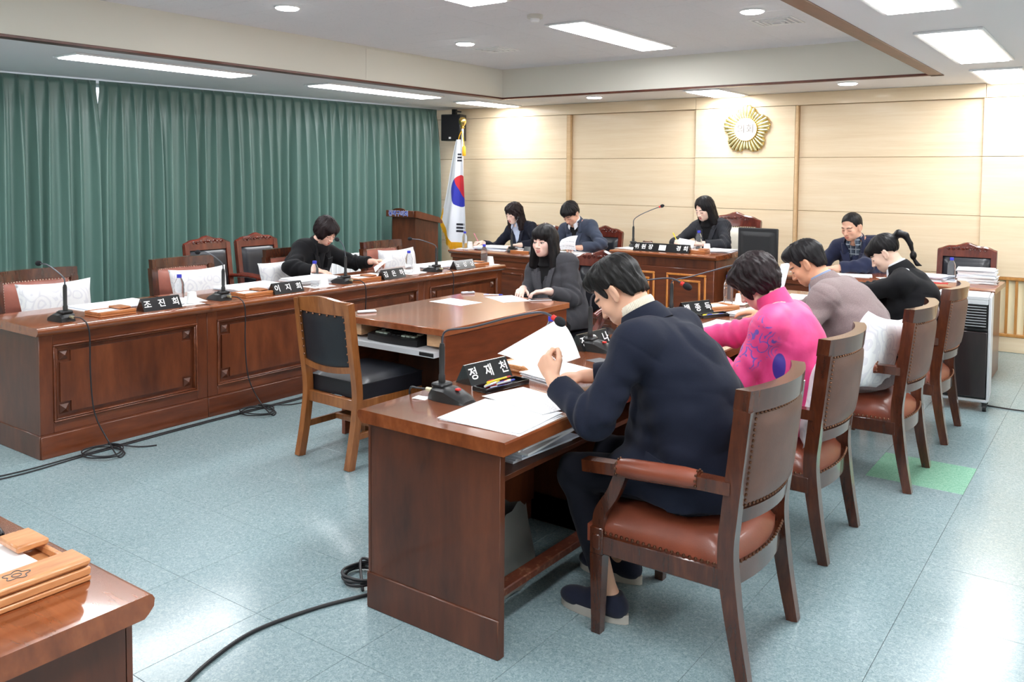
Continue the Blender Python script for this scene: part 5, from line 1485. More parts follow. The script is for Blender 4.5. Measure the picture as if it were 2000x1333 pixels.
        m_.slab(lambda u_, v_: Vector(pts_[round(u_*nu), round(v_*nv)]+off*lift), nu, nv, tuple(-off*th)); m_.build(name, mat, jo, 50)
    if vneck:
        zb = -vdepth*1.25
        def ed(z_): return min(max((z_-zb)/(zt-zb), 0), 1.2)*0.072
        for q_ in (-1, 1):
            def lap(u_, v_, q_=q_):
                z_ = zb+(zt-0.075-zb)*u_; x_ = ed(z_)-0.010+(0.020+0.060*u_**0.75)*fs**2*v_; z2 = z_+0.018*u_*v_
                return c80+Fg@np.array([q_*x_, 0.215, z2])
            patch('lapel', lap, 12, 5, -Fg[:, 1], 0.014, 0.012, coat)
            def colp(u_, v_, q_=q_):
                z_ = (zt-0.068)+0.075*u_; x_ = ed(z_)-0.010+(0.058-0.014*u_)*fs**2*v_; return c80+Fg@np.array([q_*x_, 0.215, z_-0.012*v_*(1-u_)])
            patch('collar_flap', colp, 6, 5, -Fg[:, 1], 0.014, 0.012, coat)
    if flap:
        def fl_(u_, v_): return np.array([-0.40, -0.02+0.15*u_, seat+0.165-0.045*v_+0.02*u_])
        patch('pocket_flap', fl_, 8, 3, np.array([1.0, 0, 0]), 0.006, 0.005, coat)
    if collar == 'jacket': band('collar', [(0.106*fs, -0.022), (0.099*fs, 0.004), (0.086*fs, 0.034), (0.076*fs, 0.050), (0.069*fs, 0.048), (0.068*fs, 0.0)], R(122), coat, 0.003, jo)
    elif collar == 'stand': band('collar', [(0.098*fs, -0.03), (0.086*fs, 0.0), (0.081*fs, 0.035), (0.078*fs, 0.066), (0.072*fs, 0.068), (0.071*fs, 0.03)], R(172), coat, 0.003, jo)
    # shirt or sweater below the coat
    if shirt is not None:
        lo3 = np.minimum(c62-0.26, p3-0.16); hi3 = np.maximum(c62+0.26, p3+np.array([0.16, 0.16, 0.12]))
        F = Field(*[np.arange(lo3[i], hi3[i], 0.0058, dtype=f32) for i in range(3)])
        torso(F, 0.006 if vneck else 0.0)
        if inner == 'scarf': F.cone(p3+Fn*0.085-A*0.03, c62+Fm@np.array([0.01, 0.155, 0.0]), 0.026, 0.036, 0.03)
        idx, Pn = F.near(0.02); F.F[idx] = F.F[idx]+0.0025*vnoise(Pn*16)
        hn = Pn-nc; hA = hn@A
        F.F[idx] = np.maximum(F.F[idx], hA-0.004)
        P, Q = F.nets()
        io = link({'shirt': 'shirt', 'turtle': 'sweater', 'scarf': 'scarf', 'vest': 'vest'}[inner], np_mesh('shirt', P, Q, shirt), t)
        wm = WHITEC if inner == 'vest' else shirt
        if inner in ('shirt', 'vest'):
            band('shirt_collar', [(0.074*fs, 0.0), (0.069*fs, 0.022), (0.066*fs, 0.060), (0.062*fs, 0.061), (0.061*fs, 0.01)], R(162), wm, 0.002, io)
            m_ = MB()
            for q_ in (-1, 1):
                b0 = Vector(nc+Fn*0.068*fs+A*0.026+Rn*q_*0.014); b1 = Vector(nc+Fn*0.048*fs+A*0.03+Rn*q_*0.052*fs); b2 = Vector(nc+Fn*0.094*fs-A*0.040+Rn*q_*0.034); b3 = Vector(nc+Fn*0.058*fs-A*0.012+Rn*q_*0.066*fs)
                m_.slab(lambda u, v: (b0*(1-u)*(1-v)+b1*u*(1-v)+b2*(1-u)*v+b3*u*v)+Vector(Fn)*0.008*math.sin(math.pi*u), 5, 5, tuple(-Fn*0.004))
            m_.build('collar_points', wm, io, 50)
        elif inner == 'turtle':
            band('turtleneck', [(0.088*fs, -0.03), (0.073*fs, -0.004), (0.067*fs, 0.02), (0.0675*fs, 0.070), (0.064*fs, 0.080), (0.060*fs, 0.070), (0.060*fs, 0.02)], math.pi, shirt, 0.002, io, rib=70 if shirt is RIB else 0)
        elif inner == 'scarf':
            band('neck_wrap', [(0.098, -0.035), (0.096, -0.01), (0.088, 0.022), (0.078, 0.036), (0.064, 0.034), (0.062, 0.0)], math.pi, shirt, 0.003, io)
    # trousers
    ks = np.array(knees+hips+ank); lo4 = ks.min(0)-0.14; hi4 = ks.max(0)+0.13; lo4[2] = 0.02
    F = Field(*[np.arange(lo4[i], hi4[i], 0.011, dtype=f32) for i in range(3)])
    F.ell(p0+np.array([0, 0, -0.01]), (0.178*fs, 0.14, 0.115), None, 0.03)
    for k in (0, 1):
        F.cone(hips[k], knees[k], 0.09*fs, 0.068*fs, 0.03); F.cone(knees[k], ank[k]+np.array([0, 0, 0.03]), 0.066*fs, 0.054*fs, 0.03)
    idx, Pn = F.near(0.03); d = F.F[idx].astype(float)
    for k in (0, 1):
        r_ = np.linalg.norm(Pn-knees[k], axis=1); d += 0.006*np.exp(-(r_/0.11)**2)*np.sin((Pn-knees[k])@unit(ank[k]-hips[k])*80)
    d = np.maximum(d+0.004*vnoise(Pn*11), 0.115-Pn[:, 2]); d = np.maximum(d, seat-0.002-Pn[:, 2]-10*np.maximum(0, Pn[:, 1]-knees[0][1]+0.12))
    F.F[idx] = d
    P, Q = F.nets(); link('trousers', np_mesh('trousers', P, Q, trousers), t)
    # shoes
    for k in (0, 1):
        c = ank[k]
        lo5 = c+np.array([-0.07, -0.1, -0.1]); hi5 = c+np.array([0.07, 0.25, 0.06])
        F = Field(*[np.arange(lo5[i], hi5[i], 0.006, dtype=f32) for i in range(3)])
        F.cone((c[0], c[1]-0.035, 0.05), (c[0], c[1]+0.06, 0.05), 0.042, 0.045, 0.02); F.ell((c[0], c[1]+0.13, 0.042), (0.046, 0.075, 0.036), None, 0.03)
        F.cone((c[0], c[1]-0.02, 0.06), (c[0], c[1]-0.015, 0.095), 0.041, 0.038, 0.02)
        idx, Pn = F.near(0.03); d = np.maximum(F.F[idx], 0.022-Pn[:, 2]); d = np.maximum(d, Pn[:, 2]-0.10); F.F[idx] = d
        P, Q = F.nets(); so = link('shoe', np_mesh('shoe', P, Q, shoe), t)
        n = 20; prof = []
        for i in range(n):
            a = 2*math.pi*i/n; yy = 0.06+0.142*math.sin(a); xx = (0.044+0.006*math.sin(a))*math.cos(a)
            prof.append((c[0]+xx, c[1]+yy))
        m = MB(); vs = [(x_, y_, 0.001) for x_, y_ in prof]+[(x_*1.0+(x_-c[0])*0.03, y_, 0.034) for x_, y_ in prof]
        m.add(vs, [tuple(range(n))[::-1], tuple(range(n, 2*n))]+[(i, (i+1) % n, n+(i+1) % n, n+i) for i in range(n)]); m.build('sole', sole, so, 50)
    return t, dict(loc=loc, arms=arms, H=H, M=M)

def people():
    # man in the navy suit, near chair
    person('man in a navy suit holding a curved white page over the near desk', (-1.22, 2.84), R(90), (-1.555, 2.84, 1.185), (R(4), R(44), 0),
           [dict(at=(-1.70, 2.625, 0.862), elbow=(-1.50, 2.50, 0.70), dir=(-0.62, 0.20, 0.75), up=(-0.25, -0.95, 0.15), pose='fist'),
            dict(at=(-1.80, 3.02, 0.79), elbow=(-1.5, 3.25, 0.75), dir=(-0.9, -0.4, -0.05), pose='rest')],
           'short', HAIRG, NAVY, RIB, NAVYT, (226, 176, 148), inner='turtle', hump=0.075, 
           feet_world=[(-1.50, 2.70, 0.085), (-1.60, 3.00, 0.085)], shoe=SHOE, sole=SOLE, coatlen=0.06, loose=0.022, flap=True)
    person('woman in a bright pink jacket with a dark perm', (-1.27, 3.87), R(90), (-1.40, 3.87, 1.13), (R(2), R(40), 0),
           [dict(at=(-1.60, 3.72, 0.80), elbow=(-1.32, 3.60, 0.50), dir=(-0.95, -0.1, -0.1), pose='pen'), dict(at=(-1.78, 3.98, 0.79), elbow=(-1.5, 4.2, 0.75), dir=(-0.9, -0.3, 0), pose='rest')],
           'perm', HAIRD, PINKC, None, BLACKC, (236, 196, 176), female=True, collar='stand', vneck=False, hump=0.05, loose=0.02)
    person('man in a taupe wool blazer writing with a red pen', (-1.19, 4.95), R(90), (-1.50, 4.95, 1.125), (R(6), R(38), 0),
           [dict(at=(-1.64, 4.80, 0.81), elbow=(-1.35, 4.62, 0.74), dir=(-0.9, 0.15, 0.15), up=(0.2, -0.6, 0.8), pose='pen'), dict(at=(-1.8, 5.1, 0.79), elbow=(-1.5, 5.35, 0.75), dir=(-0.9, -0.3, 0), pose='flat')],
           'short', HAIRB, TAUPE, BLUESH, NAVYT, (218, 160, 128), hump=0.075, loose=0.018)
    person('woman with a black ponytail in a black jacket over a white collar', (-1.10, 5.95), R(90), (-1.30, 5.95, 1.125), (R(4), R(36), 0),
           [dict(at=(-1.68, 5.82, 0.79), elbow=(-1.3, 5.6, 0.74), dir=(-0.95, 0, 0), pose='rest'), dict(at=(-1.7, 6.1, 0.79), elbow=(-1.4, 6.3, 0.75), dir=(-0.9, -0.2, 0), pose='rest')],
           'tail', HAIRB, BLACKC, WHITEC, BLACKC, (240, 204, 184), female=True, hump=0.05)
    person('man in a navy blazer over a plaid shirt with thinning hair', (-1.98, 8.36), R(180), (-2.07, 8.16, 1.165), (-R(20), R(20), 0),
           [dict(at=(-2.13, 7.93, 0.80), elbow=(-1.75, 8.0, 0.8), dir=(-1, -0.12, -0.05), pose='flat'), dict(at=(-2.30, 7.99, 0.79), elbow=(-2.4, 8.3, 0.75), dir=(0.4, -0.8, 0), pose='rest')],
           'thin', HAIRB, NAVYB, PLAID, NAVYT, (226, 176, 150), hump=0.05, vdepth=0.2, loose=0.014)
    person('chairwoman in a dark pinstripe jacket and black turtleneck', (-3.46, 8.36), R(180), (-3.52, 8.2, 1.285), (-R(18), R(24), 0),
           [dict(at=(-3.44, 7.98, 0.945), elbow=(-3.15, 8.15, 0.9), dir=(-0.8, -0.5, -0.05), pose='rest'), dict(at=(-3.68, 8.0, 0.955), elbow=(-3.85, 8.2, 0.9), dir=(0.1, -0.9, 0.15), pose='pen')],
           'long_part', HAIRB, PIN, KNITB, BLACKC, (244, 208, 190), (200, 84, 96), female=True, inner='turtle', seat=0.58, hump=0.04, vdepth=0.16)
    person('man in a slate suit over a black vest reading a lifted page', (-4.98, 8.32), R(180), (-5.065, 8.12, 1.19), (-R(4), R(42), 0),
           [dict(at=(-4.86, 7.98, 0.825), elbow=(-4.6, 8.1, 0.8), dir=(-0.5, -0.7, 0.2), pose='pinch'), dict(at=(-5.2, 7.95, 0.80), elbow=(-5.35, 8.2, 0.78), dir=(0.2, -0.9, 0), pose='rest')],
           'fringe_m', HAIRB, SLATE, KNITB, NAVYT, (228, 180, 156), inner='vest', hump=0.06, vdepth=0.17, loose=0.012)
    person('woman clerk in a deep navy jacket over a striped shirt', (-5.74, 8.32), R(180), (-5.84, 8.12, 1.165), (-R(14), R(20), 0),
           [dict(at=(-5.60, 7.90, 0.82), elbow=(-5.4, 8.1, 0.8), dir=(-0.7, -0.6, 0), pose='rest'), dict(at=(-6.20, 7.98, 0.81), elbow=(-6.05, 8.35, 0.8), dir=(-0.2, -0.9, 0.1), pose='pen')],
           'long_wave', HAIRD, NAVYD, STRIPE, BLACKC, (242, 206, 190), (206, 96, 96), female=True, hump=0.05, vdepth=0.2)
    person('young woman with a black bob in a charcoal jacket at the witness table', (-3.44, 5.45), R(180), (-3.545, 5.32, 1.125), (R(2), R(4), 0),
           [dict(at=(-3.37, 5.11, 0.785), elbow=(-3.12, 5.5, 0.5), dir=(-0.8, -0.5, -0.05), pose='rest'), dict(at=(-3.60, 5.13, 0.78), elbow=(-3.80, 5.5, 0.5), dir=(0.35, -0.9, -0.05), pose='rest')],
           'bob', HAIRB, GREYC, KNITB, BLACKC, (246, 208, 194), (204, 120, 116), female=True, eyes=True, inner='turtle', hump=0.03, vdepth=0.19, loose=0.014)
    person('woman in a black coat and scarf reading at the curtain-side desk', (-5.93, 5.05), R(-90), (-5.72, 5.14, 1.11), (R(2), R(34), 0),
           [dict(at=(-5.47, 5.45, 0.835), elbow=(-5.72, 5.55, 0.75), dir=(0.75, 0.55, 0.1), pose='pinch'), dict(at=(-5.52, 4.86, 0.80), elbow=(-5.75, 4.6, 0.75), dir=(0.8, 0.1, -0.05), pose='flat')],
           'fluffy', HAIRD, BLACKC, BLACKC, BLACKC, (236, 190, 170), female=True, inner='scarf', hump=0.05, vdepth=0.19, loose=0.03)
people()

# ------------------------------------------------------------------ things on the desks
ZT = 0.7482
def mic(x, y, z, rz, neck, label, ring=False, conn=True):
    t = thing('gooseneck_microphone', label, 'microphone', (x, y, z), rz, 'gooseneck microphones')
    poly = [(-0.055, 0.0), (0.055, 0.0), (0.055, 0.014), (0.05, 0.02), (-0.05, 0.02), (-0.055, 0.014)]
    m = MB()
    def top(u, v):
        xx = (2*u-1)*(0.052-0.014*abs(2*v-1)**3); yy = -0.075+0.17*v
        h = 0.052 if v < 0.48 else 0.052-(v-0.48)*0.06
        return (xx, yy, (h-0.012*abs(2*u-1)**3)*(1 if 0.02 < v < 0.98 else 0.5))
    m.slab(top, 8, 10, 0.0)
    vs = [top(k/8, 0) for k in range(9)]+[top(1, k/10) for k in range(1, 11)]+[top(1-k/8, 1) for k in range(1, 9)]+[top(0, 1-k/10) for k in range(1, 10)]
    n = len(vs); m.add(vs+[(p[0]*1.06, p[1]*1.04, 0.0) for p in vs], [(i, i+n, (i+1) % n+n, (i+1) % n) for i in range(n)])
    m.build('base', PLB, t, 50)
    MB().box(-0.034, 0.034, -0.07, -0.01, 0.045, 0.064, 0.006).build('housing', PLB, t)
    b = MB().box(-0.009, 0.009, 0.032, 0.05, 0.042, 0.05, 0.002).build('talk_button', RED if ring else GREYP, t)
    MB().lathe([(0.0135, 0.0), (0.0135, 0.03), (0.011, 0.034), (0.0115, 0.14), (0.008, 0.155)], 12, M=TR(0, -0.04, 0.06)).build('stem', PLB, t)
    pts = bez([(0, -0.04, 0.21)]+neck, 8)
    MB().tube(pts, 0.0042, 8).build('neck', GREYN, t, 60)
    d = (pts[-1]-pts[-3]).normalized(); e = pts[-1]
    if ring: MB().tube([e-d*0.006, e+d*0.014], 0.010, 12).build('ring', RED, t)
    q = d.to_track_quat('Z', 'Y').to_matrix().to_4x4(); q.translation = e+d*0.028
    MB().sphere((0, 0, 0), (0.017, 0.017, 0.024), 12, 8, M=q).build('foam', FOAM, t, 80)
    if conn:
        MB().tube([(0.012, -0.07, 0.028), (0.012, -0.108, 0.028)], 0.0085, 10).build('plug', BRUSH, t)
    return t
GREYN = plain('neck_metal', srgb(84, 86, 94), 0.35, 0.6); BRUSH = plain('plug_metal', srgb(200, 192, 160), 0.4, 0.6)
std = [(0, -0.04, 0.26), (0, 0.02, 0.30), (0, 0.12, 0.33), (0, 0.185, 0.315)]
def nk(pts): return [tuple(p) for p in pts]
mic(-5.04, 2.50, ZT, R(90), nk([(0, -0.03, 0.25), (0, 0.05, 0.285), (0, 0.16, 0.315), (0, 0.24, 0.318)]), 'microphone at the near end of the curtain desk row')
mic(-5.04, 3.57, ZT, R(90), nk([(0, -0.03, 0.25), (0, 0.05, 0.29), (0, 0.15, 0.318), (0, 0.22, 0.315)]), 'microphone on the curtain row beside the second tented nameplate')
mic(-5.06, 4.71, ZT, R(90), nk([(0, -0.035, 0.25), (0, -0.02, 0.29), (0, 0.01, 0.325), (0, 0.03, 0.335)]), 'microphone in front of the woman in black')
mic(-5.04, 5.78, ZT, R(90), nk([(0, -0.025, 0.235), (0, 0.06, 0.258), (0, 0.16, 0.275), (0, 0.25, 0.278)]), 'microphone bent towards the lectern at the end of the curtain row')
mic(-2.11, 2.52, ZT, R(-90), nk([(0, -0.02, 0.265), (0, 0.11, 0.295), (0, 0.30, 0.355), (0, 0.42, 0.382), (0, 0.475, 0.368)]), 'long microphone with a red ring on the near desk', True)
mic(-2.13, 3.68, ZT, R(-90), nk([(0, -0.03, 0.27), (0, 0.05, 0.31), (0, 0.22, 0.36), (0, 0.38, 0.39), (0, 0.45, 0.37)]), 'microphone beside the half-hidden nameplate of the pink jacket', True)
mic(-2.22, 4.80, ZT, R(-90), nk([(0, -0.025, 0.235), (0, 0.07, 0.26), (0, 0.22, 0.31), (0, 0.38, 0.36), (0, 0.46, 0.35)]), 'microphone reaching past the pink jacket towards the taupe blazer', True)
mic(-4.02, 7.72, 0.893, R(-52), nk([(0, -0.035, 0.28), (0, 0.03, 0.33), (0, 0.14, 0.38), (0, 0.22, 0.41)]), 'microphone with a red ring on the chairwoman\'s desk', True, False)
mic(-5.62, 7.80, ZT, R(20), nk([(0, -0.04, 0.24), (0, 0.03, 0.29), (0, 0.13, 0.335), (0, 0.2, 0.36)]), 'microphone between the two clerks at the back', False, False)

def nameplate(x, y, z, rz, text, label, w=0.265, both=False, size=0.056, mat=None):
    t = thing('nameplate', label, 'nameplate', (x, y, z), rz, 'black tented nameplates')
    h, d = 0.078, 0.046
    M = Matrix(((0, 1, 0, 0), (1, 0, 0, 0), (0, 0, 1, 0), (0, 0, 0, 1)))
    MB().prism([(-d, 0), (d, 0), (0.004, h), (-0.004, h)], -w/2, w/2, 0, M).build('tent', PLATE, t, 0)
    a = math.atan2(h, d-0.004); L = math.hypot(h, d-0.004)
    n = max(1, len(text)); step = (w-0.07)/(n-1) if n > 1 else 0
    for s in ((-1, 1) if both else (-1,)):
        for i, ch in enumerate(text):
            if ch == ' ': continue
            xx = (-(w-0.07)/2+step*i)
            if s == -1: Mx = TR(xx, -(d+0.004)/2-0.0012, h/2, a)
            else: Mx = TR(-xx, (d+0.004)/2+0.0012, h/2, a, 0, math.pi)
            o = lettering(ch, size, LETTER, t, Mx, 0.0006, 0.0009, 0.0, 'letter')
    return t
PLATE = plain('plate_black', srgb(22, 22, 24), 0.18, coat=0.4)
nameplate(-4.99, 3.09, ZT, R(90), '조진희', 'black tented nameplate with three white letters nearest on the curtain row')
nameplate(-4.97, 4.08, ZT, R(90), '이지희', 'black tented nameplate behind the light wooden side chair')
nameplate(-4.98, 5.19, ZT, R(92), '김은하', 'black tented nameplate right of the woman in black')
nameplate(-4.99, 6.14, ZT, R(88), '노성상', 'glossy tented nameplate at the end of the curtain row')
nameplate(-2.21, 2.87, ZT, R(84), '정재천', 'black tented nameplate behind the pen tray on the near desk', 0.255, True)
nameplate(-2.20, 3.74, ZT, R(86), '정유나', 'black tented nameplate partly hidden by the navy suit', 0.26, True)
nameplate(-2.22, 5.06, ZT, R(70), '백종득', 'tented nameplate leaning beside the pen tray before the taupe blazer', 0.25, True)
nameplate(-3.62, 7.46, 0.893, R(2), '위원장   경희', 'long black nameplate on the chairwoman\'s desk', 0.57, False, 0.054)
nameplate(-5.28, 7.74, ZT, 0, '', 'small black nameplate half hidden behind the black bob')
# white sticker over one syllable of the long plate
o = bpy.data.objects['nameplate.007']
MB().box(-0.02, 0.05, -0.0275, 0.0275, 0.0, 0.0009, 0.0003, M=TR(0, -0.0262, 0.039, math.atan2(0.078, 0.042))).build('sticker', PAPER, o)

def memo_box(x, y, z, rz, label, mat=None, lid=True, w=0.235, d=0.17):
    mat = mat or MEMOD
    t = thing('memo_box', label, 'memo box', (x, y, z), rz, 'wooden memo boxes')
    MB().box(-w/2, w/2, -d/2, d/2, 0, 0.012, 0.003).build('bottom', mat, t)
    MB().box(-w/2, w/2, -d/2, -d/2+0.028, 0.012, 0.032, 0.004).build('front_ledge', mat, t)
    MB().box(-w/2, -w/2+0.012, -d/2+0.028, d/2, 0.012, 0.03, 0.003).build('side', mat, t)
    MB().box(w/2-0.012, w/2, -d/2+0.028, d/2, 0.012, 0.03, 0.003).build('side', mat, t)
    MB().box(-w/2+0.012, w/2-0.012, d/2-0.012, d/2, 0.012, 0.03, 0.003).build('rear', mat, t)
    MB().box(-w/2+0.016, w/2-0.05, -d/2+0.032, d/2-0.014, 0.012, 0.026, 0.001).build('paper_pad', PAPER, t)
    if lid: MB().box(w/2-0.085, w/2-0.004, -d/2+0.05, d/2-0.002, 0.031, 0.042, 0.004).build('paper_holder', mat, t)
    return t
def pen(x, y, z, rz, mat, label, L=0.14, tip=None, tilt=0.0, grp=None):
    t = thing('pen', label, 'pen', (x, y, z), rz, grp)
    t.rotation_euler = (0, tilt, rz)
    MB().tube([(-L/2, 0, 0), (L/2-0.03, 0, 0)], 0.0048, 8).build('barrel', mat, t, 60)
    MB().tube([(L/2-0.03, 0, 0), (L/2-0.006, 0, 0), (L/2, 0, 0)], [0.0052, 0.004, 0.001], 8).build('tip', tip or mat, t, 60)
    MB().box(-L/2+0.004, -L/2+0.04, -0.0015, 0.0015, 0.004, 0.0075, 0.0005).build('clip', tip or mat, t)
    return t
def tray(x, y, z, rz, label, w=0.235, d=0.075):
    t = thing('pen_tray', label, 'pen tray', (x, y, z), rz, 'black pen trays')
    MB().box(-w/2, w/2, -d/2, d/2, 0, 0.005, 0.002).build('bottom', PLBG, t)
    for nm, b in (('side', (-w/2, w/2, -d/2, -d/2+0.005)), ('side', (-w/2, w/2, d/2-0.005, d/2)), ('end', (-w/2, -w/2+0.005, -d/2+0.005, d/2-0.005)), ('end', (w/2-0.005, w/2, -d/2+0.005, d/2-0.005))):
        MB().box(*b, 0.004, 0.02, 0.002).build(nm, PLBG, t)
    return t
memo_box(-5.03, 2.79, ZT, R(92), 'wooden memo box beside the nearest curtain-side nameplate')
memo_box(-5.03, 3.83, ZT, R(90), 'wooden memo box left of the second tented nameplate')
memo_box(-5.04, 4.93, ZT, R(90), 'wooden memo box between the microphone and nameplate by the woman in black')
memo_box(-5.04, 6.38, ZT, R(88), 'wooden memo box behind the glossy nameplate')
memo_box(-2.19, 3.17, ZT, R(82), 'pale wooden memo box touched by the curved white page', MEMO, False)
memo_box(-2.17, 5.30, ZT, R(64), 'pale wooden memo box before the taupe blazer', MEMO, False)
memo_box(-5.45, 7.76, ZT, R(4), 'wooden memo box on the clerks\' desk', MEMOD, True)
memo_box(-3.30, 7.55, 0.893, R(4), 'wooden memo box at the end of the long nameplate', MEMOD, True, 0.2, 0.15)
t = memo_box(-1.93, 0.765, ZT, R(90), 'large light memo box on the near left desk', MEMO, False, 0.33, 0.32)
MB().box(-0.165, 0.165, -0.162, -0.085, 0.034, 0.052, 0.006).build('front_cover', MEMO, t)
MB().box(0.095, 0.165, 0.02, 0.115, 0.032, 0.048, 0.004).build('paper_holder', MEMO, t)
MB().tube([((0.022+0.005*math.cos(5*a_))*math.cos(a_)+0.03, -0.123+(0.018+0.004*math.cos(5*a_))*math.sin(a_), 0.0523) for a_ in [2*math.pi*k/40 for k in range(41)]], 0.0008, 4).build('emblem', GREYP, t)
MB().tube([(0.009*math.cos(a_)+0.03, -0.123+0.008*math.sin(a_), 0.0523) for a_ in [2*math.pi*k/20 for k in range(21)]], 0.0008, 4).build('emblem', GREYP, t)
tr_ = tray(-2.25, 0.90, ZT, R(168), 'black pen tray cut off at the left edge on the near desk')
pen(-2.24, 0.895, ZT+0.012, R(166), KEYG, 'pale green marker in the tray on the near left desk', 0.13)
tray(-2.07, 2.80, ZT, R(82), 'black pen tray full of markers on the near desk', 0.25, 0.085)
for dx, dy, m, tp, l, a in ((-0.022, 0.03, REDP, YELP, 'red pen at the back of the full pen tray', 3), (-0.01, 0.0, REDP, BLUEP, 'red marker in the middle of the full pen tray', -2), (-0.035, 0.055, YELP, REDP, 'yellow marker in the full pen tray', 4),
                      (0.012, 0.03, WHITEP, BLUEP, 'white and blue pen in the full pen tray', 2), (0.024, -0.03, BLUEP, WHITEP, 'blue pen at the front of the full pen tray', -3), (-0.012, -0.075, WHITEP, YELP, 'short white correction pen in the full pen tray', 12)):
    pen(-2.07+dx, 2.80+dy*0.6, ZT+0.0115+(0.009 if m in (YELP, WHITEP) else 0), R(82+a), m, l, 0.15 if m is not WHITEP else 0.11, tp)
tray(-2.08, 5.02, ZT, R(66), 'black pen tray before the taupe blazer')
pen(-2.09, 5.01, ZT+0.0115, R(66), YELP, 'yellow marker in the tray before the taupe blazer'); pen(-2.07, 5.03, ZT+0.0115, R(64), BLUEP, 'violet-blue pen in the tray before the taupe blazer')
tray(-2.06, 3.85, ZT, R(84), 'black pen tray of the pink jacket'); pen(-2.06, 3.82, ZT+0.0115, R(84), BLUEP, 'blue pen in the tray of the pink jacket')
pen(-3.70, 4.90, ZT+0.005, R(40), WHITEP, 'white and blue ballpoint on the witness table', 0.14, BLUEP)
pen(-6.02, 7.72, ZT+0.006, R(-4), PLB, 'dark pen on the edge of the clerks\' desk', 0.17, REDP)

def bottle(x, y, z, label):
    t = thing('water_bottle', label, 'bottle', (x, y, z), 0, 'small water bottles with blue caps')
    MB().lathe([(0.026, 0.0), (0.030, 0.004), (0.031, 0.03), (0.029, 0.04), (0.031, 0.05), (0.0315, 0.10), (0.029, 0.115), (0.031, 0.125), (0.028, 0.145), (0.018, 0.168), (0.0125, 0.176), (0.0125, 0.186)], 16).build('bottle', PET, t, 60)
    MB().lathe([(0.0155, 0.176), (0.0155, 0.196), (0.0145, 0.198)], 16).build('cap', BLUEC, t)
    return t
def cup(x, y, z, label, mat=None):
    t = thing('paper_cup', label, 'cup', (x, y, z), 0, 'white paper cups turned upside down')
    MB().lathe([(0.036, 0.0), (0.0375, 0.002), (0.0365, 0.006), (0.027, 0.072), (0.026, 0.074), (0.024, 0.072)], 18).build('wall', WCUP, t, 50)
    return t
def napkin(x, y, z, rz, label): return tag(_at(MB().slab(lambda u, v: ((u-0.5)*0.2, (v-0.5)*0.17, 0.0012+0.0008*math.sin(7*u)*math.sin(5*v)), 6, 6, 0.001).build('napkin', PAPER), x, y, z, rz), label, 'napkin', 'napkins under the bottles')
def _at(o, x, y, z, rz): o.location = (x, y, z); o.rotation_euler = (0, 0, rz); return o
for x, y, z, l in ((-5.05, 3.27, ZT, 'beside the nearest curtain-side nameplate'), (-5.05, 4.42, ZT, 'in front of the woman in black'), (-5.10, 5.53, ZT, 'right of the third curtain-side nameplate'), (-5.02, 6.50, ZT, 'at the far corner of the curtain row'),
               (-2.20, 5.56, ZT, 'by the pink woman\'s dark perm'), (-2.30, 6.35, ZT, 'near the taupe blazer\'s nose'), (-3.36, 7.72, 0.893, 'on the chairwoman\'s desk'), (-6.36+0.05, 7.80, ZT, 'before the flag'), (-1.21, 7.98, ZT, 'beside the paper piles on the right'), (-2.42, 7.85, ZT, 'behind the taupe blazer\'s forehead')):
    napkin(x, y+0.04, z, R(85), 'white napkin under the bottle '+l)
    bottle(x, y, z+0.0022, 'clear water bottle with a blue cap '+l)
    cup(x+0.01 if z < 0.8 and x < -4.5 else x+0.075, y+0.085 if x < -4.5 else y+0.02, z+0.0022, 'white paper cup '+l)
bottle(-2.22, 3.40, ZT, 'water bottle hidden behind the curved white page')

def sheet(x, y, z, rz, label, w=0.21, l=0.297, mat=None, curl=0.0, grp='loose white sheets', th=0.0008):
    m = MB().slab(lambda u, v: ((u-0.5)*w, (v-0.5)*l, th+curl*(v*v*0.6+u*u*0.4)+0.0006*math.sin(5*u+3*v)), 8, 8, th)
    o = m.build('paper_sheet', mat or PAPER, None, 60); _at(o, x, y, z, rz); return tag(o, label, 'paper', grp)
def pile(x, y, z, rz, n, label, w=0.21, l=0.297, th=0.004, jit=8, seed=1, mats=None, grp='paper piles', fl=0.0):
    t = thing('paper_pile', label, 'papers', (x, y, z), rz, grp); rnd = random.Random(seed); mats = mats or [PAPER, PAPER, PAPERB, PRINT]
    zz = 0
    for k in range(n):
        h = th*rnd.uniform(0.6, 1.4); ll = l*(rnd.choice((1, 1, 1, 1.02)))
        b = fl*k
        m = MB().slab(lambda u, v: ((u-0.5)*w, (v-0.5)*ll, h+0.0015*math.sin(4*u+k)+b*(v-0.3)**2*(1 if v > 0.3 else 0)), 6, 6, h)
        o = m.build('sheaf', mats[rnd.randrange(len(mats))] if k < n-1 else mats[0], t, 50)
        o.location = (rnd.uniform(-.012, .012), rnd.uniform(-.012, .012), zz); o.rotation_euler = (0, 0, R(rnd.uniform(-jit, jit))); zz += h+0.0012
    return t
# curtain row
pile(-5.33, 2.98, ZT, R(90), 3, 'flat white pages on the nearest curtain-side desk', 0.46, 0.30, 0.003, 4, 2)
sheet(-5.22, 3.42, ZT, R(75), 'single sheet behind the nearest water bottle'); pile(-5.38, 4.08, ZT, R(92), 4, 'white pages behind the second tented nameplate', 0.46, 0.30, 0.004, 5, 3)
pile(-5.30, 4.62, ZT, R(80), 6, 'thick open document in front of the woman in black', 0.42, 0.30, 0.005, 5, 4); pile(-5.20, 5.14, ZT, R(95), 3, 'pages between the woman in black and her nameplate', 0.34, 0.28, 0.003, 10, 5)
pile(-5.30, 6.16, ZT, R(88), 4, 'white pages at the end of the curtain row', 0.60, 0.30, 0.004, 4, 6); sheet(-5.20, 5.62, ZT, R(84), 'sheet behind the third water bottle')
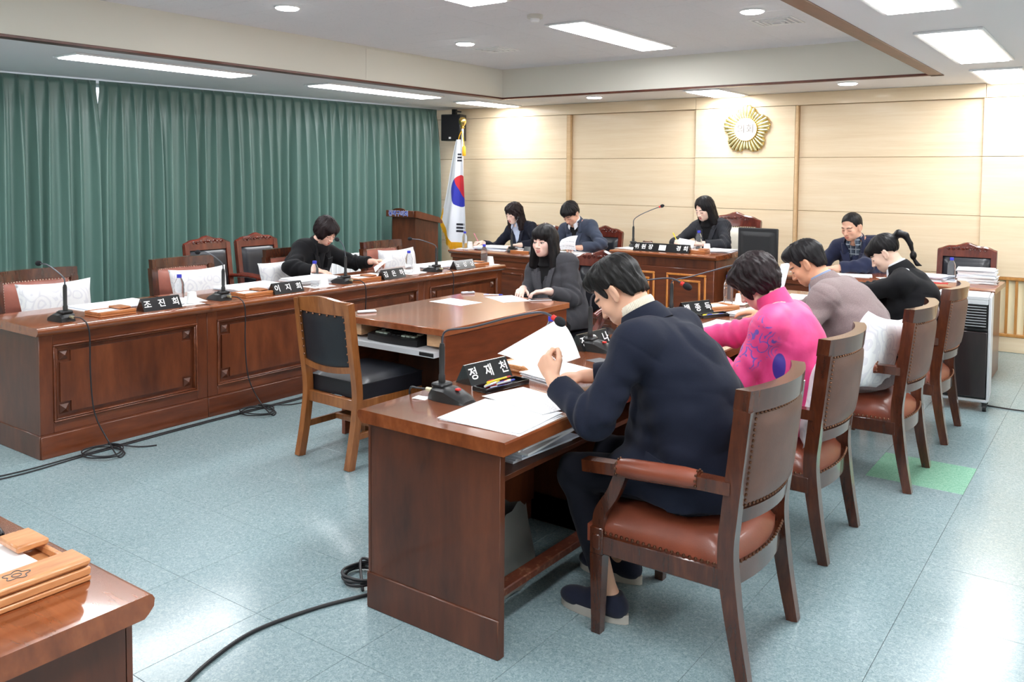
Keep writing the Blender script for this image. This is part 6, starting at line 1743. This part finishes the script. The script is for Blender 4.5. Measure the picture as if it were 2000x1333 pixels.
# near desk of the navy suit
pile(-1.805, 2.455, ZT, R(2), 3, 'wide white document lying at the corner of the near desk', 0.34, 0.30, 0.0012, 2.5, 7, [PAPER, PRINT, PAPER])
sheet(-1.84, 2.69, ZT+0.006, R(-12), 'printed sheet under the left sleeve of the navy suit', 0.34, 0.22, PRINT, 0, 'loose white sheets', 0.0012)
pile(-1.97, 3.10, ZT, R(80), 5, 'bundle of pages under the curved white page', 0.28, 0.21, 0.004, 6, 8, [PAPER, PRINT, PAPERB])
sheet(-2.215, 2.475, ZT, R(10), 'white note below the plug of the near microphone', 0.06, 0.05)
sheet(-1.98, 3.47, ZT, R(70), 'dark card beside the curved page', 0.09, 0.14, GREYP)
pile(-1.87, 4.20, ZT, R(86), 4, 'white pages before the pink jacket', 0.36, 0.30, 0.003, 4, 9, [PAPER, PRINT]); pile(-1.84, 4.66, ZT, R(88), 3, 'large white pages between the pink jacket and the taupe blazer', 0.42, 0.30, 0.003, 4, 10)
pile(-1.84, 5.28, ZT, R(84), 5, 'pages under the hands of the taupe blazer', 0.42, 0.30, 0.004, 6, 11, [PAPER, PAPERB]); pile(-1.86, 6.10, ZT, R(90), 3, 'pages before the ponytail woman', 0.40, 0.30, 0.003, 6, 12)
# witness table
sheet(-3.71, 4.49, ZT, R(86), 'single white sheet in the middle of the witness table', 0.21, 0.297); sheet(-3.52, 4.83, ZT, R(62), 'white sheet before the young woman in charcoal', 0.21, 0.297)
# wall desks
pile(-5.95, 7.93, ZT, R(8), 6, 'spread pages under the pen of the clerk in navy', 0.46, 0.30, 0.005, 9, 13, [PAPER, PAPERB, PRINT]); pile(-5.62, 7.98, ZT, R(-6), 4, 'pages below the hand of the clerk in navy', 0.40, 0.28, 0.004, 9, 14, [PAPER, PAPERB])
pile(-4.94, 7.92, ZT, R(6), 5, 'stapled pages before the man in slate', 0.36, 0.28, 0.004, 8, 15, [PAPER, PRINT])
pile(-3.72, 7.80, 0.893, R(10), 5, 'open documents before the chairwoman', 0.5, 0.28, 0.005, 8, 16, [PAPER, PAPERB]); pile(-3.98, 7.56, 0.893, R(-12), 2, 'flat pages at the left corner of the chairwoman\'s desk', 0.3, 0.21, 0.002, 5, 17, [PAPER])
pile(-3.20, 7.86, 0.893, R(4), 4, 'pages at the right corner of the chairwoman\'s desk', 0.26, 0.30, 0.004, 6, 18, [PAPER, PAPERB])
pile(-2.02, 7.84, ZT, R(12), 3, 'pages before the man in plaid', 0.40, 0.26, 0.003, 8, 19, [PAPER, PRINT]); sheet(-1.62, 7.80, ZT, R(30), 'single sheet left of the ponytail woman')
pile(-1.38, 8.0, ZT, R(-8), 6, 'bluish pages behind the ponytail woman', 0.30, 0.26, 0.006, 8, 20, [PAPERB, PAPER]); pile(-1.02, 8.03, ZT, R(4), 12, 'tall stack of paper on the right wall desk', 0.28, 0.24, 0.008, 7, 21, [PAPER, PAPERB, PAPER])
sheet(-1.30, 7.76, ZT, R(10), 'red folder on the right wall desk', 0.2, 0.06, REDP, 0, None, 0.004)
pile(-1.82, 2.60, 0.607, R(90), 9, 'stack of paper on the shelf below the near desktop', 0.36, 0.24, 0.006, 5, 22, [PAPERB, PAPER])
tag(_at(MB().box(-0.05, 0.05, -0.035, 0.035, 0, 0.03, 0.003).build('sticky_note_pad', PAPERY), -4.45, 7.76, ZT, R(10)), 'yellow-green sticky note pad at the end of the clerks\' desk', 'note pad')
# white page held up by the man in navy
def held(name, label, fn, mat=None, nu=14, nv=10):
    o = MB().slab(fn, nu, nv, (0.0006, 0.0006, -0.0006)).build(name, mat or PAPER, None, 70); return tag(o, label, 'paper', 'pages held in the hand')
def page1(u, v):
    a = Vector((-2.03, 2.72, 0.905)); b = Vector((-1.915, 2.95, 1.015)); c = Vector((-1.755, 2.90, 0.945)); d = Vector((-1.86, 2.72, 0.85))
    p = a*(1-u)*(1-v)+b*(1-u)*v+c*u*v+d*u*(1-v)
    p.z += 0.035*math.sin(math.pi*u)*(0.4+0.6*v)-0.05*u*u*v
    return p
held('held_page', 'curved white page lifted by the man in the navy suit', page1)
def page2(u, v):
    x = -5.02+0.20*u; z = 0.80+0.165*v; return (x, 7.86-0.03*math.sin(3*v)+0.03*v*v, z-0.05*(1-u)*v*v+0.012*math.sin(3*u))
held('held_page', 'printed page lifted by the man in the slate suit', page2, PRINT)
def page3(u, v):
    p = Vector((-5.42, 5.42, 0.79))+Vector((0.05, 0.16, 0.10))*u+Vector((0.16, -0.14, -0.02))*v; p.z += 0.03*math.sin(math.pi*u)*v*0.6; return p
held('held_page', 'white page turned by the woman in black', page3)
def page4(u, v): return (-3.66+0.17*u, 7.88+0.05*v, 0.915+0.08*v-0.02*u*v)
held('held_page', 'page bent up before the chairwoman', page4, PRINT)
def page5(u, v): return (-2.02+0.06*v, 5.90+0.21*u, 0.75+0.26*v)
held('standing_page', 'tall white sheet standing before the taupe blazer', page5, PAPERB)
pen(-1.735, 3.755, 0.815, R(160), WHITEP, 'white pen in the hand of the pink jacket', 0.13, None, 0.5)
pen(-1.735, 4.845, 0.865, R(0), REDP, 'red pencil held upright by the taupe blazer', 0.16, None, R(85))
pen(-6.215, 7.90, 0.865, R(60), PINKP, 'pink pen held by the clerk in navy', 0.14, None, R(60))
pen(-3.70, 7.92, 1.00, R(80), YELP, 'yellow pen held by the chairwoman', 0.12, None, R(50))

def phone():
    t = thing('phone', 'black smartphone at the corner of the witness table', 'phone', (-3.30, 4.91, ZT), R(-38))
    MB().box(-0.038, 0.038, -0.075, 0.075, 0, 0.009, 0.004).build('case', SILV, t); MB().box(-0.035, 0.035, -0.071, 0.071, 0.009, 0.0102, 0.0005).build('screen', PLBG, t)
    t = thing('voice_recorder', 'silver voice recorder at the far edge of the witness table', 'recorder', (-3.90, 4.86, ZT), R(-30))
    MB().box(-0.018, 0.018, -0.05, 0.05, 0, 0.016, 0.005).build('case', LGREY, t); MB().box(-0.012, 0.012, 0.0, 0.035, 0.016, 0.0168, 0.0003).build('display', PLBG, t)
    t = thing('remote_control', 'white remote lying at the near left corner of the witness table', 'remote', (-3.86, 3.80, ZT), R(-28))
    MB().box(-0.02, 0.02, -0.06, 0.06, 0, 0.015, 0.006).build('case', SILV, t); MB().box(-0.012, 0.012, -0.02, 0.03, 0.015, 0.0162, 0.0004).build('keypad', LGREY, t)
phone()
def gavel():
    t = thing('gavel', 'brown gavel on the chairwoman\'s desk', 'gavel', (-4.02, 7.95, 0.893), R(20))
    MB().lathe([(0.02, -0.05), (0.027, -0.046), (0.027, -0.03), (0.023, -0.025), (0.023, 0.025), (0.027, 0.03), (0.027, 0.046), (0.02, 0.05)], 16, M=TR(0, 0, 0.0275, 0, R(90))).build('head', CHW, t)
    MB().tube([(0, 0.02, 0.0275), (0, 0.2, 0.012)], 0.008, 8).build('handle', CHW, t)
gavel()
PLM = plain('plastic_matt_black', srgb(30, 31, 34), 0.62)
def monitor():
    t = thing('monitor', 'black computer monitor seen from behind on the wall desk', 'monitor', (-2.80, 7.78, ZT), R(178))
    MB().box(-0.19, 0.19, -0.012, 0.02, 0.06, 0.39, 0.008).build('bezel', PLM, t)
    # back faces the room: local -y is the screen, +y the back after turning
    MB().slab(lambda u, v: ((u-0.5)*0.33, 0.02+0.022*min(1, 9*min(u, 1-u), 9*min(v, 1-v)), 0.085+0.27*v), 18, 18, (0, -0.002, 0)).build('back_shell', PLM, t)
    MB().tube([(0, 0.03, 0.02), (0, 0.03, 0.16)], 0.028, 10, ell=(1.2, 0.6)).build('stand', PLB, t)
    MB().lathe([(0.12, 0), (0.12, 0.008), (0.10, 0.016), (0.02, 0.022)], 24).build('foot', PLB, t)
    MB().box(-0.175, 0.175, -0.014, -0.0115, 0.075, 0.375, 0.001).build('screen', PLBG, t)
    MB().box(-0.06, 0.04, 0.0205, 0.0215, 0.08, 0.125, 0.0004).build('sticker', PAPERB, t)
    t2 = thing('drive_stack', 'two grey boxes stacked beside the monitor foot', 'device', (-2.93, 7.66, ZT), R(0))
    MB().box(-0.05, 0.03, -0.04, 0.06, 0.0, 0.022, 0.003).build('lower_box', LGREY, t2); MB().box(-0.045, 0.03, -0.035, 0.06, 0.023, 0.05, 0.004).build('upper_box', GREYP, t2)
monitor()
def air_cooler():
    t = thing('air_cooler', 'tall air cooler with black front and silver sides on casters', 'air cooler', (-0.935, 6.80, 0), R(4))
    w, d = 0.165, 0.15
    for sx in (-1, 1): MB().box(sx*w-0.012, sx*w+0.006, -d, d, 0.075, 0.80, 0.004).build('side_panel', SILV, t)
    MB().box(-w+0.014, w-0.014, -d+0.012, d, 0.085, 0.775, 0.004).build('body', PLB, t)
    MB().box(-w+0.016, w-0.016, -d-0.006, -d+0.012, 0.10, 0.555, 0.004).build('lower_door', COOLD, t)
    for z in range(8): MB().box(-w+0.03, w-0.026, -d-0.004, -d+0.014, 0.592+0.019*z, 0.597+0.019*z, 0.001, M=None).build('louvre', SILVL, t)
    MB().box(-w+0.016, w-0.016, -d-0.005, -d+0.01, 0.562, 0.578, 0.003).build('sill', PLBG, t)
    MB().box(-w+0.014, w-0.014, -d-0.004, d, 0.775, 0.802, 0.004).build('top_panel', SILV, t)
    MB().box(-w+0.014, w-0.014, -d-0.004, -d+0.02, 0.745, 0.776, 0.004).build('control_panel', SILV, t)
    MB().box(-w+0.05, -w+0.13, -d-0.006, -d-0.003, 0.75, 0.772, 0.0005).build('control_label', RED, t)
    MB().box(-w, w, -d, d, 0.065, 0.085, 0.005).build('base', SILV, t)
    for sx in (-1, 1):
        for sy in (-1, 1):
            c = MB(); c.tube([(sx*(w-0.02)-0.012, sy*(d-0.03), 0.025), (sx*(w-0.02)+0.012, sy*(d-0.03), 0.025)], 0.025, 14); c.box(sx*(w-0.02)-0.016, sx*(w-0.02)+0.016, sy*(d-0.03)-0.014, sy*(d-0.03)+0.014, 0.03, 0.066, 0.003)
            c.build('caster', PLB, t)
    tube_thing('power_cord', 'black power cord running from the air cooler to the right', [(-0.86, 6.93, 0.03), (-0.80, 6.87, 0.006), (-0.72, 6.85, 0.006), (-0.56, 6.85, 0.006), (-0.3, 6.9, 0.006), (0.4, 7.1, 0.006)], 0.005)
def tube_thing(name, label, pts, r=0.005, grp=None, mat=None, n=10):
    o = MB().tube(bez(pts, n), r, 6).build(name, mat or CORD, None, 80); return tag(o, label, 'cable', grp)
COOLD = wood('cooler_door', srgb(30, 20, 24), srgb(40, 28, 30), srgb(52, 36, 38), (4, 4, 0.6), 0.3, 0.3); SILVL = plain('louvre_silver', srgb(170, 172, 178), 0.35)
air_cooler()

def coil(cx, cy, r, n, ph=0.0, sq=0.8, z0=0.006):
    out = []
    for k in range(int(n*12)+1):
        a = ph+2*math.pi*k/12; rr = r*(1+0.07*math.sin(1.7*k)); out.append((cx+rr*math.cos(a), cy+rr*sq*math.sin(a), z0+0.0009*k))
    return out
def cables():
    g = 'black microphone cables'
    for y, cy, l in ((2.512, 2.53, 'first'), (3.582, 3.60, 'second')):
        c = coil(-4.72, cy+0.03, 0.125, 2.4, 0.2)
        tube_thing('microphone_cable', 'black cable hanging from the %s curtain-row microphone with a coil on the floor' % l,
            [(-4.925, y, 0.777), (-4.87, y+0.02, 0.77), (-4.835, y+0.04, 0.70), (-4.85, y+0.05, 0.45), (-4.83, y+0.06, 0.22), (-4.76, y+0.1, 0.06)]+c+[(-4.68, cy+0.22, 0.006), (-4.62, cy+0.30, 0.006)] if l == 'first' else
            [(-4.925, y, 0.777), (-4.87, y+0.02, 0.77), (-4.835, y+0.04, 0.70), (-4.85, y+0.05, 0.45), (-4.83, y+0.06, 0.22), (-4.76, y+0.1, 0.06)]+c+[(-4.70, cy+0.30, 0.006), (-4.68, cy+0.55, 0.006), (-4.72, cy+0.9, 0.006)], 0.0042, g, None, 4)
    for y, l in ((4.722, 'the woman in black'), (5.792, 'the glossy nameplate')):
        tube_thing('microphone_cable', 'black cable running over the desk edge near '+l, [(-4.945, y, 0.777), (-4.87, y+0.02, 0.772), (-4.835, y+0.03, 0.70), (-4.85, y+0.04, 0.4), (-4.80, y+0.08, 0.05), (-4.78, y+0.3, 0.006)], 0.0042, g, None, 6)
    for k, off in enumerate((0.0, 0.03)):
        tube_thing('floor_cable', ('cable lying closest to the curtain-row plinths', 'outer cable along the curtain-row plinths')[k],
            [(-4.95+0.06*k, 1.55-0.1*k, 0.0055), (-4.80+0.05*k, 2.05, 0.0055), (-4.80+off, 2.5, 0.0055), (-4.82+off, 3.3, 0.0055), (-4.80+off, 4.1, 0.0055), (-4.79+off*0.7, 5.2, 0.0055), (-4.8+off, 6.6, 0.0055)], 0.004, 'cables along the curtain-row plinths')
    c = coil(-2.43, 2.38, 0.085, 3.4, 0.5, 1.0)
    tube_thing('floor_cable', 'coiled black cable at the foot of the near desk', [(-2.36, 2.72, 0.006), (-2.42, 2.55, 0.006)]+c+[(-2.36, 2.30, 0.006)], 0.006, None, None, 4)
    tube_thing('floor_cable', 'long black cable curving over the floor from the near desk', [(-2.28, 2.42, 0.007), (-2.32, 2.29, 0.007), (-2.40, 2.10, 0.007), (-2.45, 1.87, 0.007), (-2.42, 1.68, 0.007), (-2.35, 1.50, 0.007), (-2.2, 1.2, 0.007)], 0.007)
    tube_thing('microphone_cable', 'short cable at the plug of the long near microphone', [(-2.215, 2.508, 0.776), (-2.26, 2.50, 0.775), (-2.31, 2.515, 0.765), (-2.325, 2.53, 0.70), (-2.32, 2.55, 0.4), (-2.32, 2.6, 0.02)], 0.0042, None, None, 6)
    tube_thing('floor_cable', 'thin cable looping behind the light side chair', [(-4.2, 4.1, 0.005), (-4.12, 3.86, 0.005), (-3.98, 3.74, 0.005), (-3.9, 3.9, 0.005), (-3.98, 4.1, 0.005), (-4.1, 4.3, 0.005)], 0.004)
cables()

# ------------------------------------------------------------------ corner: flag, lectern, loudspeaker, emblem, radiator
def flag():
    t = thing('flagpole', 'gold-topped flagpole with stand in the corner', 'flagpole', (-7.02, 8.62, 0))
    MB().lathe([(0.16, 0), (0.16, 0.02), (0.13, 0.03), (0.03, 0.06), (0.025, 0.12)], 20).build('stand', GOLD, t)
    MB().lathe([(0.014, 0.1), (0.014, 2.22)], 12).build('pole', WHITEM, t)
    MB().lathe([(0.016, 2.20), (0.03, 2.215), (0.02, 2.23), (0.035, 2.25), (0.05, 2.285), (0.047, 2.32), (0.03, 2.345), (0.0, 2.35)], 18, cap=False).build('finial', GOLD, t, 60)
    for s in (-1, 1):
        m = MB(); m.tube(bez([(0.0, -0.015, 2.17), (s*0.03, -0.03, 2.10), (s*0.05, -0.03, 1.98)], 6), 0.006, 6); m.lathe([(0.012, 0.0), (0.022, -0.02), (0.026, -0.12), (0.02, -0.13)], 10, M=TR(s*0.05, -0.03, 1.98)); m.build('tassel', GFR, t, 60)
    # draped cloth: printed in flat cloth coordinates (fu to the right, fv down)
    f = thing('national_flag', 'draped white flag with red and blue circle, black bars and gold fringe', 'flag', (-7.02, 8.60, 0))
    Hc = 1.36
    nu, nv = 54, 84
    def pos(u, v):
        z = 2.06-v*(1.32-0.0*u)-0.10*u*0.0
        wid = 0.045+0.20*v**0.8
        x = (u-0.62)*2*wid*0.92
        x += -0.03*v
        fold = 0.028*math.sin(u*8.5+1.2)*(0.3+v)+0.012*math.sin(u*19+v*3)*v
        zz = z+0.62*max(0.0, 0.5-u)*v*v
        return (x, -0.05+fold-0.02*v, zz)
    verts = [pos(i/nu, j/nv) for i in range(nu+1) for j in range(nv+1)]
    cols = []
    for i in range(nu+1):
        for j in range(nv+1):
            cols.append((i/nu, j/nv))
    m = MB(); m.slab(lambda u, v: pos(u, v), nu, nv, (0, 0.002, 0))
    o = m.build('cloth', FLAGM, f, 70)
    at = o.data.attributes.new('flag_uv', 'FLOAT_VECTOR', 'POINT')
    arr = np.zeros((len(o.data.vertices), 3), f32); k = np.array([(a, b, 0) for a, b in cols], f32); arr[:len(k)] = k; arr[len(k):2*len(k)] = k
    at.data.foreach_set('vector', arr.ravel())
    # fringe along the lower edge and the free side
    fr = MB(); rnd = random.Random(2)
    edge = [pos(i/90, 1.0) for i in range(91)]+[pos(0.0, 1-0.16*k/16) for k in range(17)]
    for p in edge:
        L = 0.10*rnd.uniform(0.85, 1.15); dx = rnd.uniform(-0.008, 0.008)
        q = (p[0]+dx-0.004, p[1]+rnd.uniform(-0.01, 0.004), p[2]-L)
        fr.tube([p, ((p[0]+q[0])/2, p[1]-0.004, (p[2]+q[2])/2), q], [0.004, 0.0045, 0.003], 4)
    o = fr.build('fringe', GFR, f, 60); o['kind'] = 'stuff'
def flag_mat():
    m, nt, b = new_mat('flag_cloth')
    a = nd(nt, 'ShaderNodeAttribute'); a.attribute_name = 'flag_uv'; sx = nd(nt, 'ShaderNodeSeparateXYZ'); nt.links.new(a.outputs['Vector'], sx.inputs[0])
    def mth(op, i0, i1=None, c=None):
        n = nd(nt, 'ShaderNodeMath', operation=op)
        for k, v in enumerate((i0, i1)):
            if v is None: continue
            if isinstance(v, (int, float)): n.inputs[k].default_value = v
            else: nt.links.new(v, n.inputs[k])
        return n.outputs[0]
    u, v = sx.outputs['X'], sx.outputs['Y']
    # circle centred in the visible fold
    du = mth('MULTIPLY', mth('SUBTRACT', u, 0.80), 0.40); dv = mth('MULTIPLY', mth('SUBTRACT', v, 0.50), 1.32)
    r = mth('SQRT', mth('ADD', mth('MULTIPLY', du, du), mth('MULTIPLY', dv, dv)))
    circ = mth('LESS_THAN', r, 0.205)
    # red part: upper right of an S-curve
    curve = mth('ADD', mth('MULTIPLY', du, 0.55), mth('MULTIPLY', mth('SINE', mth('MULTIPLY', du, 16.0)), -0.06))
    up = mth('LESS_THAN', mth('ADD', dv, 0.02), mth('SUBTRACT', mth('ADD', mth('MULTIPLY', du, 0.9), 0.06), mth('MULTIPLY', mth('MULTIPLY', du, du), 3.0)))
    red = mth('MULTIPLY', circ, up)
    def bars(u0, u1, v0, n, bh, gap):
        out = None
        for k in range(n):
            a0 = v0+k*(bh+gap)
            e = mth('MULTIPLY', mth('MULTIPLY', mth('GREATER_THAN', u, u0), mth('LESS_THAN', u, u1)), mth('MULTIPLY', mth('GREATER_THAN', v, a0), mth('LESS_THAN', v, a0+bh)))
            out = e if out is None else mth('MAXIMUM', out, e)
        return out
    blk = mth('MAXIMUM', bars(0.55, 0.92, 0.135, 3, 0.018, 0.012), bars(0.60, 0.90, 0.815, 3, 0.021, 0.012))
    slit = mth('MULTIPLY', mth('GREATER_THAN', u, 0.855), mth('LESS_THAN', u, 0.875)); blk = mth('MULTIPLY', blk, mth('SUBTRACT', 1.0, mth('MULTIPLY', slit, mth('GREATER_THAN', v, 0.7))))
    def mix(fac, A, B):
        n = nd(nt, 'ShaderNodeMix', data_type='RGBA'); nt.links.new(fac, n.inputs['Factor'])
        if isinstance(A, tuple): n.inputs['A'].default_value = A
        else: nt.links.new(A, n.inputs['A'])
        n.inputs['B'].default_value = B; return n.outputs['Result']
    c = mix(circ, srgb(240, 242, 250), srgb(44, 52, 180)); c = mix(red, c, srgb(214, 36, 50)); c = mix(blk, c, srgb(24, 24, 40))
    nt.links.new(c, b.inputs['Base Color']); b.inputs['Roughness'].default_value = 0.45; b.inputs['Sheen Weight'].default_value = 0.2
    return m
FLAGM = flag_mat()
flag()
def lectern():
    t = thing('lectern', 'dark wooden lectern with a lettered front board near the flag', 'lectern', (-7.28, 7.80, 0), R(0))
    # front faces -y; local x across
    w, d = 0.195, 0.42
    m = MB(); poly = [(0.0, 0.0), (d, 0.0), (d, 1.00), (0.0, 1.10)]
    My = Matrix(((0, 1, 0, 0), (1, 0, 0, 0), (0, 0, 1, 0), (0, 0, 0, 1)))
    m.prism(poly, -w, w, 0, My); m.build('body', MAHD, t)
    m = MB(); m.prism([(-0.035, 1.085), (d+0.04, 0.995), (d+0.04, 1.025), (d-0.02, 1.075), (-0.0, 1.165), (-0.035, 1.165)], -w-0.04, w+0.04, 0, My); m.build('top', MAH, t)
    m = MB(); m.box(-w-0.05, w+0.02, -0.06, -0.036, 1.085, 1.165, 0.004); m.build('front_board', MAHD, t)
    m = MB(); n = 14; pts = [(0.105*math.cos(math.pi*k/n)-0.03, 1.16+0.035*math.sin(math.pi*k/n)) for k in range(n+1)]
    m.prism(pts, -0.055, -0.038); m.build('crest', MAHD, t)
    MB().box(-w-0.02, w+0.02, -0.02, d+0.02, 0, 0.09, 0.004).build('plinth', MAHD, t)
    lettering('동작구의회', 0.072, LETTERB, t, TR(-0.035, -0.0615, 1.124, R(90)), 0.001, 0.002)
    lettering('동작구의회', 0.072, LETTER, t, TR(-0.035, -0.0606, 1.124, R(90)), 0.0004, 0.0045, 0, 'lettering_outline')
lectern()
def loudspeaker():
    t = thing('loudspeaker', 'black loudspeaker hung in the corner above the flag', 'loudspeaker', (-7.40, 8.90, 2.06), R(14))
    MB().box(-0.14, 0.14, -0.10, 0.10, 0, 0.35, 0.006).build('cabinet', PLB, t)
    MB().box(-0.125, 0.125, -0.108, -0.10, 0.015, 0.335, 0.003).build('grille', FOAM, t)
    MB().box(-0.02, 0.012, -0.1092, -0.108, 0.025, 0.05, 0.0003).build('badge', PAPER, t)
    MB().box(-0.03, 0.03, 0.0, 0.05, 0.35, 0.425, 0.003).build('bracket', PLB, t)
    m = MB(); m.box(-0.02, 0.02, 0.02, 0.2, 0.39, 0.41, 0.003); m.build('arm', PLB, t)
loudspeaker()
def emblem():
    t = thing('council_emblem', 'gold five-lobed flower emblem with a white lettered disc on the back wall', 'emblem', (-3.43, YB-0.03, 2.125))
    def rad(a): return 0.188+0.076*abs(math.cos(2.5*(a-math.pi/2)))**0.75+0.006*math.cos(35*a)
    n = 140; vs = []; 
    for k in range(n):
        a = 2*math.pi*k/n; r = rad(a); vs += [(r*math.cos(a), 0.0, r*math.sin(a)), (r*math.cos(a), -0.018, r*math.sin(a)), (r*0.95*math.cos(a), -0.026, r*0.95*math.sin(a))]
    fs = []
    for k in range(n):
        a, b = k*3, ((k+1) % n)*3
        fs += [(a, b, b+1, a+1), (a+1, b+1, b+2, a+2)]
    fs.append(tuple(k*3+2 for k in range(n)))
    MB().add(vs, fs).build('petal_plate', GOLD, t, 60)
    ns = 35
    for k in range(ns):
        a = math.pi/2+2*math.pi*k/ns; r = rad(a)*0.955; m = MB()
        pts = [(0.125*math.cos(a), -0.022, 0.125*math.sin(a)), ((0.125+r)/2*math.cos(a), -0.034, (0.125+r)/2*math.sin(a)), (r*math.cos(a), -0.026, r*math.sin(a))]
        m.tube(pts, [0.009, 0.0125, 0.016], 8, ell=(1, 0.9)); m.sphere((r*math.cos(a), -0.024, r*math.sin(a)), 0.016, 8, 6)
        m.build('petal_rib', GOLDP, t, 70)
    MB().lathe([(0.128, 0.0), (0.134, 0.02), (0.128, 0.046), (0.122, 0.046)], 48, M=TR(0, 0, 0, R(90)), cap=True).build('rim', GOLD, t, 60)
    MB().lathe([(0.123, 0.03), (0.123, 0.0475)], 48, M=TR(0, 0, 0, R(90))).build('disc', WCUP, t)
    lettering('의회', 0.108, LETTERG, t, TR(0, -0.049, 0, R(90)), 0.002, -0.0008)
emblem()
def radiator():
    t = thing('radiator', 'white ribbed radiator behind the woman in black', 'radiator', (-7.60, 7.27, 0.08))
    for k in range(12): MB().box(-0.03, 0.03, -0.45+0.075*k, -0.45+0.07+0.075*k, 0, 0.575, 0.012).build('rib', WHITEM, t)
    for z in (0.05, 0.52): MB().tube([(0, -0.46, z), (0, 0.46, z)], 0.022, 10).build('pipe', WHITEM, t)
    for y in (-0.35, 0.35): MB().box(-0.04, 0.04, y-0.02, y+0.02, -0.08, 0.01, 0.003).build('foot', WHITEM, t)
radiator()
def bag():
    def fn(s):
        def f(u, v):
            x = 2*u-1; z = v
            return (s*(0.09*(1-x**4)*(1-0.6*v))+0.0, x*0.22*(1-0.15*v), 0.004+0.30*v*(1-0.25*x*x)+0.01*math.sin(9*x+6*v))
        return f
    m = MB(); m.grid(fn(1), 14, 10); m.grid(fn(-1), 14, 10, flip=True)
    o = m.build('cloth_bag', BAGG, None, 70); _at(o, -1.98, 2.72, 0.0, R(12)); tag(o, 'grey cloth bag standing on the floor under the near desk', 'bag')
bag()
